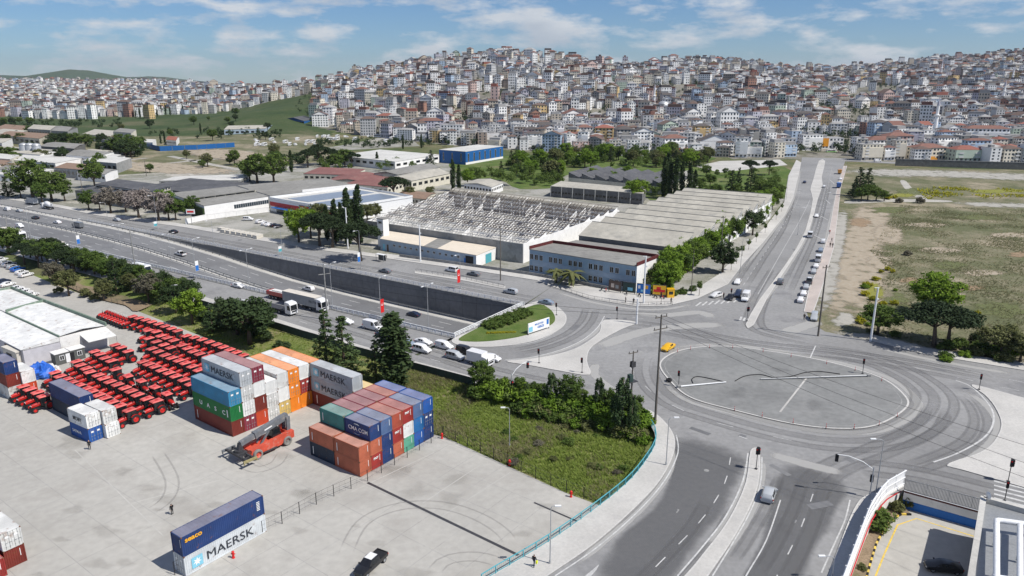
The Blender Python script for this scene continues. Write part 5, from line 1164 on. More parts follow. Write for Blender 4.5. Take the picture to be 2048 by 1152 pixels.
for pr,px,rz,col,lab in (('hatch',(1432,594),BH + PI - .5,'white','white hatchback turning by the factory corner'),('sedan',(1460,598),BH + PI,'black','black saloon at the crossing beside the white van'),('suv',(1476,592),BH + PI,'navy','navy car behind the black saloon at the crossing'),('panelvan',(1491,600),BH + PI,'white','white van waiting at the boulevard crossing'),('sedan',(1475,567),BH + PI,'white','white sedan behind the waiting cars on the boulevard'),('suv',(1560,567),BH,'grey','dark grey car alone on the right hand lanes of the boulevard'),
 ('minivan',(1628,639),BH + PI,'silver','silver van on the gravel by the tall concrete pole'),('sedan',(1601,603),BH,'white','white sedan, first of the parked line on the boulevard'),('sedan',(1607,590),BH,'white','white sedan, second of the parked line on the boulevard'),('sedan',(1612,577),BH,'silver','silver sedan, third of the parked line on the boulevard'),(PICK,(1618,566),BH,'grey','grey pickup, fourth of the parked line on the boulevard'),('sedan',(1627,546),BH,'silver','silver sedan after the gap in the parked line'),('sedan',(1632,535),BH,'white','white sedan behind the parked minibus'),('van',(1636,522),BH,'white','white minibus in the parked line on the boulevard'),('sedan',(1641,503),BH,'steel','steel blue car ahead of the parked minibus'),('suv',(1646,486),BH,'white','white car at the far end of the parked line'),
 ('van',(1620,474),BH,'white','white minibus driving up the boulevard'),('sedan',(1633,434),BH + PI,'white','white sedan halfway up the boulevard'),('hatch',(1648,375),BH,'white','white car beside the wide part of the median'),('sedan',(1609,366),BH,'navy','dark car high on the left lanes of the boulevard'),(BOXT,(1677,376),BH,'blue','blue lorry parked at the upper boulevard kerb'),(BOXT,(1679,348),BH,'orange','orange lorry parked near the top of the boulevard'),('sedan',(1681,360),BH,'white','white car between the blue and orange lorries')): car(pr,px,rz,col,lab,group=BG)
PG = 'cars parked at the left edge'
for i,(px,col) in enumerate((((3,523),'white'),((11,528),'silver'),((19,532),'white'),((27,537),'silver'),((36,542),'blue'),((44,548),'white'),((53,553),'white'))): car('hatch' if i % 2 else 'suv',px,UH + PI / 2 + .25,col,f'{col} car, {nth(i)} from the left edge of the row under the trees',z=ZY + .01,group=PG)
for i,px in enumerate(((34,580),(43,584),(52,588),(62,593),(8,566),(16,572))): car('sedan' if i % 2 else 'hatch',px,UH + PI / 2 + .1,'white' if i != 4 else 'navy',f'{"white" if i != 4 else "navy"} car, {nth(i)} of the group behind the white shed',z=ZY + .01,group=PG)
for i,(pr,px,col) in enumerate((('minivan',(497,441),'white'),('suv',(520,446),'white'),('hatch',(531,450),'white'),('sedan',(540,452),'white'),('sedan',(549,453),'black'),('hatch',(558,455),'black'),('sedan',(590,440),'black'))): car(pr,px,UH + PI * (.5 if i else .1) + .2,col,f'{col} {"van" if i == 0 else "car"}, {nth(i)} from the left on the supermarket car park',z=-.05,group='cars at the supermarket')

# ================================================================== works buildings
mat('roof_grey',(.235,.23,.215),.9,.12,.6,.12,.08,bump=.15,dirt=((.16,.155,.145),.5,.25)); mat('roof_cream',(.64,.57,.47),.85,.06,.6,dirt=((.50,.45,.38),.4,.3)); mat('roof_pale',(.40,.38,.33),.9,.10,.5,.1,.08,dirt=((.26,.255,.235),.55,.2)); mat('roof_light',(.52,.515,.49),.85,.08,.5,.08,.06,dirt=((.40,.39,.37),.4,.2))
mat('roof_dark',(.085,.087,.095),.85,.15,.6,.15,.08,dirt=((.17,.165,.155),.45,.3)); mat('roof_redbrown',(.21,.095,.085),.85,.12,.8,.1,.1,dirt=((.28,.21,.18),.45,.3)); mat('roof_tile',(.27,.10,.065),.85,.15,1.5,.12,.1); mat('roof_rust',(.24,.165,.12),.85,.15,.8)
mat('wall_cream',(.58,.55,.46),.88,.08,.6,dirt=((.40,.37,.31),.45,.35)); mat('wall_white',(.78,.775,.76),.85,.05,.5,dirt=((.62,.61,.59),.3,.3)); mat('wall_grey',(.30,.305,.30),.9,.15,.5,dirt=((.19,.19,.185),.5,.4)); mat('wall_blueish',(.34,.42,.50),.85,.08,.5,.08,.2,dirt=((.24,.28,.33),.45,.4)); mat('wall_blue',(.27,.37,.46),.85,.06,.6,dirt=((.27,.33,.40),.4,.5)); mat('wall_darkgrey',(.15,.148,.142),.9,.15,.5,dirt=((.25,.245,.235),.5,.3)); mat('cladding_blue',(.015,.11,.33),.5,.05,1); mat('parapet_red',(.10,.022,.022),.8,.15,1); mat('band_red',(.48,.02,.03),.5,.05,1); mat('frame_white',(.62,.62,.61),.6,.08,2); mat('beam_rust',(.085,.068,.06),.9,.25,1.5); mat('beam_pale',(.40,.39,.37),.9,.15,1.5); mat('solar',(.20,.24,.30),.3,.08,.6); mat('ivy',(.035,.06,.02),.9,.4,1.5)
def winrow(root,p0,p1,z0,z1,n,fill=.7,out=None,joined=False,frame='frame_white',pane='glass',a0=0.0,a1=1.0,skipk=()):
 p0,p1 = Vector(p0),Vector(p1); d = p1 - p0; L = d.length; d.normalize(); nn = Vector((d.y,-d.x,0)); J = MB()
 for k in range(n):
  if k in skipk: continue
  c = L * (a0 + (a1 - a0) * (k + .5) / n); w = L * (a1 - a0) / n * fill; A = p0 + d * (c - w / 2) + nn * .02; B = p0 + d * (c + w / 2) + nn * .02
  if joined: q = nn * .015; J.add([(*(A + q).xy,z0),(*(B + q).xy,z0),(*(B + q).xy,z1),(*(A + q).xy,z1)],[(0,1,2,3)]); continue
  mb = MB(); mb.bar(((A + B) / 2).to_3d().xy.to_3d() + Vector((0,0,z0)),((A + B) / 2).xy.to_3d() + Vector((0,0,z1)),.06,w,up=d) if False else mb.add([(*(A + nn * e).xy,z) for e in (-.05,.04) for z in (z0,z1)] + [(*(B + nn * e).xy,z) for e in (-.05,.04) for z in (z0,z1)],[(2,6,7,3),(0,2,3,1),(6,4,5,7),(3,7,5,1),(0,4,6,2)])
  f = obj('window',(mb,frame),root); i = .09
  for h in (0,1):
   a = A + d * (i + h * (w - i) / 2); b = A + d * ((w - i) / 2 + h * (w - i) / 2); q = nn * .055; mb = MB(); mb.add([(*(a + q).xy,z0 + i),(*(b + q).xy,z0 + i),(*(b + q).xy,z1 - i),(*(a + q).xy,z1 - i)],[(0,1,2,3)]); obj('pane',(mb,pane),f)
 if joined: stuff(obj('windows',(J,pane),root))
def bldg(name,label,px4,h,roof='roof_grey',wall='wall_white',gable=0.0,axis=0,z0=-.15,cat='building',rise=None,over=.3,parapet=None,group=None,zt=None):
 P = [G(*p,h) for p in px4]; c = sum(P,Vector()) / 4; root = thing(name,label,cat,(c.x,c.y,z0),0,group); Q = [Vector((p.x - c.x,p.y - c.y,0)) for p in P]; H = h - z0
 mb = MB(); mb.prism([(p.x,p.y) for p in Q],0,H - (.55 if parapet else .02))
 if gable:
  e = [(0,1),(3,2)] if axis == 0 else [(1,2),(0,3)]          # eaves edges
  (a,b),(d,f) = [(Q[i],Q[j]) for i,j in e]; r0,r1 = (a + d) / 2,(b + f) / 2
  mb.add([(*a.xy,H - .02),(*d.xy,H - .02),(*r0.xy,H + gable - .02)],[(0,1,2),(2,1,0)]); mb.add([(*b.xy,H - .02),(*f.xy,H - .02),(*r1.xy,H + gable - .02)],[(0,1,2),(2,1,0)])
  obj('wall',(mb,wall),root); mb = MB()
  dr = (r1 - r0).normalized() * over
  for s,t in ((a,b),(d,f)):
   o = (s - r0); o = o * (1 + over / max(o.length,.1)) - o; dz = -gable * over / max((s - r0).length,.1)
   vs = [(*(s + o - dr).xy,H + dz),(*(t + o + dr).xy,H + dz),(*(r1 + dr).xy,H + gable),(*(r0 - dr).xy,H + gable)]; mb.add(vs + [(x,y,z - .12) for x,y,z in vs],[(0,1,2,3),(3,2,1,0),(0,1,5,4),(0,4,7,3),(1,2,6,5)])
  obj('roof',(mb,roof),root)
 else:
  obj('wall',(mb,wall),root); cc = Vector(); mb = MB(); mb.prism([(p.x * 1.005,p.y * 1.005) for p in Q],H - .25 if not parapet else H - .5,H if not parapet else H - .45); obj('roof',(mb,roof),root)
  if parapet:
   mb = MB()
   for i in range(4): a,b = Q[i],Q[(i + 1) % 4]; mb.bar((*a.xy,H + .1),(*b.xy,H + .1),.25,.9)
   obj('parapet',(mb,parapet),root)
 return root,Q,H
# blue-grey office block
r,Q,H = bldg('office_block','two storey pale blue office block with dark red parapet behind the billboards',[(1059,498),(1273.5,532),(1316,515),(1106,486)],8.0,'roof_grey','wall_blue')
mb = MB()
for i,j in ((3,0),(2,3),(1,2)): mb.bar((*Q[i].xy,H + .45),(*Q[j].xy,H + .45),.3,1.0)
obj('parapet',(mb,'parapet_red'),r); mb = MB(); mb.bar((*(Q[1] + Vector((.05,0,0))).xy,H - 3.5),(*(Q[2] + Vector((.05,0,0))).xy,H - 3.5),.12,8.4); obj('side_wall',(mb,'wall_white'),r)
for zz in (1.2,4.9): winrow(r,Q[0],Q[1],zz,zz + 1.8,21,.72,skipk=(3,7,11,15,18) if zz > 4 else (3,7,11,15))
mb = MB(); d = Q[1] - Q[0]; nn = Vector((d.y,-d.x,0)).normalized(); a,b = Q[0] + d * .03 + nn * .05,Q[0] + d * .97 + nn * .05; mb.add([(*a.xy,3.1),(*b.xy,3.1),(*b.xy,4.6),(*a.xy,4.6)],[(0,1,2,3)]); obj('spandrel',(mb,'wall_blueish'),r)
# rear office wing
r,Q,H = bldg('office_wing','grey concrete wing between the office block and the sawtooth hall',[(1113,490),(1340,519),(1364,507),(1153,480)],6.2,'roof_grey','wall_blueish'); winrow(r,Q[0],Q[1],4.2,5.0,14,.5,joined=True)
def sawtooth(name,label,px4,h,teeth,rise,roof,wall,glaze='glass_blue',back=1,wallside=None):
 P = [G(*p,h) for p in px4]; c = sum(P,Vector()) / 4; root = thing(name,label,'factory',(c.x,c.y,-.15)); Q = [Vector((p.x - c.x,p.y - c.y,0)) for p in P]; H = h + .15
 mb = MB(); mb.prism([(p.x,p.y) for p in Q],0,H); obj('wall',(mb,wall),root)
 for k in range(teeth):
  f0,f1 = k / teeth,(k + 1) / teeth; a,b = Q[0].lerp(Q[3],f0),Q[1].lerp(Q[2],f0); d,e = Q[0].lerp(Q[3],f1),Q[1].lerp(Q[2],f1); mb = MB(); o = (b - a).normalized() * .25
  if back: vs = [(*(a - o).xy,H + .02),(*(b + o).xy,H + .02),(*(e + o).xy,H + rise),(*(d - o).xy,H + rise)]
  else: vs = [(*(a - o).xy,H + rise),(*(b + o).xy,H + rise),(*(e + o).xy,H + .02),(*(d - o).xy,H + .02)]
  mb.add(vs + [(x,y,z - .14) for x,y,z in vs],[(0,1,2,3),(4,7,6,5),(0,4,5,1),(1,5,6,2),(2,6,7,3),(3,7,4,0)]); t = obj('roof_slope',(mb,roof),root)
  rd = MB(); rd.bar(Vector((*(d - o).xy,H + rise + .03)),Vector((*(e + o).xy,H + rise + .03)),.45,.16); obj('ridge_line',(rd,'roof_grey'),t)  # grey bar added along each crest to set the teeth apart
  mb = MB(); s,u_ = (d,e) if back else (a,b); mb.add([(*s.xy,H),(*u_.xy,H),(*u_.xy,H + rise - .1),(*s.xy,H + rise - .1)],[(0,1,2,3),(3,2,1,0)]); obj('glazing',(mb,glaze),t)
  mb = MB()
  for s,u_ in ((a,d),(b,e)): mb.add([(*s.xy,H),(*u_.xy,H),(*(u_ if back else s).xy,H + rise - .12)],[(0,1,2),(2,1,0)])
  obj('gable_end',(mb,'frame_white' if wallside is None else wallside),t)
 return root,Q,H
r,Q,H = sawtooth('sawtooth_hall','large factory hall with ten grey sawtooth roofs beside the boulevard',[(1158,471),(1361,497),(1543,403),(1369,389)],7.6,10,3.2,'roof_pale','wall_white')
mb = MB(); d = Q[1] - Q[0]; nn = Vector((d.y,-d.x,0)).normalized() * .06; a,b = Q[0] + nn,Q[1] + nn; mb.add([(*a.xy,0),(*b.xy,0),(*b.xy,H),(*a.xy,H)],[(0,1,2,3)]); obj('front_wall',(mb,'wall_darkgrey'),r)  # front sheet darker than the white hall: its shade put into the colour
winrow(r,Q[1],Q[2],1.2,2.4,18,.6,joined=True)
mb = MB()
for k in range(21): p = Q[1].lerp(Q[2],k / 20); mb.bar((p.x + .12,p.y - .1,0),(p.x + .12,p.y - .1,H),.3)
stuff(obj('pilasters',(mb,'wall_white'),r))
r,Q,H = sawtooth('sawtooth_shed','derelict shed with seven dark sawtooth roofs and white glazed fronts among trees',[(1137,352),(1150,350.5),(1345,367),(1335,369.5)],3.6,7,3.0,'roof_dark','wall_cream') if False else (None,None,None)
A,B = G(1137,355,4),G(1335,374,4); C_ = G(1193,340,4); ux = (B - A).normalized(); dp = (C_ - A); c = A + (B - A) / 2 + dp / 2; r = thing('sawtooth_shed','derelict shed with seven dark sawtooth roofs and pale glazed fronts among trees','factory',(c.x,c.y,-.15)); mb = MB(); q = [A - c,B - c,B - c + dp,A - c + dp]; mb.prism([(p.x,p.y) for p in q],0,4.15); obj('wall',(mb,'wall_cream'),r)
for k in range(7):
 s0,s1 = q[0].lerp(q[1],k / 7),q[0].lerp(q[1],(k + 1) / 7); mb = MB(); vs = [(*s0.xy,7.3),(*s1.xy,4.3),(*(s1 + dp).xy,4.3),(*(s0 + dp).xy,7.3)]; mb.add(vs + [(x,y,z - .15) for x,y,z in vs],[(0,1,2,3),(4,7,6,5),(0,4,5,1),(2,6,7,3),(3,7,4,0)]); t = obj('roof_slope',(mb,'roof_dark'),r)
 mb = MB(); mb.add([(*s0.xy,4.15),(*(s0 + dp).xy,4.15),(*(s0 + dp).xy,7.2),(*s0.xy,7.2)],[(0,1,2,3),(3,2,1,0)]); obj('glazing',(mb,'beam_pale'),t); mb = MB(); mb.add([(*s0.xy,4.15),(*s1.xy,4.15),(*s0.xy,7.2)],[(0,1,2),(2,1,0)]); obj('gable_end',(mb,'wall_grey'),t)
# gutted hall
P = [G(*p,6.6) for p in ((735,441),(1046,488),(1238,420),(905,381))]; c = sum(P,Vector()) / 4; r = thing('gutted_hall','roofless white factory hall with bare roof frames open to the sky','factory',(c.x,c.y,-.15)); Q = [Vector((p.x - c.x,p.y - c.y,0)) for p in P]; H = 6.75
mb = MB(); mb.prism([(p.x,p.y) for p in Q],None,.12); obj('floor',(mb,'roof_light'),r)
for k,(i,j) in enumerate(((0,1),(1,2),(2,3),(3,0))):
 a,b = Q[i],Q[j]; d = (b - a).normalized(); nn = Vector((d.y,-d.x,0)); mb = MB(); o,n_ = nn * .15,-nn * .15
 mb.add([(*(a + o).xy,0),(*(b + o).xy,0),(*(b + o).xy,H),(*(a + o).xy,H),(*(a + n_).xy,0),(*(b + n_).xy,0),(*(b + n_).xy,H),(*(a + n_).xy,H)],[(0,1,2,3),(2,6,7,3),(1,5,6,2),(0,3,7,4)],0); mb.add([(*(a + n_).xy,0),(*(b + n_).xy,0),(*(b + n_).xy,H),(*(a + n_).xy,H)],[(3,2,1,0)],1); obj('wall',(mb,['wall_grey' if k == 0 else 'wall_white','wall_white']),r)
def QP(s,t): return Q[0].lerp(Q[1],s).lerp(Q[3].lerp(Q[2],s),t)
NT,NB = 9,8
for k in range(NT):
 t0,t1 = k / NT,(k + 1) / NT; mb = MB(); rj = random.Random(k)
 for i in range(56):
  s = (i + .5) / 56
  if rj.random() < .16: continue
  a,b = QP(s,t0 + .01),QP(s,t1 - .02); mb.bar((*a.xy,H - .9),(*b.xy,H + 1.2),.16,.18)
 for f in (.0,.33,.66,1.0):
  a,b = QP(0.005,t0 + (t1 - t0) * f * .97 + .006),QP(.995,t0 + (t1 - t0) * f * .97 + .006); zz = H - .9 + 2.1 * f; mb.bar((*a.xy,zz + .12),(*b.xy,zz + .12),.16,.16)
 stuff(obj('roof_frame',(mb,'beam_rust' if k else 'beam_pale'),r))
 for i in range(NB + 1):
  s = i / NB; a = QP(min(max(s,.004),.996),t1 - .015); mb = MB(); mb.bar((*a.xy,0),(*a.xy,H + 1.1),.35); 
  obj('column',(mb,'wall_white'),r)
  if rj.random() < .62 and 0 < i < NB + 1:
   b = QP(min(max(s,.004),.996),t0 + .012); mb = MB(); nn = (QP(1,.5) - QP(0,.5)).normalized() * .1; zb = H - 2.6
   mb.add([(*(a + nn).xy,zb),(*(b + nn).xy,zb),(*(b + nn).xy,H - .8),(*(a + nn).xy,H + 1.1),(*(a - nn).xy,zb),(*(b - nn).xy,zb),(*(b - nn).xy,H - .8),(*(a - nn).xy,H + 1.1)],[(0,1,2,3),(7,6,5,4),(3,2,6,7),(0,4,5,1)]); obj('gable_infill',(mb,'wall_white'),r)
 mb = MB(); a,b = QP(.004,t1 - .015),QP(.996,t1 - .015)
 mb.bar((*a.xy,H - .3),(*b.xy,H - .3),.25,.55); obj('gutter_beam',(mb,'wall_white'),r)
mb = MB(); vs = [(*QP(0,.945).xy,H + .3),(*QP(.96,.945).xy,H + .3),(*QP(.96,1.03).xy,H + 1.2),(*QP(0,1.03).xy,H + 1.2)]; mb.add(vs,[(0,1,2,3),(3,2,1,0)]); obj('remaining_roof',(mb,'roof_pale'),r)
# low front block with broken end
r,Q,H = bldg('low_block','long low whitewashed block with broken right end before the gutted hall',[(760,477),(952,510),(992,494),(778,462)],4.2,'roof_cream','wall_blueish'); mb = MB(); d = Q[1] - Q[0]
mb.add([(*(Q[1] + Vector((.05,.02,0))).xy,0),(*(Q[2] + Vector((.05,0,0))).xy,0),(*(Q[2] + Vector((.05,0,0))).xy,H - .3),(*(Q[1] + Vector((.05,0,0))).xy,H - .3)],[(0,1,2,3)]); obj('end_wall',(mb,'wall_white'),r)
winrow(r,Q[0],Q[1],2.2,3.1,12,.42,a0=.13,a1=.86); nn = Vector((d.y,-d.x,0)).normalized() * .06
for f0,f1,m in ((.90,.975,'black'),(.885,.9,'logo_blue'),(.03,.055,'logo_sky'),(.075,.095,'brown_door')):
 a,b = Q[0] + d * f0 + nn,Q[0] + d * f1 + nn; mb = MB(); mb.add([(*a.xy,0),(*b.xy,0),(*b.xy,3.6 if m == 'black' else 2.6),(*a.xy,3.6 if m == 'black' else 2.6)],[(0,1,2,3)]); obj('broken_opening' if m == 'black' else 'door',(mb,m),r)
a,b = Q[1].lerp(Q[2],.45),Q[1].lerp(Q[2],.75); mb = MB(); mb.add([(a.x + .1,a.y,0),(b.x + .1,b.y,0),(b.x + .1,b.y,3.2),(a.x + .1,a.y,3.2)],[(0,1,2,3)]); obj('door',(mb,'turquoise'),r)
mb = MB(); a,b = Q[0] + (Q[3] - Q[0]) * .03,Q[0]; s0,s1 = .48,.62; vs = [Q[0].lerp(Q[1],s0),Q[0].lerp(Q[1],s1),Q[3].lerp(Q[2],s1),Q[3].lerp(Q[2],s0)]; mb.add([(*p.xy,H + .02) for p in vs],[(0,1,2,3)]); obj('stripped_roof',(mb,'roof_grey'),r)
tw = thing('stair_tower','slim white tower standing behind the left end of the low block','tower',G(768,492,0),HEAD); mb = MB(); mb.box(-1.5,1.5,-1.5,1.5,0,10.4); obj('wall',(mb,'wall_white'),tw); mb = MB(); mb.box(-1.65,1.65,-1.65,1.65,10.4,10.7); obj('roof',(mb,'roof_grey'),tw); mb = MB(); mb.box(-.8,.8,-1.56,-1.5,8.8,9.6); obj('window',(mb,'glass'),tw)
r,Q,H = bldg('pillared_shed','long dark shed with flat pale roof and pillars behind the halls',[(1102,372),(1286,387),(1292,377),(1122,362)],5.6,'roof_pale','wall_darkgrey'); winrow(r,Q[0],Q[1],2.0,3.0,26,.75,joined=True)
for k in range(9):
 p = Q[0].lerp(Q[1],k / 8); mb = MB(); d = Q[1] - Q[0]; nn = Vector((d.y,-d.x,0)).normalized() * .25; mb.bar((*(p + nn).xy,0),(*(p + nn).xy,H - .1),.5); obj('pillar',(mb,'wall_grey'),r)
# supermarket
r,Q,H = bldg('supermarket','flat roofed supermarket with broad red fascia band and entrance canopy',[(539,396),(668,418),(825,393),(712,374)],6.3,'roof_light','white_metal',parapet='white_metal'); d = Q[1] - Q[0]; nn = Vector((d.y,-d.x,0)).normalized(); L = d.length; dh = d.normalized()
def face(mb,f0,f1,z0,z1,o): a,b = Q[0] + d * f0 + nn * o,Q[0] + d * f1 + nn * o; mb.add([(*a.xy,z0),(*b.xy,z0),(*b.xy,z1),(*a.xy,z1)],[(0,1,2,3)]); return mb
obj('red_band',(face(MB(),0,1,2.9,4.9,.05),'band_red'),r); obj('shop_window',(face(MB(),.10,.38,.1,2.3,.06),'glass_blue'),r); obj('plinth',(face(MB(),0,1,.0,.4,.04),'grey_metal'),r)
sg = obj('sign',(face(MB(),.48,.64,2.4,5.6,.12),'logo_blue'),r); obj('sign_panel',(face(MB(),.49,.63,3.0,5.5,.16),'band_red'),sg); p = Q[0] + d * .495 + nn * .19; text_on(r,'BIZIM',1.5,(p.x,p.y,3.6),(PI / 2,0,math.atan2(d.y,d.x)),'logo_white',.03,1.0); p = Q[0] + d * .49 + nn * .19; text_on(r,'TOPTAN',.55,(p.x,p.y,2.5),(PI / 2,0,math.atan2(d.y,d.x)),'logo_white',.01,1.4)
mb = MB(); a = Q[0] + d * .08 + nn * 2; b = Q[0] + d * .40 + nn * 2; q = [Q[0] + d * .08,Q[0] + d * .40,b,a]; mb.prism([(p.x,p.y) for p in q],2.4,2.7,bottom=True); obj('canopy',(mb,'logo_blue'),r)
for k,(s0,s1,t0,t1) in enumerate(((.12,.45,.12,.92),(.55,.88,.12,.92))):
 mb = MB(); mb.prism([(p.x,p.y) for p in (QP_ for QP_ in [Q[0].lerp(Q[1],s).lerp(Q[3].lerp(Q[2],s),t) for s,t in ((s0,t0),(s1,t0),(s1,t1),(s0,t1))])],H - .44,H - .3); obj('solar_array',(mb,'solar'),r)
# old warehouse beside it
r,Q,H = bldg('warehouse','big grey roofed warehouse with white end wall left of the supermarket',[(408,411),(536,392),(470,372),(340,386)],6.0,'roof_grey','wall_white'); winrow(r,Q[0],Q[1],2.6,4.4,16,.9,a0=.44,a1=1,joined=True,pane='glass_blue')
mb = MB(); a,b = Q[0].lerp(Q[3],.42),Q[1].lerp(Q[2],.42); mb.bar((*a.xy,H + .9),(*b.xy,H + .9),4.0,.3); o = obj('roof_monitor',(mb,'roof_grey'),r)
for k in range(7): p = a.lerp(b,.02 + .96 * k / 6); mb = MB(); mb.bar((*p.xy,H - .1),(*p.xy,H + .8),.5,3.6); obj('pier',(mb,'wall_cream'),r)
mb = MB(); e = Q[0] - Q[3]; nn = Vector((-e.y,e.x,0)).normalized(); nn = nn if nn.x < 0 else -nn
mb.bar((*(Q[3].lerp(Q[0],.1) + nn * .4).xy,2.4),(*(Q[0] + nn * .4).xy,2.4),.8,4.8); obj('ivy',(mb,'ivy'),r)
r,Q,H = bldg('warehouse','second grey flat roofed warehouse joined behind the supermarket',[(540,391),(715,372),(650,356),(475,371)],6.2,'roof_grey','wall_white'); mb = MB(); mb.bar((*Q[0].lerp(Q[1],.35).xy,H + .5),(*Q[1].xy,H + .5),.3,1.2); obj('parapet',(mb,'wall_white'),r)
r,Q,H = bldg('monitor_hall','dark roofed hall with clerestory monitor behind the blossoming trees',[(150,381),(272,398),(345,380),(225,364)],5.0,'roof_dark','wall_grey'); mb = MB(); q = [Q[0].lerp(Q[1],s).lerp(Q[3].lerp(Q[2],s),t) for s,t in ((.12,.35),(.98,.35),(.98,.98),(.12,.98))]; mb.prism([(p.x,p.y) for p in q],H,H + 1.9); o = obj('monitor_wall',(mb,'wall_cream'),r)
mb = MB(); mb.prism([(p.x * 1.02,p.y * 1.02) for p in q],H + 1.9,H + 2.2); obj('monitor_roof',(mb,'roof_dark'),r); winrow(r,q[0],q[1],H + .5,H + 1.5,6,.75); winrow(r,q[1],q[2],H + .5,H + 1.5,8,.75)
gs = 'smaller halls of the works area'
for lab,px4,h,rf,wl,gb,ax in (
 ('low hall with maroon roof and cream walls nearest the round green tree',[(607,347),(706,350),(730,338),(640,334)],5,'roof_redbrown','wall_cream',0,0),
 ('long maroon roofed hall with clerestory behind the supermarket',[(655,361),(735,363),(772,349),(690,346)],4.5,'roof_redbrown','wall_cream',1.2,1),
 ('maroon flat roofed hall with cream side and window slots',[(690,367),(775,374),(825,358),(745,351)],5,'roof_redbrown','wall_cream',0,0),
 ('grey gabled hall with cream walls and dark openings beside the cypress',[(774,356),(823,361),(900,346),(855,338)],6,'roof_pale','wall_cream',1.6,1),
 ('long grey hall with ridge skylights behind the gabled hall',[(748,346),(795,349),(880,334),(840,328)],6,'roof_grey','wall_cream',1.4,1),
 ('wide low white warehouse with pale flat roof beside the blue building',[(672,311),(790,323),(878,309),(760,299)],6,'roof_light','wall_white',0,0),
 ('small white gabled shed behind the gutted hall',[(928,367),(983,374),(1006,365),(955,358)],4.5,'roof_pale','wall_white',1.2,1),
 ('grey roofed hut near the upper boulevard trees',[(1440,399),(1490,402),(1505,390),(1460,388)],3.5,'roof_grey','wall_grey',0,0),
 ('small pink roofed outbuilding beside the round pine',[(790,392),(850,398),(872,386),(820,381)],3.5,'roof_rust','wall_cream',1.0,0),
 ('low dark flat roof between the warehouses and the fields',[(290,372),(420,392),(500,366),(380,356)],4,'roof_dark','wall_grey',0,0),
 ('long pale concrete roof beside the field tracks',[(318,361),(480,360),(500,348),(350,353)],3.5,'roof_light','wall_grey',0,0)):
 r,Q,H = bldg('works_hall',lab,px4,h,rf,wl,gb,ax,cat='factory',group=gs); winrow(r,Q[1],Q[2],H * .45,H * .72,7,.6,joined=True)
 winrow(r,Q[0],Q[1],H * .45,H * .72,9,.6,joined=True)
r,Q,H = bldg('blue_hall','bright blue clad industrial hall with narrow window strips',[(878,299),(931,303),(1006,292),(955,289)],9.5,'roof_light','cladding_blue'); winrow(r,Q[1],Q[2],2,8,7,.25); winrow(r,Q[0],Q[1],2,8,3,.14)
mb = MB(); a,b = Q[1],Q[2]; d = b - a; nn = Vector((d.y,-d.x,0)).normalized() * .05; mb.add([(*(a + nn).xy,0),(*(b + nn).xy,0),(*(b + nn).xy,1.6),(*(a + nn).xy,1.6)],[(0,1,2,3)]); obj('base_band',(mb,'wall_white'),r)
gs = 'industrial sheds at the far left'
for lab,px4,h,rf,wl,gb in (
 ('grey roofed shed at the far left behind silver tanks',[(-40,300),(80,309),(118,300),(0,292)],6,'roof_pale','wall_white',1.2),('rust roofed shed at the left edge below the far trees',[(0,270),(78,277),(110,268),(20,262)],7,'roof_rust','wall_cream',1),
 ('wide shed with white roof near the left edge tanks',[(0,318),(110,326),(185,312),(70,305)],5,'roof_light','wall_white',0),('dark open shed right of the silver tanks',[(80,292),(148,297),(170,288),(110,284)],6,'roof_grey','wall_darkgrey',1),
 ('pale arched storehouse at the far left',[(55,257),(100,260),(125,253),(80,250)],8,'roof_pale','wall_grey',2.5),('grey arched storehouse next to the pale one',[(102,261),(135,263),(155,255),(125,252)],8,'roof_grey','wall_grey',2.5),
 ('blocky beige mill with rooftop machines above dark trees',[(226,263),(262,266),(272,259),(240,256)],14,'roof_grey','wall_cream',0),('long low shed roof left of the blue fence',[(150,318),(205,324),(250,312),(195,307)],4,'roof_grey','wall_white',.8),
 ('white low store behind the left roadside trees',[(-60,345),(60,352),(110,338),(0,333)],4,'roof_light','wall_white',0),('small orange house right of the mill',[(332,279),(352,281),(358,274),(340,272)],5,'roof_tile','wall_white',1.5),
 ('pale flat canopy beside the mill',[(272,283),(305,285),(312,279),(280,277)],5,'roof_light','wall_white',0),('long grey hall with arched roof at the depot edge',[(448,259),(530,257),(545,250),(465,251)],7,'roof_pale','wall_blueish',2)):
 r,Q,H = bldg('industrial_shed',lab,px4,h,rf,wl,gb,0,cat='shed',group=gs); winrow(r,Q[0],Q[1],H * .4,H * .7,8,.6,joined=True)
r,Q,H = bldg('arched_showroom','dark blue glass showroom with curved roof beside the sloping road',[(567,238),(608,242),(655,233),(615,228)],10,'roof_dark','cladding_blue',3,1); winrow(r,Q[0],Q[1],2,9,8,.85,joined=True)
for i,px in enumerate(((52,318),(64,318),(77,319))):
 p = G(*px,0); t = thing('storage_tank',f'silver upright storage tank at the far left, {nth(i)} from the picture edge','tank',p,0,'silver tanks'); mb = MB(); mb.lathe([(3.2,0),(3.2,11),(2.8,11.8),(.2,12.6)],18); obj('shell',mb.mesh('shell','galvanised',True),t); mb = MB(); mb.lathe([(3.3,10.5),(3.3,10.8)],18); obj('band',(mb,'grey_metal'),t)

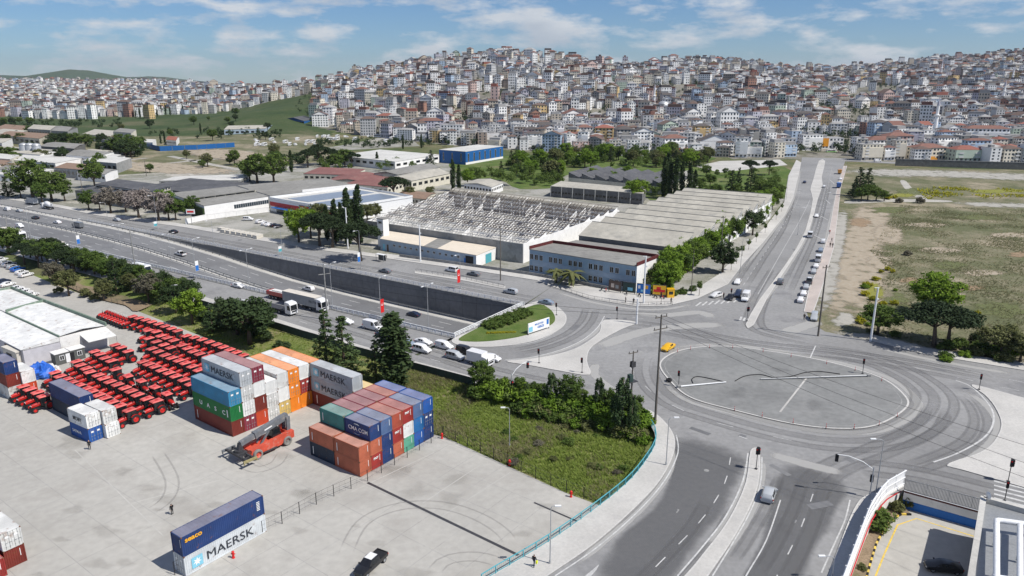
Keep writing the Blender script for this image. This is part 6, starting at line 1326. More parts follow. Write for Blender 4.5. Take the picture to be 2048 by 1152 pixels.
lr = random.Random(41); LX = sorted((lr.uniform(-60,250),lr.uniform(252,346)) for _ in range(30))
k = 0
for x,y in LX:
 if any(abs(x - a) < 38 and abs(y - b) < 8 for a,b in ((40,300),(50,268),(90,316),(115,290),(65,319))): continue
 w = lr.uniform(30,70); dd_ = w * .45; r,Q,H = bldg('industrial_shed',f'low industrial shed among the far left works, {nth(k)} from left',[(x,y),(x + w,y + w * .08),(x + w + dd_,y - 5),(x + dd_,y - 5 - w * .08)],lr.uniform(4.5,7),lr.choice(['roof_grey','roof_pale','roof_light','roof_rust','roof_dark']),lr.choice(['wall_white','wall_grey','wall_cream']),lr.choice([0,0,1.2]),0,cat='shed',group=gs); winrow(r,Q[0],Q[1],H * .4,H * .7,7,.6,joined=True); k += 1

# ================================================================== trees and plants
def leafmat(name,c0,c1,trans=.25):
 m = bpy.data.materials.new(name); m.use_nodes = True; t = m.node_tree; t.nodes.clear(); L = t.links.new
 def n(ty,**k):
  x = t.nodes.new(ty)
  for a,b in k.items(): setattr(x,a,b)
  return x
 out = n('ShaderNodeOutputMaterial'); d = n('ShaderNodeBsdfPrincipled'); d.inputs['Roughness'].default_value = .75; d.inputs['Specular IOR Level'].default_value = .15
 tr = n('ShaderNodeBsdfTranslucent'); mx = n('ShaderNodeMixShader'); mx.inputs[0].default_value = trans
 tcn = n('ShaderNodeTexCoord'); ns = n('ShaderNodeTexNoise'); ns.inputs['Scale'].default_value = 1.1; ns.inputs['Detail'].default_value = 4; L(tcn.outputs['Object'],ns.inputs['Vector'])
 oi = n('ShaderNodeObjectInfo'); ad = n('ShaderNodeMath',operation='MULTIPLY_ADD'); ad.inputs[1].default_value = .45; L(oi.outputs['Random'],ad.inputs[0]); L(ns.outputs['Fac'],ad.inputs[2])
 r = n('ShaderNodeMapRange'); r.inputs['From Min'].default_value = .35; r.inputs['From Max'].default_value = 1.05; L(ad.outputs[0],r.inputs['Value'])
 c = n('ShaderNodeMix',data_type='RGBA'); c.inputs['A'].default_value = (*c0,1); c.inputs['B'].default_value = (*c1,1); L(r.outputs[0],c.inputs['Factor'])
 L(c.outputs['Result'],d.inputs['Base Color']); L(c.outputs['Result'],tr.inputs['Color']); L(d.outputs[0],mx.inputs[1]); L(tr.outputs[0],mx.inputs[2]); L(mx.outputs[0],out.inputs[0]); MT[name] = m
leafmat('leaf_mid',(.07,.12,.025),(.135,.19,.045),.3); leafmat('leaf_bright',(.12,.21,.025),(.21,.31,.04),.35); leafmat('leaf_dark',(.03,.055,.02),(.06,.088,.033),.18); leafmat('leaf_pine',(.020,.036,.016),(.036,.055,.022),.12); leafmat('leaf_cedar',(.045,.08,.035),(.10,.145,.05),.2); leafmat('leaf_olive',(.11,.125,.045),(.17,.18,.075),.3); leafmat('leaf_grey',(.13,.12,.085),(.19,.18,.13)); leafmat('blossom',(.33,.28,.27),(.22,.20,.16)); leafmat('leaf_yellow',(.30,.30,.02),(.42,.38,.03))
leafmat('grass_blade',(.18,.27,.045),(.30,.36,.09),.5); leafmat('dry_blade',(.26,.24,.12),(.36,.33,.2),.5); leafmat('scrub_blade',(.17,.18,.09),(.25,.24,.14),.5)
mat('bark',(.11,.085,.065),.95,.25,6); mat('bark_pale',(.20,.17,.135),.95,.2,6)
def leaf_arrays(centres,rad,cnt,size,rs,flat=.0,outward=None,aspect=1.0):
 """quads scattered through clumps"""
 C = np.repeat(np.asarray(centres),cnt,axis=0); n = len(C); R = np.repeat(np.asarray(rad),cnt)[:,None] if np.ndim(rad) else rad
 d = rs.normal(size=(n,3)); d /= np.linalg.norm(d,axis=1)[:,None] + 1e-9; P = C + d * R * (rs.random((n,1)) ** .45) * np.array([1,1,1 - flat])
 nn = d * .6 + rs.normal(size=(n,3)) * .6 + np.array([0,0,.35]); nn /= np.linalg.norm(nn,axis=1)[:,None] + 1e-9
 a = np.cross(nn,rs.normal(size=(n,3))); a /= np.linalg.norm(a,axis=1)[:,None] + 1e-9; b = np.cross(nn,a)
 s = size * rs.uniform(.6,1.35,(n,1)); V = np.stack([P - a * s - b * s * .55 * aspect,P + a * s * .9 - b * s * .35 * aspect,P + a * s * 1.05 + b * s * .5 * aspect,P - a * s * .8 + b * s * .45 * aspect],1).reshape(-1,3); return V
def quads_mesh(name,V,m):
 me = bpy.data.meshes.new(name); n = len(V); q = n // 4
 me.vertices.add(n); me.vertices.foreach_set('co',V.astype(np.float32).ravel()); me.loops.add(n); me.loops.foreach_set('vertex_index',np.arange(n,dtype=np.int32)); me.polygons.add(q)
 me.polygons.foreach_set('loop_start',np.arange(0,n,4,dtype=np.int32)); me.polygons.foreach_set('loop_total',np.full(q,4,dtype=np.int32)); me.materials.append(MT[m]); me.update(); return me
def trunk_mesh(h,r,limbs,m='bark',lean=0):
 mb = MB(); mb.tube([(0,0,-.3),(lean * .3,0,h * .3),(lean * .7,.05,h * .65),(lean,0,h)],lambda t: r * (1.15 - .85 * t),7)
 for z,p in limbs: mb.tube([(lean * z / h,0,z),tuple(Vector((lean * z / h,0,z)).lerp(Vector(p),.55) + Vector((0,0,.15))),p],lambda t: r * (.5 - .42 * t),5)
 return mb.mesh('trunk',m,True)
def tree_proto(kind,seed):
 rs = np.random.default_rng(seed); rr = random.Random(seed); lm = 'leaf_mid'
 if kind == 'broad':
  h = 8.0; n = 64; d = rs.normal(size=(n,3)); d /= np.linalg.norm(d,axis=1)[:,None]; k = rs.uniform(.45,1,(n,1)) ** .5; wob = 1 + .25 * np.sin(3 * np.arctan2(d[:,1],d[:,0]) + seed)[:,None]
  C = d * k * np.array([2.7,2.7,2.5]) * wob + np.array([0,0,5.1]); C = C[C[:,2] > 2.3]; rad = rs.uniform(.55,1.05,len(C)); V = leaf_arrays(C,rad,62,.2,rs,.2); tk = trunk_mesh(5.2,.26,[(rr.uniform(1.8,3.5),tuple(c)) for c in C[:9]])
 elif kind == 'umbrella':
  h = 8.0; n = 70; a = rs.uniform(0,2 * PI,n); k = np.sqrt(rs.random(n)); C = np.stack([np.cos(a) * k * 3.5,np.sin(a) * k * 3.5,5.6 + 1.7 * (1 - k ** 2) * rs.uniform(.3,1,n) - .3 * k],1); rad = rs.uniform(.6,1.0,n); V = leaf_arrays(C,rad,75,.17,rs,.35); tk = trunk_mesh(5.4,.28,[(rr.uniform(3.0,4.2),tuple(c)) for c in C[:10]],lean=.3); lm = 'leaf_pine'
 elif kind == 'cypress':
  h = 14.0; z = np.linspace(.8,13.4,62); R = 1.25 * np.sin(np.clip((z + 1.2) / 15.6,0,1) * PI) ** .75; a = rs.uniform(0,2 * PI,62); C = np.stack([np.cos(a) * R * .55,np.sin(a) * R * .55,z],1); V = leaf_arrays(C,R * .62 + .12,58,.2,rs,-.5); tk = trunk_mesh(11,.2,[]); lm = 'leaf_dark'
 elif kind == 'conifer':
  h = 12.0; C = []; rad = []
  for i in range(22):
   z = 1.2 + i * .5; R = 3.0 * (1 - z / 12.6) ** .85 + .15; nb = max(3,int(9 * R / 3))
   for j in range(nb):
    a = rr.uniform(0,2 * PI); q = rr.uniform(.35,1.08); C.append((math.cos(a) * R * q,math.sin(a) * R * q,z - .28 * q * R * .5)); rad.append(.28 + .16 * R)
  V = leaf_arrays(np.array(C),np.array(rad),30,.17,rs,.45); tk = trunk_mesh(11.5,.24,[]); lm = 'leaf_cedar'
 elif kind == 'weeping':
  h = 8.0; C = []; rad = []
  for i in range(13):
   z = 2.6 + i * .42; R = 1.9 * (1 - (z - 2.2) / 6.6) + .25
   for j in range(4):
    a = rr.uniform(0,2 * PI); q = rr.uniform(.5,1.1); x,y = math.cos(a) * R * q,math.sin(a) * R * q
    for dz in (0,-.45,-.9): C.append((x,y,z + dz * q)); rad.append(.32)
  V = leaf_arrays(np.array(C),np.array(rad),22,.15,rs,-.2); tk = trunk_mesh(7.8,.17,[],'bark_pale'); lm = 'leaf_cedar'
 elif kind == 'bush':
  h = 2.0; n = 26; d = rs.normal(size=(n,3)); d /= np.linalg.norm(d,axis=1)[:,None]; d[:,2] = abs(d[:,2]); C = d * rs.uniform(.3,1,(n,1)) * np.array([1.1,1.1,1.25]) + np.array([0,0,.35]); V = leaf_arrays(C,rs.uniform(.3,.5,n),55,.11,rs,.1); tk = trunk_mesh(1.0,.06,[(.3,tuple(c)) for c in C[:6]])
 elif kind == 'sapling':
  h = 4.0; n = 16; d = rs.normal(size=(n,3)); C = d / np.linalg.norm(d,axis=1)[:,None] * np.array([.7,.7,.9]) * rs.uniform(.4,1,(n,1)) + np.array([0,0,3.0]); V = leaf_arrays(C,.38,42,.12,rs); tk = trunk_mesh(3.2,.07,[(2.0,tuple(c)) for c in C[:4]])
 elif kind == 'hillside':
  h = 8.0; n = 16; d = rs.normal(size=(n,3)); C = d / np.linalg.norm(d,axis=1)[:,None] * np.array([2.2,2.2,2.4]) * rs.uniform(.3,1,(n,1)) + np.array([0,0,4.6]); V = leaf_arrays(C,1.2,24,.5,rs); tk = trunk_mesh(4.0,.25,[])
 nm = dict(broad='broadleaf_tree',umbrella='umbrella_pine',cypress='cypress_tree',conifer='conifer_tree',weeping='weeping_cedar',bush='shrub',sapling='young_street_tree',hillside='broadleaf_tree')[kind]
 root = thing(nm,None,None); root['category'] = 'shrub' if kind == 'bush' else 'tree'; PROTOS.append(root); obj('crown',quads_mesh('crown',V,lm),root); obj('trunk' if kind != 'bush' else 'stem',tk,root); return root,h,lm
TP = {k: [tree_proto(k,11 * i + j) for j in range(v)] for i,(k,v) in enumerate(dict(broad=4,umbrella=2,cypress=2,conifer=3,weeping=2,bush=3,sapling=1,hillside=2).items())}
pr0 = random.Random(77); trg = random.Random(21)
TW = dict(broad='leafy tree',umbrella='umbrella pine',cypress='slender dark cypress',conifer='conical conifer',weeping='drooping cedar',bush='shrub',sapling='young street tree',hillside='leafy tree'); CW = dict(leaf_mid='green',leaf_bright='bright green',leaf_dark='dark green',leaf_pine='dark',leaf_cedar='grey-green',leaf_olive='olive green',leaf_grey='greyish dry',blossom='pale blossoming',leaf_yellow='yellow flowering')
TREES = []
def tree(px,kind,h,where,leaf=None,z=0.0,w=1.0,base=True):
 if z is None: p = GTER(*px)
 else: p = G(*px,z)
 pr,h0,lm = trg.choice(TP[kind]); leaf = leaf or lm; h *= {'broad': 1.22,'umbrella': 1.18,'conifer': 1.1}.get(kind,1.0); w *= {'broad': 1.12,'umbrella': 1.1,'conifer': 1.25}.get(kind,1.0); TREES.append((px[0],p,pr,h / h0,kind,lm,leaf,where,w))
def flush_trees():
 byk = {}
 for t in TREES: byk.setdefault((t[4],t[6],t[7]),[]).append(t)
 for (kind,leaf,where),L in byk.items():
  L.sort(key=lambda t: t[0])
  for i,(x,p,pr,s,k,lm,lf,wh,w) in enumerate(L):
   lab = f'{CW[leaf]} {TW[kind]} {where}' + (f', {nth(i)} from left' if len(L) > 1 else '')
   ws = s * w * trg.uniform(.93,1.07); q = Vector(p); q.z = max(q.z,ground(q.x,q.y)) - .02 if q.y < 420 else ground(q.x,q.y)
   place(pr,q,trg.uniform(0,6.28),lab,None,f'{TW[kind]}s {where}'[:60],{lm: leaf} if leaf != lm else None,(ws,ws,s))
T_ = lambda where,kind,leaf,lst,z=0.0: [tree((a[0],a[1]),kind,a[2],where,leaf,z,a[3] if len(a) > 3 else 1) for a in lst]
pk = 'in the park beside the highway'
T_(pk,'broad','leaf_mid',[(18,512,8.5,1.2),(190,553,6),(218,566,5.5),(262,572,5),(292,590,5),(318,604,5),(158,541,5.5),(172,548,5),(240,566,5),(205,558,5)],-.6)
T_(pk,'umbrella','leaf_pine',[(50,530,7),(78,536,6.5),(98,522,7),(128,545,6.5),(150,552,5.5),(115,530,6)],-.7)
T_(pk,'broad','leaf_olive',[(138,590,6.5),(105,560,3.8),(262,585,4.2),(208,600,5)],-.9)
T_(pk,'broad','leaf_grey',[(298,604,6.5),(110,566,5.5,1.1)],-.8); T_(pk,'conifer','leaf_dark',[(234,588,10),(326,608,6)],-.8); T_(pk,'bush','leaf_olive',[(172,592,3,1.1),(190,600,2.5),(118,585,2.4)],-.9)
bk = 'on the bank behind the tractors'
T_(bk,'broad','leaf_bright',[(385,645,7.5)],-.8); T_(bk,'conifer','leaf_cedar',[(425,662,6.5,1.3)],-.9); T_(bk,'broad','leaf_dark',[(352,625,6.5),(455,655,6.5),(500,686,9.0,1.35),(475,668,7,1.2),(528,672,6.5)],-.9); T_(bk,'bush','leaf_dark',[(562,700,3.0,1.3)],-1)
ek = 'behind the container block'
T_(ek,'conifer','leaf_cedar',[(655,742,13,.9),(690,752,12.5,1.0),(752,762,8.5,.9)],-1.0); T_(ek,'cypress','leaf_dark',[(790,776,16.5,2.4)],-1.0)
vk = 'along the hedge by the junction'
T_(vk,'broad','leaf_mid',[(965,790,5.2,1.0),(1008,798,3.2),(1040,803,3.6,1.1),(1075,808,3.2),(1140,822,5.2,.9),(1215,835,4.2),(1265,850,4.2),(1160,826,3.5),(1240,845,3.6)],-.9); T_(vk,'weeping','leaf_cedar',[(1103,822,7.0),(1052,815,4.5),(1197,838,7.4,.9),(1243,866,10.5,.9),(1262,872,8,.8)],-1.1); T_(vk,'bush','leaf_bright',[(1285,858,3.2,1.2),(1275,868,2.6),(1180,838,2.5),(1120,822,2.4),(1080,815,2.2),(985,790,2.2),(1020,802,2)],-.9)
fk = 'along the far service road'
T_(fk,'broad','leaf_mid',[(66,396,16,1.0),(104,402,13,1.15),(190,375,13),(178,420,7.5),(42,395,8),(85,408,9),(130,402,9),(352,440,8),(385,430,7)]); T_(fk,'conifer','leaf_dark',[(16,394,9,1.4)]); T_(fk,'broad','blossom',[(222,426,9.5,1.1),(278,436,11,1.15),(318,442,11,1.15),(252,424,8.5),(338,440,8.5),(200,420,7)]); T_(fk,'broad','leaf_bright',[(330,424,9)])
sk = 'beside the supermarket car park'
T_(sk,'broad','leaf_bright',[(598,484,11,.85),(622,476,10,.8)]); T_(sk,'umbrella','leaf_pine',[(640,493,12),(665,496,11),(722,522,12.5,.95)]); T_(sk,'cypress','leaf_dark',[(672,486,17,1.1),(698,492,22,1.0),(720,488,23,1.0),(655,480,14),(684,480,15),(708,478,16)]); T_(sk,'broad','leaf_olive',[(640,470,11),(700,470,9),(735,445,7),(752,440,6),(820,400,6),(860,395,5)])
wk = 'among the works buildings'
T_(wk,'broad','leaf_mid',[(515,366,15,1.1),(548,366,14,1.1),(500,362,10),(690,334,11),(672,338,9)]); T_(wk,'umbrella','leaf_pine',[(790,404,12,1.05),(616,335,12),(640,330,14),(665,330,11),(705,334,10)]); T_(wk,'cypress','leaf_dark',[(583,344,15,1.2),(755,334,11,1.3),(906,382,18,1.0),(918,381,15),(806,298,13),(843,296,13),(1112,352,13)]); T_(wk,'conifer','leaf_dark',[(862,330,10,1.1),(1002,352,9)]); T_(wk,'broad','leaf_bright',[(935,372,8),(1060,352,9),(1275,405,10),(1262,398,8),(1185,362,7),(1255,360,7),(1225,366,6)])
gk = 'in the grove behind the gutted hall'
gr = random.Random(4); pts = []
for i in range(70):
 x = gr.uniform(1015,1420); y = gr.uniform(320,362) if 940 < x < 1125 else gr.uniform(314,336); pts.append((x,y))
for k,(x,y) in enumerate(pts): tree((x,y),'broad' if k % 4 else 'conifer',gr.uniform(6,11),gk,[None,'leaf_mid','leaf_bright','leaf_olive'][k % 4] if k % 4 else 'leaf_dark')
rs = np.random.default_rng(5); C = []; R_ = []
for (x0,x1,y0,y1,n) in ((1015,1128,328,372,60),(935,1010,350,362,14),(1130,1400,312,336,90),(1292,1335,372,400,14),(1400,1560,352,396,26),(640,880,330,346,16)):
 for i in range(n):
  p = G(gr.uniform(x0,x1),gr.uniform(y0,y1)); h = gr.uniform(4,8.5); m = 13
  d = rs.normal(size=(m,3)); d /= np.linalg.norm(d,axis=1)[:,None]; C += (d * np.array([h * .42,h * .42,h * .36]) * rs.uniform(.4,1,(m,1)) + np.array([p.x,p.y,h * .55])).tolist(); R_ += [h * .17] * m
o = stuff(obj('thicket',quads_mesh('thicket',leaf_arrays(np.array(C),np.array(R_),30,.3,rs,.1),'leaf_mid'))); o['label'] = 'dense green thicket of small trees filling gaps behind the halls'; o['category'] = 'thicket'
ck = 'in the tall clump beside the sawtooth hall'; T_(ck,'cypress','leaf_dark',[(1327,396,22,.95),(1339,398,20,.95),(1350,399,22,.95),(1362,397,20,.95),(1377,398,19,1.1),(1388,396,15,1.2),(1333,390,23)])
ok = 'in the strip between hall and boulevard'
orr = random.Random(8)
for i in range(64):
 t = i / 63; x = 1322 + (1548 - 1322) * t; y = 588 - (588 - 418) * t ** .9; tree((x + orr.uniform(-14,10),y - orr.uniform(-2,12)),'broad',orr.uniform(5.5,8.5),ok,'leaf_bright' if i % 3 else 'leaf_mid')
for i in range(54):
 t = i / 53; x = 1318 + (1540 - 1318) * t; y = 590 - (590 - 425) * t ** .9; tree((x + orr.uniform(-16,2),y - orr.uniform(-3,10)),'bush',orr.uniform(2.6,4.6),ok,'leaf_bright' if i % 4 else 'leaf_mid',0,1.2)
for i in range(16): tree((orr.uniform(1715,1800),orr.uniform(560,668)),'bush',orr.uniform(.9,1.9),'on the weedy near corner of the right hand field',['leaf_bright','leaf_yellow','leaf_olive'][i % 3],0,1.4)
for i in range(16): tree((orr.uniform(1890,2050),orr.uniform(692,722)),'bush',orr.uniform(1.6,3.0),'in the roadside bushes at the right edge',['leaf_mid','leaf_olive','leaf_bright'][i % 3],0,1.4)
T_(ok,'broad','leaf_dark',[(1445,545,8),(1505,470,8)]); T_(ok,'bush','leaf_mid',[(1300,585,2.6),(1320,589,2.4,1.3),(1345,590,2.6,1.3),(1365,588,2.6),(1385,582,2.4),(1282,580,2.6)]); 
T_('along the left boulevard pavement','sapling','leaf_mid',[(1398,592,4.5),(1462,541,4.2),(1473,528,4),(1484,513,4),(1497,500,4),(1512,485,4),(1530,466,4),(1552,440,4),(1563,424,4)])
mk_ = 'on the meadow beside the upper boulevard'; T_(mk_,'umbrella','leaf_pine',[(1499,350,9,1.0),(1538,350,9,.9)]); T_(mk_,'conifer','leaf_dark',[(1500,384,13,.9),(1462,384,11,.9),(1476,382,12,.7)]); T_(mk_,'broad','leaf_mid',[(1400,385,7),(1420,372,6),(1430,395,6),(1545,385,6),(1520,395,8),(1540,400,8),(1560,390,5),(1450,350,4),(1412,352,6)]); T_(mk_,'bush','leaf_olive',[(1520,388,3),(1550,376,2.6),(1445,392,3)])
rk = 'at the edge of the right hand field'
T_(rk,'umbrella','leaf_pine',[(1868,692,9.6,1.35),(1896,690,8.8,1.25)]); T_(rk,'broad','leaf_bright',[(1866,634,9.5,1.25)]); T_(rk,'broad','leaf_mid',[(1755,668,6.2,1.45)]); T_(rk,'broad','leaf_olive',[(2000,714,6.2,1.4),(2040,722,4.5,1.5)]); T_(rk,'bush','leaf_mid',[(1920,692,2.6,1.4),(1960,700,2.8,1.4),(1900,697,2.2,1.5),(1985,712,2.4,1.3),(1790,672,1.8,1.4),(1935,700,2.2),(1880,698,1.6)]); T_(rk,'bush','leaf_dark',[(1952,686,3.5,.8)])
uk = 'in the clump by the upper boulevard kerb'; T_(uk,'conifer','leaf_dark',[(1716,392,14,1.0),(1734,388,13),(1708,395,9)]); T_(uk,'broad','leaf_mid',[(1735,400,7,1.1),(1752,402,6,1.2),(1722,402,6,1.1),(1768,402,4.5,1.3)]); T_(uk,'bush','leaf_yellow',[(1775,398,2.5,1.5),(1790,396,2,1.4)])
T_('on the right hand field','bush','leaf_yellow',[(1735,572,1.8,1.5),(1752,560,1.5,1.5),(1730,590,1.6,1.6),(1775,540,1.5,1.2),(1762,545,1.3,1.3),(1785,545,1.5),(1745,600,1.6),(1955,628,1.4)]); T_('on the right hand field','bush','leaf_grey',[(1798,405,3,1.1),(1840,406,4,1.0),(1815,510,2.2,1.3)])
lk = 'before the left hand factories'; T_(lk,'broad','leaf_mid',[(240,312,14,1.1),(262,314,14,1.1),(150,290,10,1.2),(175,292,9,1.2),(280,300,10),(10,252,9),(60,250,9),(40,248,8),(300,345,5),(405,336,5),(460,330,5)]); T_(lk,'broad','leaf_dark',[(225,312,11),(252,318,12,1.3),(130,290,10),(-20,254,10),(25,250,9),(110,288,9),(200,305,7)]); T_(lk,'cypress','leaf_dark',[(330,286,12),(322,288,10),(402,268,12)])
for i in range(16): tree((272 + i * 8.6,236 - i * 1.0 + (i % 3) * 1.5),'cypress',14 + 6 * ((i * 7) % 5) / 5,'in the row below the distant flats','leaf_dark',None)
for i in range(46):
 x = pr0.uniform(-20,560); y = pr0.uniform(246,338)
 if 250 < x < 480 and 286 < y < 306: continue
 tree((x,y),'broad',pr0.uniform(5,10),'scattered over the left hand fields',['leaf_dark','leaf_mid','leaf_olive'][i % 3])
T_('on the walled parking lot','bush','leaf_mid',[(1752,1052,3.6,1.15)],ZL); T_('on the walled parking lot','bush','leaf_olive',[(1790,1022,2.2),(1812,1014,2.4),(1724,1140,1.2)],ZL)
# clipped shrubs on the grass island
for i,px in enumerate(((975,652),(985,648),(997,644),(1008,640),(1020,636),(1032,631),(1044,627),(985,657),(1000,653),(1014,648),(1028,643),(1042,637),(1055,630))): tree(px,'bush',2.2,'in the hedge on the grass island','leaf_mid',.3,1.25)
for i in range(9): tree((976 + i * 6.5,667 - i * .2),'bush',.6,'in the low yellow border of the grass island','leaf_yellow',.2,1.6)
pr_ = random.Random(31)
for i in range(26): tree((150 + i * 9.2 + pr_.uniform(-3,3),533 + i * 3.05 + pr_.uniform(-3,2)),'broad' if i % 3 else 'bush',pr_.uniform(4.5,6) if i % 3 else 3.4,'in the dense hedge along the near service road',['leaf_mid','leaf_dark','leaf_mid'][i % 3],-.4)
for i in range(12): tree((8 + i * 13 + pr_.uniform(-4,4),500 + i * 4 + pr_.uniform(-3,3)),'broad',pr_.uniform(5,6.5),'in the dense hedge along the near service road','leaf_dark' if i % 2 else 'leaf_mid',-.4)
for i in range(16): tree((400 + i * 9 + pr_.uniform(-3,3),633 + i * 3 + pr_.uniform(-3,2)),'bush',pr_.uniform(2.4,3.4),'below the panel fence','leaf_dark' if i % 2 else 'leaf_mid',-.6,1.2)
for i in range(30): tree((960 + i * 11 + pr_.uniform(-4,4),792 + i * 2.1 + pr_.uniform(-3,5)),'bush',pr_.uniform(3.0,4.8),'in the overgrown hedge by the junction','leaf_bright' if i % 3 else 'leaf_mid',-.8,1.15)
for i in range(24): tree((1040 + i * 10.5 + pr_.uniform(-5,5),818 + i * 2.4 + pr_.uniform(-4,12)),'bush',pr_.uniform(1.8,3.4),'in the overgrown hedge by the junction',['leaf_mid','leaf_olive','leaf_bright'][i % 3],-1.1,1.3)
# palm trees
def palm(px,h,lab,s=1.0):
 p = G(*px); root = thing('palm_tree',lab,'tree',(p.x,p.y,-.1)); mb = MB(); mb.tube([(0,0,0),(.05,0,h * .5),(0,.05,h)],lambda t: .42 - .1 * t,9); obj('trunk',(mb,'bark'),root); rr = random.Random(int(px[0]))
 for k in range(34):
  a = rr.uniform(0,6.28); up = rr.uniform(-.35,1.1); L = s * rr.uniform(2.6,3.6); mb = MB(); q = []
  for i in range(7): t = i / 6; q.append(Vector((math.cos(a) * L * t * math.cos(up * (1 - t)),math.sin(a) * L * t * math.cos(up * (1 - t)),h + L * (.75 * math.sin(up) * t - .62 * t * t))))
  sd_ = Vector((-math.sin(a),math.cos(a),0)); vs = []
  for i,c in enumerate(q): w = s * .42 * math.sin(PI * (.12 + .86 * i / 6)) ; vs += [c + sd_ * w - Vector((0,0,.22 * w)),c,c - sd_ * w - Vector((0,0,.22 * w))]
  mb.add(vs,[(3 * i + j,3 * i + 3 + j,3 * i + 4 + j,3 * i + 1 + j) for i in range(6) for j in (0,1)]); obj('frond',(mb,'leaf_olive'),root)
palm((1144,572),4.2,'largest palm before the pale blue office block',1.5); palm((1112,566),3.8,'palm left of the largest one before the office block',1.1); palm((1300,578),3.6,'palm at the right corner of the office block',1.15)
# grass, scrub: uncountable
def tufts(name,label,poly,n,h,m,seed,zf=None,w=.05,blades=5,dens=None):
 rs = np.random.default_rng(seed); xs_ = [p[0] for p in poly]; ys_ = [p[1] for p in poly]; V = []; k = 0; tries = 0
 while k < n and tries < n * 12:
  tries += 1; x,y = rs.uniform(min(xs_),max(xs_)),rs.uniform(min(ys_),max(ys_))
  if not inpoly(x,y,poly): continue
  if dens and mnoise.noise((x / dens,y / dens,7.7)) + .25 < rs.random() * .9: continue
  z = (zf or ground)(x,y); k += 1
  for b in range(blades):
   a = rs.uniform(0,6.28); o = rs.uniform(0,.22,2); hh = h * rs.uniform(.5,1.25); l = rs.uniform(.5,1.4) * hh; c,s = math.cos(a),math.sin(a); bx,by = x + o[0],y + o[1]
   V += [(bx - s * w,by + c * w,z - .03),(bx + s * w,by - c * w,z - .03),(bx + c * l + s * w * .3,by + s * l - c * w * .3,z + hh),(bx + c * l - s * w * .3,by + s * l + c * w * .3,z + hh * .96)]
 o = obj(name,quads_mesh(name,np.array(V),m)); stuff(o); o['label'] = label; o['category'] = 'grass'; return o
W2D = lambda px,z=0: [(p.x,p.y) for p in GP(px,z)]
BK = W2D([(872,868),(1000,922),(1130,982),(1205,1008),(1260,958),(1290,915),(1300,885),(1280,855),(1190,835),(1000,795),(830,745),(760,760)],ZY)
tufts('tall_grass','tall green grass on the bank between yard and junction',BK,11000,.5,'grass_blade',1,blades=5,w=.06); tufts('dry_grass','dry brownish grass patches on the bank below the hedge',BK,4200,.6,'dry_blade',2,blades=5,dens=9,w=.06)
br = random.Random(19)
for i in range(26): tree((br.uniform(1000,1270),br.uniform(842,960)),'bush',br.uniform(.7,1.3),'low among the grass of the bank',['leaf_olive','leaf_mid','leaf_grey'][i % 3],-1.2,1.5)
B2 = W2D([(255,608),(430,678),(600,750),(830,742),(720,712),(545,658),(385,610),(300,580)],ZY); tufts('bank_grass','short green grass on the bank behind the tractors',B2,5000,.28,'grass_blade',3,blades=4,w=.06)
F1 = W2D([(1740,500),(1800,410),(2048,420),(2300,470),(2300,740),(2048,690),(1850,690),(1720,650),(1735,590),(1780,545)]); tufts('field_scrub','low grey-green scrub over the right hand field',F1,14000,.32,'scrub_blade',4,lambda x,y: -.1,.08,5,11)
tufts('field_grass','pale dry grass over the right hand field',F1,5000,.3,'dry_blade',5,lambda x,y: -.1,.09,4,17)
F2 = W2D([(1830,372),(2300,385),(2300,400),(1850,398)]); tufts('flowering_weeds','yellow flowering weeds at the far side of the field',F2,700,.9,'leaf_yellow',6,lambda x,y: -.1,.25,4,14)

# ================================================================== the town on the hill
HWALL = dict(white=(.83,.825,.81),cream=(.68,.63,.53),grey=(.5,.505,.51),beige=(.52,.46,.38),pink=(.56,.42,.38),blue=(.42,.52,.64),ochre=(.60,.44,.22),brown=(.33,.27,.225),concrete=(.34,.33,.31),lilac=(.47,.46,.52),green=(.45,.53,.44),brick=(.36,.20,.15))
for k,c in HWALL.items(): mat('house_' + k,c,.88,.05,.3,objvar=.06)
HROOF = dict(tile=(.19,.10,.08),dark=(.095,.085,.082),brown=(.14,.098,.083),grey=(.33,.325,.32),red=(.26,.105,.08))
for k,c in HROOF.items(): mat('houseroof_' + k,c,.9,.10,.4,objvar=.1)
mat('balcony_white',(.62,.62,.61),.8,.05,.5); mat('house_trim',(.5,.5,.49),.85,.05,.5)
STW = {2: 'two',3: 'three',4: 'four',5: 'five',6: 'six',7: 'seven',8: 'eight'}
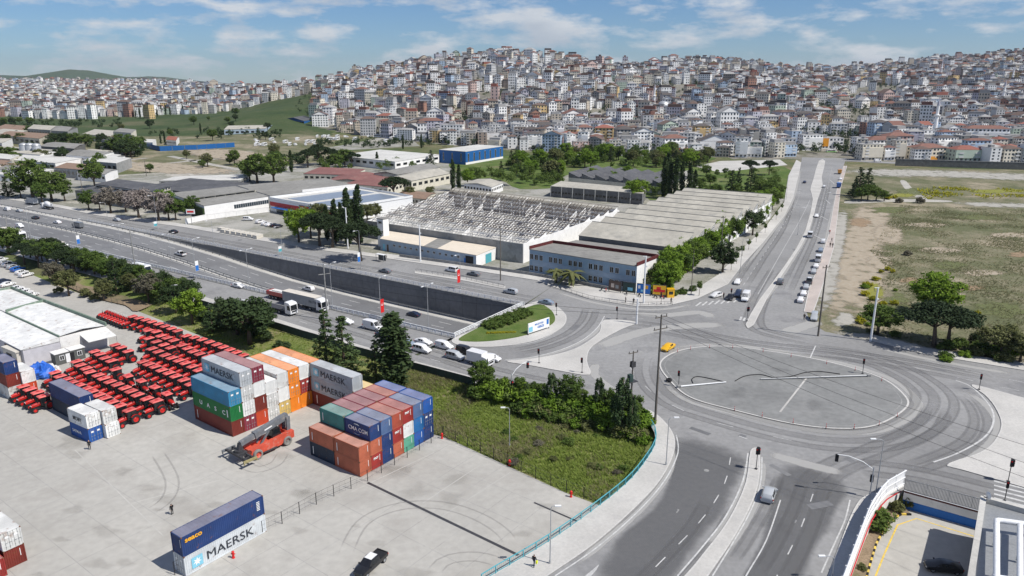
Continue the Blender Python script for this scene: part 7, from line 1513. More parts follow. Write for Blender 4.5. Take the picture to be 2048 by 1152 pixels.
def house_parts(w,d,st,roof,seed,simple=False):
 """wall, roof, windows, balconies as separate builders, front = -y"""
 rr = random.Random(seed); H = st * 2.9 + .4; a,b = w / 2,d / 2; wl,rf,wi,ba = MB(),MB(),MB(),MB()
 wl.box(-a,a,-b,b,-3,H,0,False)
 o = .5
 if roof == 'hip':
  hh = min(w,d) * .2; r = max(0,(w - d) / 2) if w > d else 0; q = max(0,(d - w) / 2) if d > w else 0
  rf.add([(-a - o,-b - o,H),(a + o,-b - o,H),(a + o,b + o,H),(-a - o,b + o,H),(-r - .01,-q,H + hh),(r + .01,-q,H + hh),(r + .01,q,H + hh),(-r - .01,q,H + hh)],[(0,1,5,4),(1,2,6,5),(2,3,7,6),(3,0,4,7),(4,5,6,7),(3,2,1,0)])
 elif roof == 'gable':
  hh = w * .2; rf.add([(-a - o,-b - o,H - .1),(a + o,-b - o,H - .1),(a + o,b + o,H - .1),(-a - o,b + o,H - .1),(0,-b - o,H + hh),(0,b + o,H + hh)],[(0,4,5,3),(4,1,2,5),(3,2,1,0)]); wl.add([(-a,-b,H - .05),(a,-b,H - .05),(0,-b,H + hh - .25),(-a,b,H - .05),(a,b,H - .05),(0,b,H + hh - .25)],[(0,1,2),(4,3,5)])
 else:
  rf.box(-a - .1,a + .1,-b - .1,b + .1,H,H + .25); rf.box(-a * .3,a * .25,-b * .2,b * .5,H + .25,H + 2.4)
  if roof == 'terrace': rf.box(-a * .9,a * .9,-b * .55,b * .95,H + .25,H + 2.7)
 def wf(x0,y0,x1,y1,n):
  dx,dy = x1 - x0,y1 - y0; L = math.hypot(dx,dy); ux,uy = dx / L,dy / L; nx_,ny_ = uy,-ux
  for f in range(st):
   for k in range(n):
    if rr.random() < .05: continue
    c = L * (k + .5) / n; ww = 1.35 if (k + seed) % 3 else 1.9; z0 = f * 2.9 + (1.1 if f else .7); z1 = z0 + (1.5 if f else 1.9); p = [(x0 + ux * (c - ww / 2) + nx_ * .03,y0 + uy * (c - ww / 2) + ny_ * .03),(x0 + ux * (c + ww / 2) + nx_ * .03,y0 + uy * (c + ww / 2) + ny_ * .03)]
    wi.add([(*p[0],z0),(*p[1],z0),(*p[1],z1),(*p[0],z1)],[(0,1,2,3)])
 wf(-a,-b,a,-b,max(2,int(w / 3))); wf(a,-b,a,b,max(2,int(d / 3.6))); wf(-a,b,-a,-b,max(2,int(d / 3.6)))
 if not simple:
  for x in ((-a * .55,),(a * .5,),(-a * .6,a * .6))[seed % 3]:
   for f in range(1,st): z = f * 2.9 + .25; ba.box(x - 1.7,x + 1.7,-b - 1.1,-b - .01,z,z + .16); ba.box(x - 1.7,x + 1.7,-b - 1.1,-b - 1.02,z + .16,z + 1.1)
  if seed % 2: wl.box(-a,a,-b - .8,-b,2.9,H - 2.9 if st > 3 else H - .3,0)
 return wl,rf,wi,ba
HVAR = []
hv = random.Random(3)
for i in range(26):
 w = hv.choice([10,11,12,13,15,17,20]); d = hv.choice([9,10,11,12,13]); st_ = hv.choice([3,3,4,4,4,5,5,6]); rf_ = hv.choice(['hip','hip','hip','gable','flat','terrace','hip'])
 P = house_parts(w,d,st_,rf_,i); root = thing('apartment_house',None,None); root['category'] = 'building'; PROTOS.append(root)
 obj('wall',(P[0],'house_white'),root); obj('roof',(P[1],'houseroof_tile'),root); stuff(obj('windows',(P[2],'glass_blue'),root))
 if P[3].v: stuff(obj('balconies',(P[3],'balcony_white'),root))
 HVAR.append((root,w,d,st_,rf_))
HSIMPLE = []
for i in range(30):
 w = hv.choice([10,12,14,16,20]); d = hv.choice([10,11,12,13]); st_ = hv.choice([3,4,4,5,5,6]); rf_ = hv.choice(['hip','hip','gable','flat','hip','terrace']); P = house_parts(w,d,st_,rf_,100 + i,True); arr = []
 for kind,b in ((0,P[0]),(1,P[1]),(2,P[2])): arr.append((kind,np.array(b.v),b.f))
 HSIMPLE.append((arr,w))
WKEYS = ['white'] * 22 + ['cream'] * 5 + ['grey'] * 5 + ['beige'] * 3 + ['pink'] * 2 + ['blue'] * 2 + ['ochre','brown','concrete','concrete','lilac','lilac','green','brick']
RKEYS = ['tile'] * 3 + ['dark'] * 5 + ['brown'] * 5 + ['grey'] * 6 + ['red']
def colpx(x,y,z=0): return PX((x,y,z))
spots = []; hr = random.Random(12)
row = 0; y = 545.0
while y < 4600:
 sp = 13.0 + max(0,y - 900) * .0068; xw = 1300 / FPX * (y * CP + 16) * .9; x = -xw + hr.uniform(0,sp); row += 1
 while x < xw:
  X = x + hr.uniform(-2.5,2.5) + 6 * math.sin(y / 60); Y = y + hr.uniform(-3,3) + 5 * math.sin(x / 45); x += sp + (hr.random() < .12) * 9; z = ground(X,Y); px,py = PX((X,Y,z))
  if not -140 < px < 2190: continue
  d0,dc = float(np.interp(px,CRX,CR0)),float(np.interp(px,CRX,CRD))
  if px < 560: d0 = min(d0,1330 if px > 330 else 1180)
  if Y < d0 - 8 or Y > dc + 60: continue
  if 425 < px < 628 and Y < 1420 and Y > 880: continue
  if 300 < px < 600 and Y < 1300: continue
  if px > 1560 and 1150 < Y < 1500 and 1690 < px < 1800 and hr.random() < .9: continue
  rx = np.interp(Y,[600,760,1150,1400],[1283,1318,1372,1400])
  if Y < 1400 and abs(px - rx) < 9 - Y / 250 and px > 1000: continue
  if Y < 640 and 1575 < px < 1720: continue
  g = mnoise.noise((X / 75,Y / 75,5.5))
  if g > .33 and Y > 640: continue
  vy = PX((X,Y,z + 12))
  spots.append((Y,X,z,px))
 y += sp * 1.08
spots.sort()
# landmark houses by pixel
def lm(px,py,w,d,st_,rf_,wall,roof,label,rz=0.0,extra=None):
 p = GTER(px,py); P = house_parts(w,d,st_,rf_,int(px)); root = thing('apartment_house',label,'building',p,rz); obj('wall',(P[0],'house_' + wall),root); obj('roof',(P[1],'houseroof_' + roof),root); stuff(obj('windows',(P[2],'glass_blue'),root))
 if P[3].v: stuff(obj('balconies',(P[3],'balcony_white'),root))
 return root,p
LMK = [(1208,281,17,13,4,'hip','ochre','red','yellow ochre apartment block at the foot of the hill'),(1168,280,15,12,4,'hip','white','tile','white apartment block with square windows left of the yellow one'),(1247,292,16,14,5,'hip','concrete','dark','grey flats with dark roof right of the yellow block'),(1345,305,20,14,4,'hip','white','tile','white corner building with red shop fascia at the foot of the hill'),(1555,303,30,16,2,'hip','white','dark','broad white villa with dark hipped roof beside the boulevard end'),(1640,296,34,14,3,'flat','white','grey','long white block with orange panel at the boulevard end'),(1755,309,24,14,4,'hip','white','tile','white flats with terracotta roof right of the boulevard end'),(1790,300,22,14,4,'hip','pink','tile','pinkish flats behind the terracotta roofed corner flats'),(1965,292,34,13,5,'hip','white','tile','long white flats with red roof near the right edge'),(1930,300,16,14,4,'flat','concrete','grey','bare concrete block left of the long white flats'),(1925,322,20,14,3,'hip','green','red','pale green house with orange roof by the right retaining wall'),(1850,318,24,14,3,'hip','cream','tile','low cream house with broad red roof before the minaret'),(1425,303,26,14,3,'gable','white','dark','white gabled hall with balconies left of the villa'),(775,258,22,14,5,'hip','cream','red','cream flats with red hipped roof on the left foot of the hill'),(862,270,26,14,5,'hip','lilac','tile','lilac tinted flats with rounded corner at the hill foot'),(906,274,22,13,4,'flat','white','grey','white box-like flats left of the blue hall')]
occ = []
for a in LMK:
 r,p = lm(*a[:8],a[8],hr.uniform(-.2,.2)); occ.append(p)
 if 'red shop' in a[8]: mb = MB(); mb.box(-10.3,10.3,-8.0,-6.9,2.9,3.9); obj('shop_fascia',(mb,'logo_red'),r)
 if 'orange panel' in a[8]: mb = MB(); mb.box(-3,4,-7.4,-6.9,2,8.8); obj('panel',(mb,'car_orange'),r)
spots = [s for s in spots if all((s[1] - p.x) ** 2 + (s[0] - p.y) ** 2 > 17 ** 2 for p in occ)]
# order what is nearest, row by row
vis = [s for s in spots if -20 < s[3] < 2068]; near = vis[:284]; nset = set(near); rest = [s for s in spots if s not in nset]
HH = []
for s in near: HH.append((s,hr.choice(HVAR),hr.choice(WKEYS),hr.choice(RKEYS)))
RWD = ['front','second','third','fourth','fifth','sixth','seventh','eighth','ninth','tenth','eleventh','twelfth','thirteenth','fourteenth','fifteenth']
for r0 in range(0,len(HH),20):
 seg = sorted(HH[r0:r0 + 20],key=lambda t: t[0][3])
 for i,((Y,X,z,px),(pr,w,d,st_,rf_),wc,rc) in enumerate(seg):
  if rf_ in ('flat','terrace'): rc = 'grey'
  lab = f'{wc} {STW[st_]} storey house with {rc} {rf_} roof, {nth(i)} from left in {RWD[r0 // 20]} hillside row'
  place(pr,(X,Y,z),hr.choice([0,0,.15,-.2,.3,PI / 2,-.35]) + hr.uniform(-.12,.12),lab,'building','nearer houses on the hillside',{'house_white': 'house_' + wc,'houseroof_tile': 'houseroof_' + rc},hr.uniform(.7,.92))
FV,FF,FM = [],[],[]; o = 0; WL = list(HWALL); RL = list(HROOF)
for (Y,X,z,px) in rest:
 arr,w = hr.choice(HSIMPLE); a = hr.choice([0,.2,-.25,.35,-.4,PI / 2]) + hr.uniform(-.15,.15); c,s = math.cos(a),math.sin(a); sc = hr.uniform(.6,.98) * (1 + max(0,Y - 1500) * .00018); wi_ = WL.index(hr.choice(WKEYS)); ri = RL.index(hr.choice(RKEYS)); hs = hr.uniform(.75,1.45)
 far = Y > 2100
 for kind,V,F in arr:
  if kind == 2 and far and hr.random() < .5: continue
  Vn = np.stack([X + sc * (V[:,0] * c - V[:,1] * s),Y + sc * (V[:,0] * s + V[:,1] * c),z + sc * hs * V[:,2]],1); FV.append(Vn); FF += [tuple(i + o for i in f) for f in F]; FM += [wi_ if kind == 0 else (len(WL) + ri if kind == 1 else len(WL) + len(RL))] * len(F); o += len(V)
me = bpy.data.meshes.new('distant_houses'); me.from_pydata(np.concatenate(FV).tolist(),[],FF)
for k in WL: me.materials.append(MT['house_' + k])
for k in RL: me.materials.append(MT['houseroof_' + k])
me.materials.append(MT['glass_blue']); me.polygons.foreach_set('material_index',FM); me.update()
fo = stuff(obj('distant_houses',me)); fo['label'] = 'dense mass of small white and brown houses further up the hills'; fo['category'] = 'houses'
# trees between the houses
rs = np.random.default_rng(9); C = []
while len(C) < 5200:
 Y = 600 + 1900 * rs.random() ** 1.4; px = rs.uniform(-100,2150); X = (px - 1024) / FPX * (Y * CP + 16); z = ground(X,Y)
 d0,dc = float(np.interp(px,CRX,CR0)),float(np.interp(px,CRX,CRD))
 if Y < d0 - 25 or Y > dc or (425 < px < 600 and Y < 1400): continue
 g = mnoise.noise((X / 75,Y / 75,5.5))
 if g < .2 and rs.random() < .62: continue
 for k in range(3): C.append((X + rs.normal() * 2,Y + rs.normal() * 2,z + rs.uniform(2,6.5)))
for x0,x1,y0,y1,n in ((-40,250,243,256,60),(90,215,280,294,40),(205,290,298,316,34),(560,720,318,334,30),(-40,120,340,352,20),(300,560,262,280,26),(620,900,284,296,34)):
 for k in range(n): p = GTER(rs.uniform(x0,x1),rs.uniform(y0,y1)); C += [(p.x + rs.normal() * 1.6,p.y + rs.normal() * 1.6,p.z + rs.uniform(1.2,5)) for _ in range(4)]
V = leaf_arrays(np.array(C),2.0,28,.55,rs,.1); tt = stuff(obj('hillside_greenery',quads_mesh('hillside_greenery',V,'leaf_dark'))); tt['label'] = 'dark green trees scattered between the houses on the hill'; tt['category'] = 'trees'
# mosque and minarets
def minaret(px,py,h,lab,r=1.5):
 p = GTER(px,py); t = thing('minaret',lab,'minaret',p); mb = MB(); mb.box(-r * 1.5,r * 1.5,-r * 1.5,r * 1.5,-2,h * .22); obj('base',(mb,'house_white'),t); mb = MB(); mb.lathe([(r,h * .22),(r * .95,h * .58),(r * .75,h * .60),(r * .7,h * .8)],12); obj('shaft',(mb,'house_white'),t)
 mb = MB(); mb.lathe([(r,h * .555),(r * 1.55,h * .575),(r * 1.55,h * .595),(r * .75,h * .60)],12); obj('balcony',(mb,'house_white'),t); mb = MB(); mb.lathe([(r * .85,h * .8),(.08,h)],12); obj('spire',(mb,'house_lilac'),t)
minaret(1866,283,40,'tall white minaret rising above the roofs on the right',1.7); minaret(1307,226,34,'slim white minaret beside the silver dome'); minaret(1880,160,40,'distant minaret above the right hand houses'); minaret(2003,215,34,'slim minaret nearest the right edge'); minaret(2022,175,34,'far minaret high at the right edge'); minaret(1640,160,34,'pale minaret left of the grassy knoll'); minaret(1662,163,34,'second pale minaret left of the grassy knoll')
def mosque(px,py,s,lab):
 p = GTER(px,py); t = thing('mosque',lab,'mosque',p); mb = MB(); mb.box(-9 * s,9 * s,-8 * s,8 * s,-3,9 * s); obj('wall',(mb,'house_white'),t); mb = MB(); mb.lathe([(7 * s,9 * s),(7 * s,11 * s)],20); obj('drum',(mb,'house_white'),t); mb = MB(); mb.lathe([(7.2 * s * math.cos(a),11 * s + 5.5 * s * math.sin(a)) for a in np.linspace(0,PI / 2 - .01,7)],20); obj('dome',mb.mesh('dome','galvanised',True),t)
mosque(1326,230,1.0,'mosque with silver dome in the middle of the hillside'); mosque(1856,290,.7,'small mosque with white dome at the tall minaret foot')
# stone retaining wall on the far side of the field
a,b = G(1790,331),G(2400,350); t = thing('stone_wall','dark stone retaining wall along the far side of the field','wall',a); mb = MB(); d = b - a; mb.bar(Vector((0,0,2.2)),d + Vector((0,0,2.2)),.8,4.6); obj('masonry',(mb,'wall_darkgrey'),t); mb = MB(); mb.bar((0,0,4.7),d + Vector((0,0,4.7)),1.0,.3); obj('coping',(mb,'concrete_grey'),t)
# depot of white buses, vans below the hill
dr = random.Random(2)
dx = sorted(505 + dr.uniform(0,280) for _ in range(34))
for i,x in enumerate(dx): car(BUS if i % 3 else 'panelvan',(x,289 - (x - 505) * .01 + dr.choice([-12,-7,-2,3])),dr.choice([.2,1.4,1.7,1.5]),'white',f'white {"bus" if i % 3 else "van"} in the depot below the hill, {nth(i)} vehicle from left',z=0.02,group='vehicles in the depot')
dx = sorted(1090 + dr.uniform(0,460) for _ in range(22))
for i,x in enumerate(dx): cl = dr.choice(['white','silver','grey','black','red']); car(dr.choice(['sedan','hatch','suv','minivan']),(x,310 + dr.uniform(-3,3)),dr.choice([0,PI]),cl,f'small {cl} car on the hill foot road, {nth(i)} from left',z=.03,group='cars at the hill foot')
for i,(pr,px,col,lab) in enumerate(((BUSL,(1535,310),'green','long dark green articulated bus at the boulevard end'),(BUS,(1662,306),'green','green and white bus at the top of the boulevard'),(DUMP,(1735,317),'red','dark tipper lorry beside the field wall'),('panelvan',(1755,324),'white','white lorry cab by the field wall'),(BOXL,(1860,322),'orange','yellow machine lorry among sheds on the right'),('sedan',(2035,326),'white','white car on the embankment road at the right edge'))): car(pr,px,.1,col,lab,z=.03,group='vehicles at the boulevard end')
# blue hoarding and field tracks on the left
t = thing('blue_hoarding','long bright blue hoarding across the left hand fields','fence',G(320,300)); o0 = t.location.copy(); q = [G(p[0],p[1]) - o0 for p in ((275,291),(320,302),(395,299),(470,294))]
for a,b in zip(q,q[1:]):
 n_ = max(1,int((b - a).length / 8))
 for k in range(n_): mb = MB(); mb.bar(a.lerp(b,k / n_) + Vector((0,0,2)),a.lerp(b,(k + .97) / n_) + Vector((0,0,2)),.15,4.2); obj('panel',(mb,'cladding_blue'),t)
for P in ([(100,352),(260,335),(430,318),(560,322)],[(230,318),(330,340),(400,352)],[(340,312),(440,332),(520,345)],[(420,308),(520,325),(600,338)],[(0,340),(150,330),(300,315)],[(380,310),(500,302),(620,300)]):
 mb = MB(); mb.strip(resample(GP(P,0,5),4),6,-.06); struct('field_track',mb,'gravel')

# ================================================================== railings, fences
def hgt(p,ytop):
 lo,hi = 0.0,60.0
 for _ in range(30):
  m = (lo + hi) / 2
  if PX((p.x,p.y,p.z + m))[1] > ytop: lo = m
  else: hi = m
 return lo
def fence(name,label,pts,step,h,post,rails,mp,mr,zf=None,balusters=0,cat='fence',bw=.03,panel=None):
 """posts one by one, rails along, optional thin balusters"""
 o0 = pts[0].copy(); t = thing(name,label,cat,o0); L = plen(pts); n = max(1,round(L / step)); mb = MB(); mb.box(-post / 2,post / 2,-post / 2,post / 2,-.15,h); pm = mb.mesh('post',mp); P = []
 for k in range(n + 1):
  q,a = along(pts,L * k / n); z = zf(q) if zf else q.z; q = Vector((q.x,q.y,z)); P.append(q); obj('post',pm,t,q - o0,a)
 for rh,rt in rails:
  mb = MB()
  for a,b in zip(P,P[1:]): mb.bar(a - o0 + Vector((0,0,rh)),b - o0 + Vector((0,0,rh)),rt)
  obj('rail',(mb,mr),t)
 if balusters:
  mb = MB()
  for a,b in zip(P,P[1:]):
   m = max(1,int((b - a).length / balusters))
   for i in range(1,m): q = a.lerp(b,i / m) - o0; mb.bar(q + Vector((0,0,.1)),q + Vector((0,0,h - .05)),bw)
  stuff(obj('balusters',(mb,mr),t))
 if panel:
  for a,b in zip(P,P[1:]): mb = MB(); a_,b_ = a - o0,b - o0; d_ = (b_ - a_).normalized() * .03; mb.bar(a_ + d_ + Vector((0,0,h / 2)),b_ - d_ + Vector((0,0,h / 2)),.05,h - .1); obj('panel',(mb,panel),t)
 return t
fence('railing','white balustrade along the near edge of the sunken highway',[UN(u,WN - .35,.15) for u in (-345,-250,-180,PORT)],2.0,1.05,.22,((1.0,.16),(.62,.12),(.28,.12)),'white_metal','white_metal',cat='railing')
fence('railing','white railing on top of the dark retaining wall',[UN(u,FN + .3,.15) for u in (-330,-200,PORT)],2.2,1.0,.14,((.95,.1),(.6,.08),(.3,.08)),'white_metal','white_metal',cat='railing')
fence('railing','white railing across the underpass end beside the grass island',[UN(PORT - .4,WN,.15),UN(PORT - .4,FN,.15)],2.0,1.1,.2,((1.05,.16),(.65,.12),(.3,.12)),'white_metal','white_metal',cat='railing')
fence('railing','turquoise railing along the curved pavement',resample(RAIL[3:] if len(RAIL) > 3 else RAIL,1),2.4,1.15,.12,((1.12,.1),(.15,.06)),'turquoise','turquoise',lambda q: .13,.3,'railing')
def gz(q): return hz(toUN(q)[0])
for n,lab in ((146.9,'steel guard rail on the near side of the highway median'),(148.5,'steel guard rail on the far side of the highway median'),(FN - 1.0,'steel guard rail at the foot of the retaining wall')):
 pts = [UN(u,n,hz(u)) for u in range(-620,-100,4)]; t = thing('guard_rail',lab,'guard rail',pts[0]); o0 = pts[0]; mb = MB(); mp = MB()
 for a,b in zip(pts,pts[1:]): mb.bar(a - o0 + Vector((0,0,.65)),b - o0 + Vector((0,0,.65)),.06,.32); mp.bar(a - o0,a - o0 + Vector((0,0,.7)),.12)
 obj('beam',(mb,'grey_metal'),t); stuff(obj('posts',(mp,'dark_metal'),t))
YZ = lambda q: ZY
fence('wire_fence','dark wire fence between the containers and the open concrete',GP([(885,873),(735,963),(640,1005),(560,1050),(350,1150)],ZY),3.0,2.0,.08,((1.95,.025),(1.3,.02),(.6,.02)),'black','dark_metal',YZ,1.0,bw=.012)
fence('wire_fence','dark wire fence between the concrete and the grass bank',GP([(887,872),(1000,924),(1130,983),(1203,1010)],ZY),3.0,2.0,.08,((1.95,.025),(1.3,.02),(.6,.02)),'black','dark_metal',YZ,1.0,bw=.012)
mat('fence_green',(.035,.06,.055),.7,.2,1); fence('panel_fence','dark green panel fence below the near service road pavement',GP([(400,612),(545,656),(720,710),(828,741),(950,774)],0),2.5,2.0,.1,((1.95,.06),),'dark_metal','dark_metal',lambda q: ground(q.x,q.y) + .05,panel='fence_green')
fence('pavement_fence','low dark pedestrian fence along the factory corner',GP([(1100,573),(1183,598),(1273,611),(1345,609)],.13),2.2,.95,.06,((.92,.05),(.2,.04)),'dark_metal','dark_metal',lambda q: .13,.35,bw=.02)
fence('pavement_fence','low dark fence between service road and slip lane',GP([(832,543),(930,558),(1008,575)],.12),2.2,.95,.06,((.92,.05),(.2,.04)),'dark_metal','dark_metal',lambda q: .12,.4,bw=.02)
fence('low_wall','low concrete garden wall before the low block and office',GP([(800,514),(960,536),(1070,552),(1240,584)],0),4,1.1,.3,((1.0,.2),),'concrete_grey','concrete_grey',lambda q: -.05,cat='wall',panel='concrete_grey')
fence('low_wall','white boundary wall with posters beside the supermarket car park',GP([(372,448),(410,440),(470,432),(538,424)],0),5,2.4,.3,((2.35,.2),),'wall_white','wall_white',lambda q: -.05,cat='wall',panel='wall_white')
fence('park_fence','dark mesh fence along the park beside the alley',GP([(140,578),(200,602),(247,612)],ZY),2.6,1.8,.07,((1.75,.03),(.9,.02)),'dark_metal','dark_metal',YZ,.5,bw=.015)
# ================================================================== poles and lamps
def lamp(px,ytop,label,arm=1.8,adir=HEAD + PI / 2,two=False,z=None,r=.09,m='galvanised',banner=None):
 p = G(*px,0 if z is None else z); h = hgt(p,ytop); t = thing('street_lamp',label,'street lamp',p,adir); mb = MB(); mb.cyl((0,0,-.1),(0,0,h - .3),r,r * .55,8); mb.cyl((0,0,-.1),(0,0,.5),r * 1.6,n=8); obj('pole',(mb,m),t)
 for s in ((1,-1) if two else (1,)):
  mb = MB(); mb.tube([(0,0,h - .4),(s * arm * .3,0,h - .05),(s * arm,0,h)],r * .5,6); a = obj('arm',(mb,m),t); mb = MB(); mb.box(min(s * arm,s * (arm + .8)),max(s * arm,s * (arm + .8)),-.16,.16,h - .06,h + .08); obj('lamp_head',(mb,'white_metal'),a)
 if banner:
  zb,cols,ww,hh = banner; mb = MB(); mb.box(.12,.12 + ww,-.02,.02,zb,zb + hh); b = obj('banner',(mb,cols[0]),t)
  if cols[1] == 'crescent':
   for sg in (-1,1):
    mb = MB(); c = (.12 + ww * .5,zb + hh * .62); ro,ri,of = ww * .3,ww * .24,ww * .09; q = []
    A = [PI * .22 + (2 * PI - .44 * PI) * k / 14 for k in range(15)]; o_ = [(c[0] + ro * math.sin(a),c[1] + ro * math.cos(a)) for a in A]; i_ = [(c[0] + ri * math.sin(a),c[1] + of + ri * math.cos(a)) for a in A]
    mb.add([(x,sg * .026,y) for x,y in o_ + i_],[(k,k + 1,16 + k,15 + k) for k in range(14)]); obj('crescent',(mb,'logo_white'),b)
    mb = MB(); c2 = (c[0],c[1] + ww * .26); pts = [(c2[0] + ww * (.13 if k % 2 == 0 else .05) * math.sin(k * PI / 5),c2[1] + ww * (.13 if k % 2 == 0 else .05) * math.cos(k * PI / 5)) for k in range(10)]; mb.add([(c2[0],sg * .027,c2[1])] + [(x,sg * .027,y) for x,y in pts],[(0,1 + k,1 + (k + 1) % 10) for k in range(10)]); obj('star',(mb,'logo_white'),b)
  else: mb = MB(); mb.box(.14,.1 + ww,-.028,.028,zb + .05,zb + hh * .55); obj('banner_field',(mb,cols[1]),b)
 return t
BW,BT,RF = (('logo_white','logo_blue')),('logo_white','turquoise'),('red_signal','crescent')
hwz = lambda px: hz(toUN(G(*px))[0])
for px,yt,lab,bn in (((62,477),414,'on the highway edge nearest the left picture edge',None),((156,502),440,'with blue and white banner left of the power pole',(2.5,BW,1.1,3.2)),((393,558),478,'with blue and white banner right of the green bus',(2.5,BW,1.1,3.2)),((762,641),555,'with red flag behind the tall conifer',(2.0,RF,1.2,3.6))): lamp(px,yt,'slim street lamp ' + lab,banner=bn)
for i,(px,yt) in enumerate((((242,494),449),((343,522),467),((498,566),499),((665,614),527),((857,657),570))): lamp(px,yt,f'tall slim lamp standing in the highway median, {nth(i)} from the left',1.5,two=True)
for px,yt,lab,bn in (((215,437),404,'before the blossoming trees',None),((316,459),390,'with turquoise sign beside the white boundary wall',(1.5,BT,1.4,2.0)),((428,488),440,'above the retaining wall before the supermarket',None),((565,511),452,'with turquoise sign before the supermarket trees',(1.5,BT,1.4,2.0)),((722,538),460,'with blue and white banner by the umbrella pine',(2.5,BW,1.1,3.2)),((921,577),508,'with red flag beside the slip lane',(2.0,RF,1.3,4.0))): lamp(px,yt,'street lamp ' + lab,adir=HEAD - PI / 2,banner=bn)
lamp((1752,984),878,'street lamp beside the walled parking lot',1.2,PI,z=.1); lamp((1663,1160),1112,'street lamp cut by the bottom edge beside the parking lot wall',1.2,PI,z=.1); lamp((1332,930),835,'grey lamp on the curved pavement by the railing',.8,0,z=.1); lamp((1100,1127),1012,'slim grey pole with small lamp on the curved pavement',.5,0,z=.1); lamp((1019,893),815,'slim lamp on the grass bank',.7,PI,z=-1.2)
for i,(px,yt) in enumerate((((1595,470),415),((1648,430),385),((1480,545),480),((1572,400),350),((1690,345),300),((420,640),605),((345,605),570),((480,655),600))): lamp(px,yt,f'thin roadside lamp, {nth(i)} counted upwards along the ' + ('boulevard' if i < 5 else 'near service road hedge'),1.2,0)
def ppole(px,ytop,label,arms=((0,2.6),(2.0,2.2)),r=.22,m='wood_pole',z=0.0,ad=.5,box=False):
 p = G(*px,z); h = hgt(p,ytop); t = thing('power_pole',label,'power pole',p,ad); mb = MB(); mb.cyl((0,0,-.2),(0,0,h),r,r * .6,10); obj('pole',(mb,m),t)
 for dz,w in arms:
  mb = MB(); mb.box(-w / 2,w / 2,-.07,.07,h - dz - .25,h - dz - .1); a = obj('crossarm',(mb,m),t)
  for s in (-1,0,1) if w > 2.3 else (-1,1): mb = MB(); mb.lathe([(.05,h - dz - .1),(.09,h - dz + .05),(.05,h - dz + .1),(.09,h - dz + .2),(.02,h - dz + .3)],8); mb.v = [(x + s * w * .45,y,zz) for x,y,zz in mb.v]; obj('insulator',(mb,'dark_metal'),a)
 if box:
  mb = MB(); mb.box(-.9,.9,-.7,.7,h * .42,h * .42 + .12); obj('platform',(mb,'dark_metal'),t); mb = MB(); mb.box(-.85,-.1,-.45,.45,h * .42 + .12,h * .42 + 1.5); mb.box(-.95,0,-.5,.5,h * .42 + .4,h * .42 + .5); obj('transformer',(mb,'fence_green'),t); mb = MB(); mb.box(-.5,.5,-.35,.35,h * .7,h * .7 + .08); mb.box(-.5,.5,-.3,-.22,h * .7,h * .7 + 1.1); mb.box(-.5,.5,.22,.3,h * .7,h * .7 + 1.1); obj('switch_gear',(mb,'dark_metal'),t)
 return p,h
pp,ph = ppole((1310,849),630,'tall dark power pole at the pavement corner of the junction',((.2,2.6),(2.4,3.0)),.24)
ppole((1262,806),702,'transformer pole with platform behind the weeping cedars',((.2,2.2),),.2,box=True); ppole((655,640),527,'concrete power pole before the lorries',((.3,3.2),(2.6,3.0)),.24,'concrete_grey'); ppole((273,553),458,'leaning concrete power pole beside the green bus',((1.0,3.0),),.24,'concrete_grey'); ppole((18,474),430,'concrete power pole at the left picture edge',((.4,2.6),),.24,'concrete_grey'); ppole((1001,561),445,'dark power pole before the gutted hall',((.4,2.2),),.2); ppole((1636,672),530,'tall dark power pole at the gravel by the boulevard',((.4,2.6),),.24)
ppole((1382,590),500,'slim dark pole with sign by the factory hedge',(),.12); ppole((168,402),345,'wooden power pole above the far roadside trees',((.4,2.4),),.2); ppole((293,352),318,'wooden power pole in the left hand fields',((.4,2.4),),.2); ppole((1440,520),432,'power pole at the right wall of the sawtooth hall',((.4,1.8),),.18)
def steel(px,ytop,lab,m='white_metal',z=0):
 p = G(*px,z); h = hgt(p,ytop); t = thing('steel_mast',lab,'mast',p); mb = MB(); mb.cyl((0,0,0),(0,0,h),.26,.2,12); obj('pole',(mb,m),t); mb = MB(); mb.box(-.8,.3,-.12,.12,h,h + .12); obj('floodlight',(mb,m),t); mb = MB(); mb.box(.2,.5,-.15,.15,h * .78,h * .78 + .4); obj('camera_box',(mb,m),t)
steel((1741,682),576,'thick pale steel mast at the field edge'); steel((1287,607),513,'white steel mast before the billboards'); steel((841,523),452,'white steel mast before the low block'); steel((696,497),416,'white steel mast among the cypresses'); steel((1273,648),598,'thin white mast at the tip of the traffic island')
w_ = thing('overhead_wires','thin dark power lines crossing above the oval island','wires',(pp.x,pp.y,ph))
for s,dz,e in ((-1.3,.1,(2300,1010)),(0,.1,(2300,965)),(1.3,-2.3,(2300,1045))):
 a = Vector((s * .9,s * .4,dz)); b = G(*e,13) - Vector((pp.x,pp.y,ph)); mb = MB(); mb.tube([a.lerp(b,k / 20) - Vector((0,0,5 * (k / 20) * (1 - k / 20))) for k in range(21)],.025,4); obj('wire',(mb,'black'),w_)
for s,dz,e in ((-1.3,.1,(640,560)),(1.3,.1,(640,545))):
 a = Vector((s * .9,s * .4,dz)); b = G(*e,14) - Vector((pp.x,pp.y,ph)); mb = MB(); mb.tube([a.lerp(b,k / 20) - Vector((0,0,6 * (k / 20) * (1 - k / 20))) for k in range(21)],.025,4); obj('wire',(mb,'black'),w_)
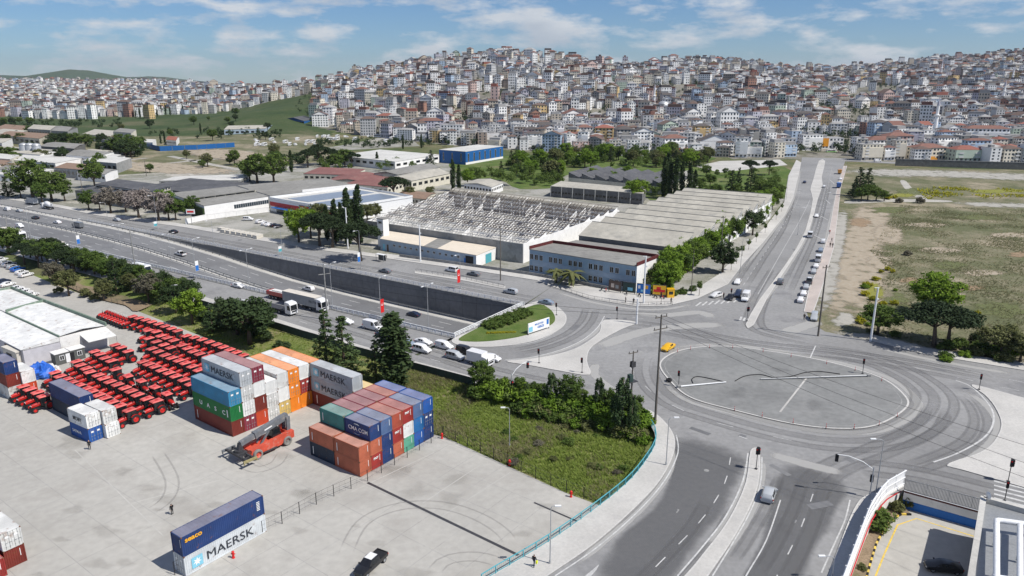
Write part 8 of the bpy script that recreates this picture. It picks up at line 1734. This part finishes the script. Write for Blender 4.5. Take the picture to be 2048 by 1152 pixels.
# ================================================================== traffic signals
def sigproto(heads=1,h=3.4):
 root = thing('traffic_light',None,None); root['category'] = 'traffic light'; PROTOS.append(root); mb = MB(); mb.cyl((0,0,0),(0,0,h),.06,n=8); mb.box(-.2,.2,-.2,.2,0,.12); obj('pole',(mb,'dark_metal'),root)
 for k in range(heads):
  a = k * PI * .5; mb = MB().at(0,0,0,a); mb.box(.08,.36,-.19,.19,h - 1.1,h); hd_ = obj('signal_head',(mb,'black'),root)
  for j,m in enumerate(('red_signal','black','black')): mb = MB().at(0,0,0,a); mb.cyl((.36,0,h - .22 - j * .33),(.40,0,h - .22 - j * .33),.12,n=10); obj('lens',(mb,m),hd_)
 return root
SG1,SG2 = sigproto(1),sigproto(3,3.8)
for px,pr,lab,z in (((1164,745),SG1,'on the lower edge of the paved traffic island',.12),((1357,772),SG1,'at the left end of the oval island',.12),((1725,747),SG1,'at the right end of the oval island',.12),((1958,779),SG1,'on the tip of the right paved island',.12),((2016,963),SG2,'with clustered heads on the right paved island',.12),((2009,1002),SG1,'beside the zebra crossing at the right edge',.0),((1512,938),SG2,'on the nose of the bottom median',.13),((1494,642),SG2,'on the nose of the boulevard median',.13),((1078,726),SG1,'at the left tip of the traffic island',.1),((1113,630),SG1,'beside the grass island',.1),((1234,638),SG1,'at the upper edge of the traffic island',.12),((1462,600),SG1,'behind the waiting cars at the crossing',.0),((1322,608),SG1,'on the factory corner pavement',.13)): place(pr,G(*px,z),-2.2,'small traffic light ' + lab,'traffic light','traffic lights of the junction')
def armsig(px,lab,hd2,L,rz):
 p = G(*px,.1); t = thing('arm_traffic_light',lab,'traffic light',p,rz); mb = MB(); mb.cyl((0,0,0),(0,0,5.0),.1,.08,8); obj('pole',(mb,'galvanised'),t); mb = MB(); mb.tube([(0,0,4.6),(L * .3,0,5.7),(L * .7,0,6.4),(L,0,6.5)],.06,6); obj('arm',(mb,'white_metal'),t)
 for x,z in ((L,6.4),(0,3.6)):
  mb = MB(); mb.box(x - .22,x + .22,-.35,-.05,z - 1.15,z); hd_ = obj('signal_head',(mb,'black'),t)
  for j,m in enumerate(('red_signal','black','black')): mb = MB(); mb.cyl((x,-.35,z - .25 - j * .33),(x,-.4,z - .25 - j * .33),.13,n=10); obj('lens',(mb,m),hd_)
armsig((1739,994),'arched arm traffic light reaching over the road beside the parking lot',0,5.2,math.radians(168)); armsig((1023,795),'arm traffic light at the hedge over the near service road',0,4.0,math.radians(40))
# ================================================================== small things on the junction
mb = MB(); mb.cyl((0,0,0),(0,0,.85),.05,n=8); bm1 = mb.mesh('stem','red_signal'); mb = MB(); mb.cyl((0,0,0),(0,0,.05),.12,n=8); bm2 = mb.mesh('base','black'); mb = MB(); mb.cyl((0,0,.55),(0,0,.68),.054,n=8); bm3 = mb.mesh('band','logo_white')
for i,px in enumerate(((1355,704),(1381,699),(1419,696),(1465,696),(1526,704),(1582,714),(1653,728),(1710,741),(1763,762),(1794,834),(1758,850),(1708,857),(1652,856),(1586,846),(1524,833),(1469,821))):
 t = thing('marker_post',f'red flexible marker post, {nth(i)} clockwise round the oval island from the taxi','marker post',G(*px,.13),0,'red marker posts'); obj('stem',bm1,t); obj('base',bm2,t); obj('band',bm3,t)
def fallen(a,b,r,lab,m='white_metal'): p,q = G(*a,.32),G(*b,.32); o = thing('fallen_pole',lab,'pole',(p.x,p.y,.13)); d = q - p; mb = MB(); mb.cyl((0,0,.2),(d.x,d.y,.2),r,r * .7,10); obj('pole',(mb,m),o); mb = MB(); mb.box(-.35,.35,-.35,.35,0,.45); obj('foot',(mb,'concrete_grey'),o)
fallen((1358,773),(1452,764),.16,'fallen pale pole at the left end of the oval island'); fallen((1737,751),(1521,758),.2,'long fallen grey pole across the oval island','grey_metal')
for i,P in enumerate(([(1450,764),(1420,757),(1395,753),(1384,758),(1386,766)],[(1470,762),(1490,752),(1520,749),(1545,755)],[(1545,755),(1580,753),(1610,745),(1640,743),(1680,748)])): o = obj('cable',(MB().tube(GP(P,.2,6),.09,6),'black')); tag(o,['looped black cable at the left of the oval island','black cable in the middle of the oval island','black cable beside the long fallen pole'][i],'cable')
t = thing('tyre_barrel','dark tyre lying at the left tip of the oval island','tyre',G(1338,762,.13)); mb = MB(); mb.lathe([(.35,0),(.6,.05),(.65,.25),(.6,.45),(.35,.5)],14); obj('rubber',(mb,'tyre'),t)
mb = MB(); mb.lathe([(.16,0),(.16,.1),(.12,.12),(.12,.65),(.15,.67),(.15,.75),(.02,.88)],10); h1 = mb.mesh('body','red_signal'); mb = MB(); mb.cyl((-.22,0,.5),(.22,0,.5),.06,n=8); h2 = mb.mesh('outlet','red_signal')
for px,lab in (((884,877),'beside the short container block'),((1019,931),'halfway along the grass bank fence'),((1142,994),'near the railing end of the fence'),((467,1116),'before the pale grey lettered container')): t = thing('fire_hydrant','red fire hydrant ' + lab,'hydrant',G(*px,ZY),0,'red hydrants'); t.scale = (1.3,) * 3; obj('body',h1,t); obj('outlet',h2,t)
# billboards
def board(a,b,h0,h1_,lab,cols,legs=True):
 p,q = G(*a),G(*b); d = q - p; L = d.length; t = thing('billboard',lab,'billboard',p,math.atan2(d.y,d.x)); mb = MB(); mb.box(0,L,-.1,.1,h0,h1_); obj('panel',(mb,'dark_metal' if legs else 'logo_white'),t); mb = MB(); mb.box(.15,L - .15,-.13,-.1,h0 + .15,h1_ - .15); f = obj('poster',(mb,cols[0]),t)
 for k,(x0,x1,z0,z1,c) in enumerate(cols[1]): mb = MB(); mb.box(L * x0,L * x1,-.15,-.13,h0 + (h1_ - h0) * z0,h0 + (h1_ - h0) * z1); obj('poster_field',(mb,c),f)
 for x in (.1,L - .1):
  mb = MB(); mb.box(x - .08,x + .08,-.06,.06,0,h0); obj('leg',(mb,'dark_metal'),t)
 return t,f,L
for i,(a,b,c,ff) in enumerate((((1217,583),(1242,587),'brown_door',[(.2,.45,.3,.7,'pale_rubble'),(.55,.8,.25,.6,'wall_grey')]),((1245,587),(1270,590),'fence_green',[(.4,.8,.2,.5,'logo_sky')]),((1273,590),(1301,593),'logo_blue',[(.1,.25,.5,.8,'logo_white'),(.6,.8,.5,.85,'logo_orange'),(.3,.5,.2,.4,'logo_sky')]),((1304,593),(1332,595),'car_taxi',[(.1,.9,.3,.55,'logo_red'),(.3,.6,.5,.8,'logo_red')]))): board(a,b,.6,3.6,['dark brown billboard, leftmost of four on the corner','dark green billboard second from left on the corner','blue billboard on the corner behind the white mast','yellow and red billboard beside the yellow kiosk'][i],(c,ff))
t,f,L = board((1056,671),(1098,657),.5,3.0,'white and blue billboard on the grass island',('logo_white',[(.02,.2,.1,.6,'logo_sky'),(.86,.96,.35,.9,'logo_blue')]),False); text_on(t,'BELEDIYESI',.62,(L * .3,-.16,2.05),(PI / 2,0,0),'logo_blue',.01); text_on(t,'GEBZE',.8,(L * .42,-.16,1.15),(PI / 2,0,0),'logo_blue',.02)
k = thing('kiosk','small yellow kiosk at the end of the billboards','kiosk',G(1340,595),.1); mb = MB(); mb.box(-1,1,-.7,.7,.1,2.5); mb.box(-1.1,1.1,-.8,.8,2.5,2.7); obj('shell',(mb,'car_taxi'),k); mb = MB(); mb.box(-.6,.6,-.74,-.7,1.1,2.0); obj('window',(mb,'glass'),k)
k = thing('pylon_sign','small pylon sign on a pole beside the white boundary wall','sign',G(384,449)); mb = MB(); mb.cyl((0,0,0),(0,0,5),.12); obj('pole',(mb,'grey_metal'),k); mb = MB(); mb.box(-1.8,1.8,-.15,.15,4.6,6.6); obj('panel',(mb,'logo_white'),k); mb = MB(); mb.box(-1.4,1.4,-.18,.18,5.2,6.0); obj('panel_field',(mb,'logo_red'),k)
text_on(k,'ACIL',.6,(-.9,-.2,5.35),(PI / 2,0,0),'logo_white',.01) if False else None
pr = random.Random(6)
mb = MB(); mb.box(-1.3,1.3,-.9,.9,.15,1.5); pm1 = mb.mesh('bales','shed_cream'); mb = MB(); mb.box(-1.35,1.35,-.95,.95,0,.15); pm2 = mb.mesh('pallet','wood_pole')
for i in range(15): x = 443 + i * 5.4; t = thing('stone_pallet',f'cream stone pallet before the supermarket, {nth(i)} from the left','pallet',G(x,462 + i * .95 + (i % 2) * 3),HEAD + pr.uniform(-.1,.1),'stone pallets'); obj('stone_pack',pm1,t); obj('pallet_base',pm2,t)
# motorcycles
def moto(px,lab,rz):
 t = thing('motorcycle',lab,'motorcycle',G(*px,.13),rz,'motorcycles on the corner pavement')
 for x in (-.65,.65): add_wheel(t,x,0,.3,.12,'tyre','rim',0,'wheel',14)
 mb = MB(); mb.bar((-.6,0,.45),(.1,0,.75),.22,.2); mb.bar((.1,0,.78),(.55,0,.75),.25,.25); mb.bar((.65,0,.3),(.5,0,1.0),.07); obj('body',(mb,'black' if px[0] % 2 else 'car_red'),t); mb = MB(); mb.bar((.5,-.35,1.02),(.5,.35,1.02),.04); obj('handlebar',(mb,'grey_metal'),t)
for i,px in enumerate(((1203,581),(1212,583),(1253,589),(1279,593),(1311,596),(1324,597))): moto(px,f'motorcycle parked before the billboards, {nth(i)} from the left',1.2 + .2 * i)
# ================================================================== people
mat('skin',(.45,.27,.19),.7,.05,5); mat('cloth_black',(.018,.018,.02),.9,.2,5); mat('cloth_red',(.45,.03,.03),.9,.1,5); mat('cloth_jeans',(.04,.055,.09),.9,.2,5); mat('bag_yellow',(.7,.75,.03),.6,.05,5); mat('hair',(.02,.015,.012),.8,.2,8)
def body_mesh(top,low,stride):
 J = [(0,0,.95),(0,0,1.15),(0,0,1.38),(0,0,1.5),(.02,0,1.62),(.02,0,1.74),(0,.2,1.42),(-.06,.27,1.14),(.06,.27,.9),(0,-.2,1.42),(.08,-.27,1.14),(.2,-.25,.92),(0,.1,.9),(stride,.11,.5),(stride * .9 - .06,.11,.08),(stride * .9 + .13,.12,.04),(0,-.1,.9),(-stride * .6,-.11,.5),(-stride * 1.3,-.11,.08),(-stride * 1.3 + .18,-.12,.04),(.10,.27,.8),(.25,-.24,.83)]
 E_ = [(0,1),(1,2),(2,3),(3,4),(4,5),(2,6),(6,7),(7,8),(8,20),(2,9),(9,10),(10,11),(11,21),(0,12),(12,13),(13,14),(14,15),(0,16),(16,17),(17,18),(18,19)]
 R = [.15,.14,.16,.065,.095,.085,.075,.055,.04,.075,.055,.04,.10,.07,.05,.045,.10,.07,.05,.045,.04,.04]
 me = bpy.data.meshes.new('p'); me.from_pydata(J,E_,[]); o = bpy.data.objects.new('p',me); COL.objects.link(o); o.modifiers.new('s','SKIN'); sub = o.modifiers.new('u','SUBSURF'); sub.levels = 1
 for v,r in zip(me.skin_vertices[0].data,R): v.radius = (r,r)
 me.skin_vertices[0].data[0].use_root = True; dg = bpy.context.evaluated_depsgraph_get(); dg.update(); m2 = bpy.data.meshes.new_from_object(o.evaluated_get(dg)); bpy.data.objects.remove(o)
 m2.materials.clear()
 for k in (top,low,'skin','black','hair'): m2.materials.append(MT[k])
 for f in m2.polygons:
  c = f.center; hand = abs(c.y) > .17 and c.z < .93; f.material_index = 3 if c.z < .1 else (2 if hand else (1 if c.z < .95 else (0 if c.z < 1.5 else (4 if (c.z > 1.72 or (c.z > 1.58 and c.x < .0)) else 2)))); f.use_smooth = True
 return m2
PB = [body_mesh('cloth_black','cloth_black',.0),body_mesh('cloth_black','cloth_jeans',.2),body_mesh('cloth_red','cloth_jeans',.15)]
for i,(px,z,k,rz,lab) in enumerate((((180,899),ZY,0,-1,'person in black standing beside the short blue container'),((345,1029),ZY,0,2.5,'person in black standing on the open yard'),((1068,1133),.13,1,1.0,'person in black jacket walking with a yellow bag on the pavement'),((1251,605),.13,0,0,'person in black waiting left of the white mast'),((1267,608),.13,0,1,'person in black waiting nearest the white mast'),((1342,607),.13,0,2,'person in black waiting below the yellow kiosk'),((1447,597),.02,0,2,'person in black crossing beside the white hatchback'),((1608,640),.02,0,1,'person in black beside the silver van'),((1659,468),.12,2,1,'person in red on the pink boulevard pavement'),((1660,494),.12,0,1,'person in black on the boulevard pavement, left of a pair'),((1665,495),.12,0,1.5,'person in black on the boulevard pavement, right of a pair'),((1663,484),.12,1,-1,'person in jeans walking behind the pair on the boulevard'))):
 t = thing('person',lab,'person',G(*px,z),rz,None); obj('body',PB[k],t); t.scale = (1.03,) * 3
 if 'bag' in lab: mb = MB(); mb.box(.05,.35,-.36,-.2,.45,.85); o = obj('carrier_bag',(mb,'bag_yellow'),None,G(*px,z),rz); tag(o,'yellow carrier bag held by the walking person','bag')
# ================================================================== walled parking lot, lower right
t = thing('lot_wall','white and blue retaining wall at the back of the parking lot','wall',(LOT[0].x,LOT[0].y,ZL)); d = LOTW * 3.0; n_ = Vector((d.y,-d.x,0)).normalized(); mb = MB(); mb.bar((0,0,1.3),d + Vector((0,0,1.3)),.35,2.6); obj('wall_core',(mb,'wall_white'),t); mb = MB(); o = n_ * .2; mb.add([o + Vector((0,0,.0)),d + o,d + o + Vector((0,0,1.35)),o + Vector((0,0,1.35))],[(0,1,2,3)]); obj('blue_band',(mb,'logo_blue'),t); mb = MB(); mb.bar((0,0,2.68),d + Vector((0,0,2.68)),.45,.18); obj('coping',(mb,'parapet_red'),t); mb = MB(); mb.tube([n_ * .3 + Vector((0,0,2.95)),d + n_ * .3 + Vector((0,0,2.95))],.06,6); obj('pipe',(mb,'white_metal'),t)
fence('steel_fence','grey barred fence on the parking lot wall',[LOT[0] + Vector((0,0,.1)),LOT[0] + LOTW * 3 + Vector((0,0,.1))],3.0,2.1,.1,((2.0,.08),(.2,.08)),'grey_metal','grey_metal',None,.18,bw=.05)
t = thing('white_screen_fence','white panelled screen fence along the left side of the parking lot','fence',(FENCE[0].x,FENCE[0].y,0)); o0 = Vector((FENCE[0].x,FENCE[0].y,0)); pts = [FENCE[0]] + FENCE[1:] + [FENCE[-1] + (FENCE[-1] - FENCE[-2]) * 1.5]; L = plen(pts); m_ = int(L / 2.4); Q = [along(pts,L * k / m_)[0] - o0 for k in range(m_ + 1)]
for a,b in zip(Q,Q[1:]):
 mb = MB(); mb.bar(a + Vector((0,0,1.45)),b.lerp(a,.02) + Vector((0,0,1.45)),.06,2.3); obj('panel',(mb,'white_metal'),t); mb = MB(); mb.bar(a,a + Vector((0,0,2.75)),.16); obj('post',(mb,'white_metal'),t)
for zz,r_ in ((2.75,.14),(1.6,.1),(.5,.1)): mb = MB(); mb.tube([q + Vector((.14,-.1,zz)) for q in Q],r_ * .7,6); obj('rail',(mb,'white_metal'),t)
mb = MB()
for a,b in zip(Q,Q[1:]): mb.bar(a + Vector((0,0,-1.2)),b + Vector((0,0,-1.2)),.4,2.9)
obj('base_wall',(mb,'white_wall'),t); mb = MB(); mb.tube([q + Vector((.35,-.2,-.3)) for q in Q],.08,6); obj('red_pipe',(mb,'band_red'),t)
PLN = [p + (p - c0).normalized() * 0 for p in FENCE for c0 in (Vector(),)]; mb = MB(); inner = GP([(1822,1030),(1800,1030),(1783,1042),(1765,1065),(1752,1090),(1740,1130),(1722,1200)],ZL); mb.prism([(p.x,p.y) for p in [LOT[0]] + FENCE[1:] + [FENCE[-1] + (FENCE[-1] - FENCE[-2])] + inner[::-1]],ZL,ZL + .2); struct('planting_bed',mb,'park_soil',lot)
for k in range(34):
 a,_ = along(inner,plen(inner) * k / 34); b,_ = along(inner,plen(inner) * (k + .96) / 34); mb = MB(); mb.bar(a + Vector((0,0,.12)),b + Vector((0,0,.12)),.25,.28); obj('kerb_stone',(mb,'yellow_paint' if k % 2 else 'black'),lot)
mb = MB(); mb.strip([Vector((p.x,p.y,0)) for p in GP([(1748,1160),(1768,1110),(1795,1050),(1833,1037),(1955,1075)],ZL)],.22,ZL + .01); struct('bay_line',mb,'yellow_paint',lot)
RB = thing('pipe_roof_building','flat grey roofed building with big white pipes at the lower right corner','building',(0,0,0)); P = GP([(1966,1000),(1942,1152),(1915,1330),(2500,1330),(2500,1150)],3.6); c = sum(P,Vector()) / 5; RB.location = (c.x,c.y,ZL); Q = [(p.x - c.x,p.y - c.y) for p in P]; mb = MB(); mb.prism(Q,0,6.0); obj('wall',(mb,'wall_grey'),RB); mb = MB(); mb.prism([(x * .99,y * .99) for x,y in Q],6.0,6.06); obj('roof',(mb,'grey_metal'),RB)
for i in range(5): mb = MB(); a,b = Vector((*Q[i],6.35)),Vector((*Q[(i + 1) % 5],6.35)); mb.bar(a,b,.7,.9); obj('parapet',(mb,'concrete'),RB)
zr_ = 3.6 + 1.6; up = Vector((0,0,-ZL)) - Vector((c.x,c.y,0))
for i,(pts,r_) in enumerate((([(1993,1320),(1993,1160),(1993,1040),(2120,1058)],.36),([(2040,1320),(2040,1160),(2040,1050)],.34),([(1985,1152),(2100,1170)],.26))): mb = MB(); q = [G(*p,zr_) + up for p in pts]; mb.tube(cr(q,5) if len(q) > 2 and i else resample(q,.5),r_,12); me = mb.mesh('pipe','white_metal',True); obj('pipe',me,RB)
for px in ((1993,1070),(1993,1130),(2040,1100),(1993,1200)):
 q = G(*px,zr_) + up; mb = MB(); mb.bar(q + Vector((0,0,-1.5)),q,.3); obj('pipe_support',(mb,'grey_metal'),RB)
k = thing('satellite_dish','white satellite dish on the parapet of the pipe building','dish',G(1972,1004,3.9)); mb = MB(); mb.lathe([(.05,0),(.4,.08),(.55,.18)],14,'x'); mb.v = [(x,y,z + 1.0) for x,y,z in mb.v]; obj('dish',(mb,'white_metal'),k); mb = MB(); mb.cyl((0,0,0),(0,0,1.0),.04); obj('mast',(mb,'grey_metal'),k)
k = thing('bus_shelter','small white bus shelter below the umbrella pine','shelter',G(762,522,.12),HEAD); mb = MB(); mb.box(-1.8,1.8,-.7,.7,2.3,2.45); obj('roof',(mb,'white_metal'),k); mb = MB(); mb.box(-1.7,1.7,.6,.65,.1,2.3); obj('back_panel',(mb,'glass_blue'),k)
for x in (-1.7,1.7): mb = MB(); mb.box(x - .05,x + .05,-.6,-.5,0,2.3); obj('post',(mb,'grey_metal'),k)
# ================================================================== air
m = bpy.data.materials.new('air'); m.use_nodes = True; nt_ = m.node_tree; nt_.nodes.clear(); v = nt_.nodes.new('ShaderNodeVolumePrincipled'); v.inputs['Color'].default_value = (.80,.88,1,1); v.inputs['Density'].default_value = HAZE; v.inputs['Anisotropy'].default_value = .3; out_ = nt_.nodes.new('ShaderNodeOutputMaterial'); nt_.links.new(v.outputs[0],out_.inputs['Volume']); MT['air'] = m
mb = MB(); mb.box(-9400,9400,-200,14500,-40,420); hzb = stuff(obj('haze',(mb,'air')))

flush_trees()
kill_protos()
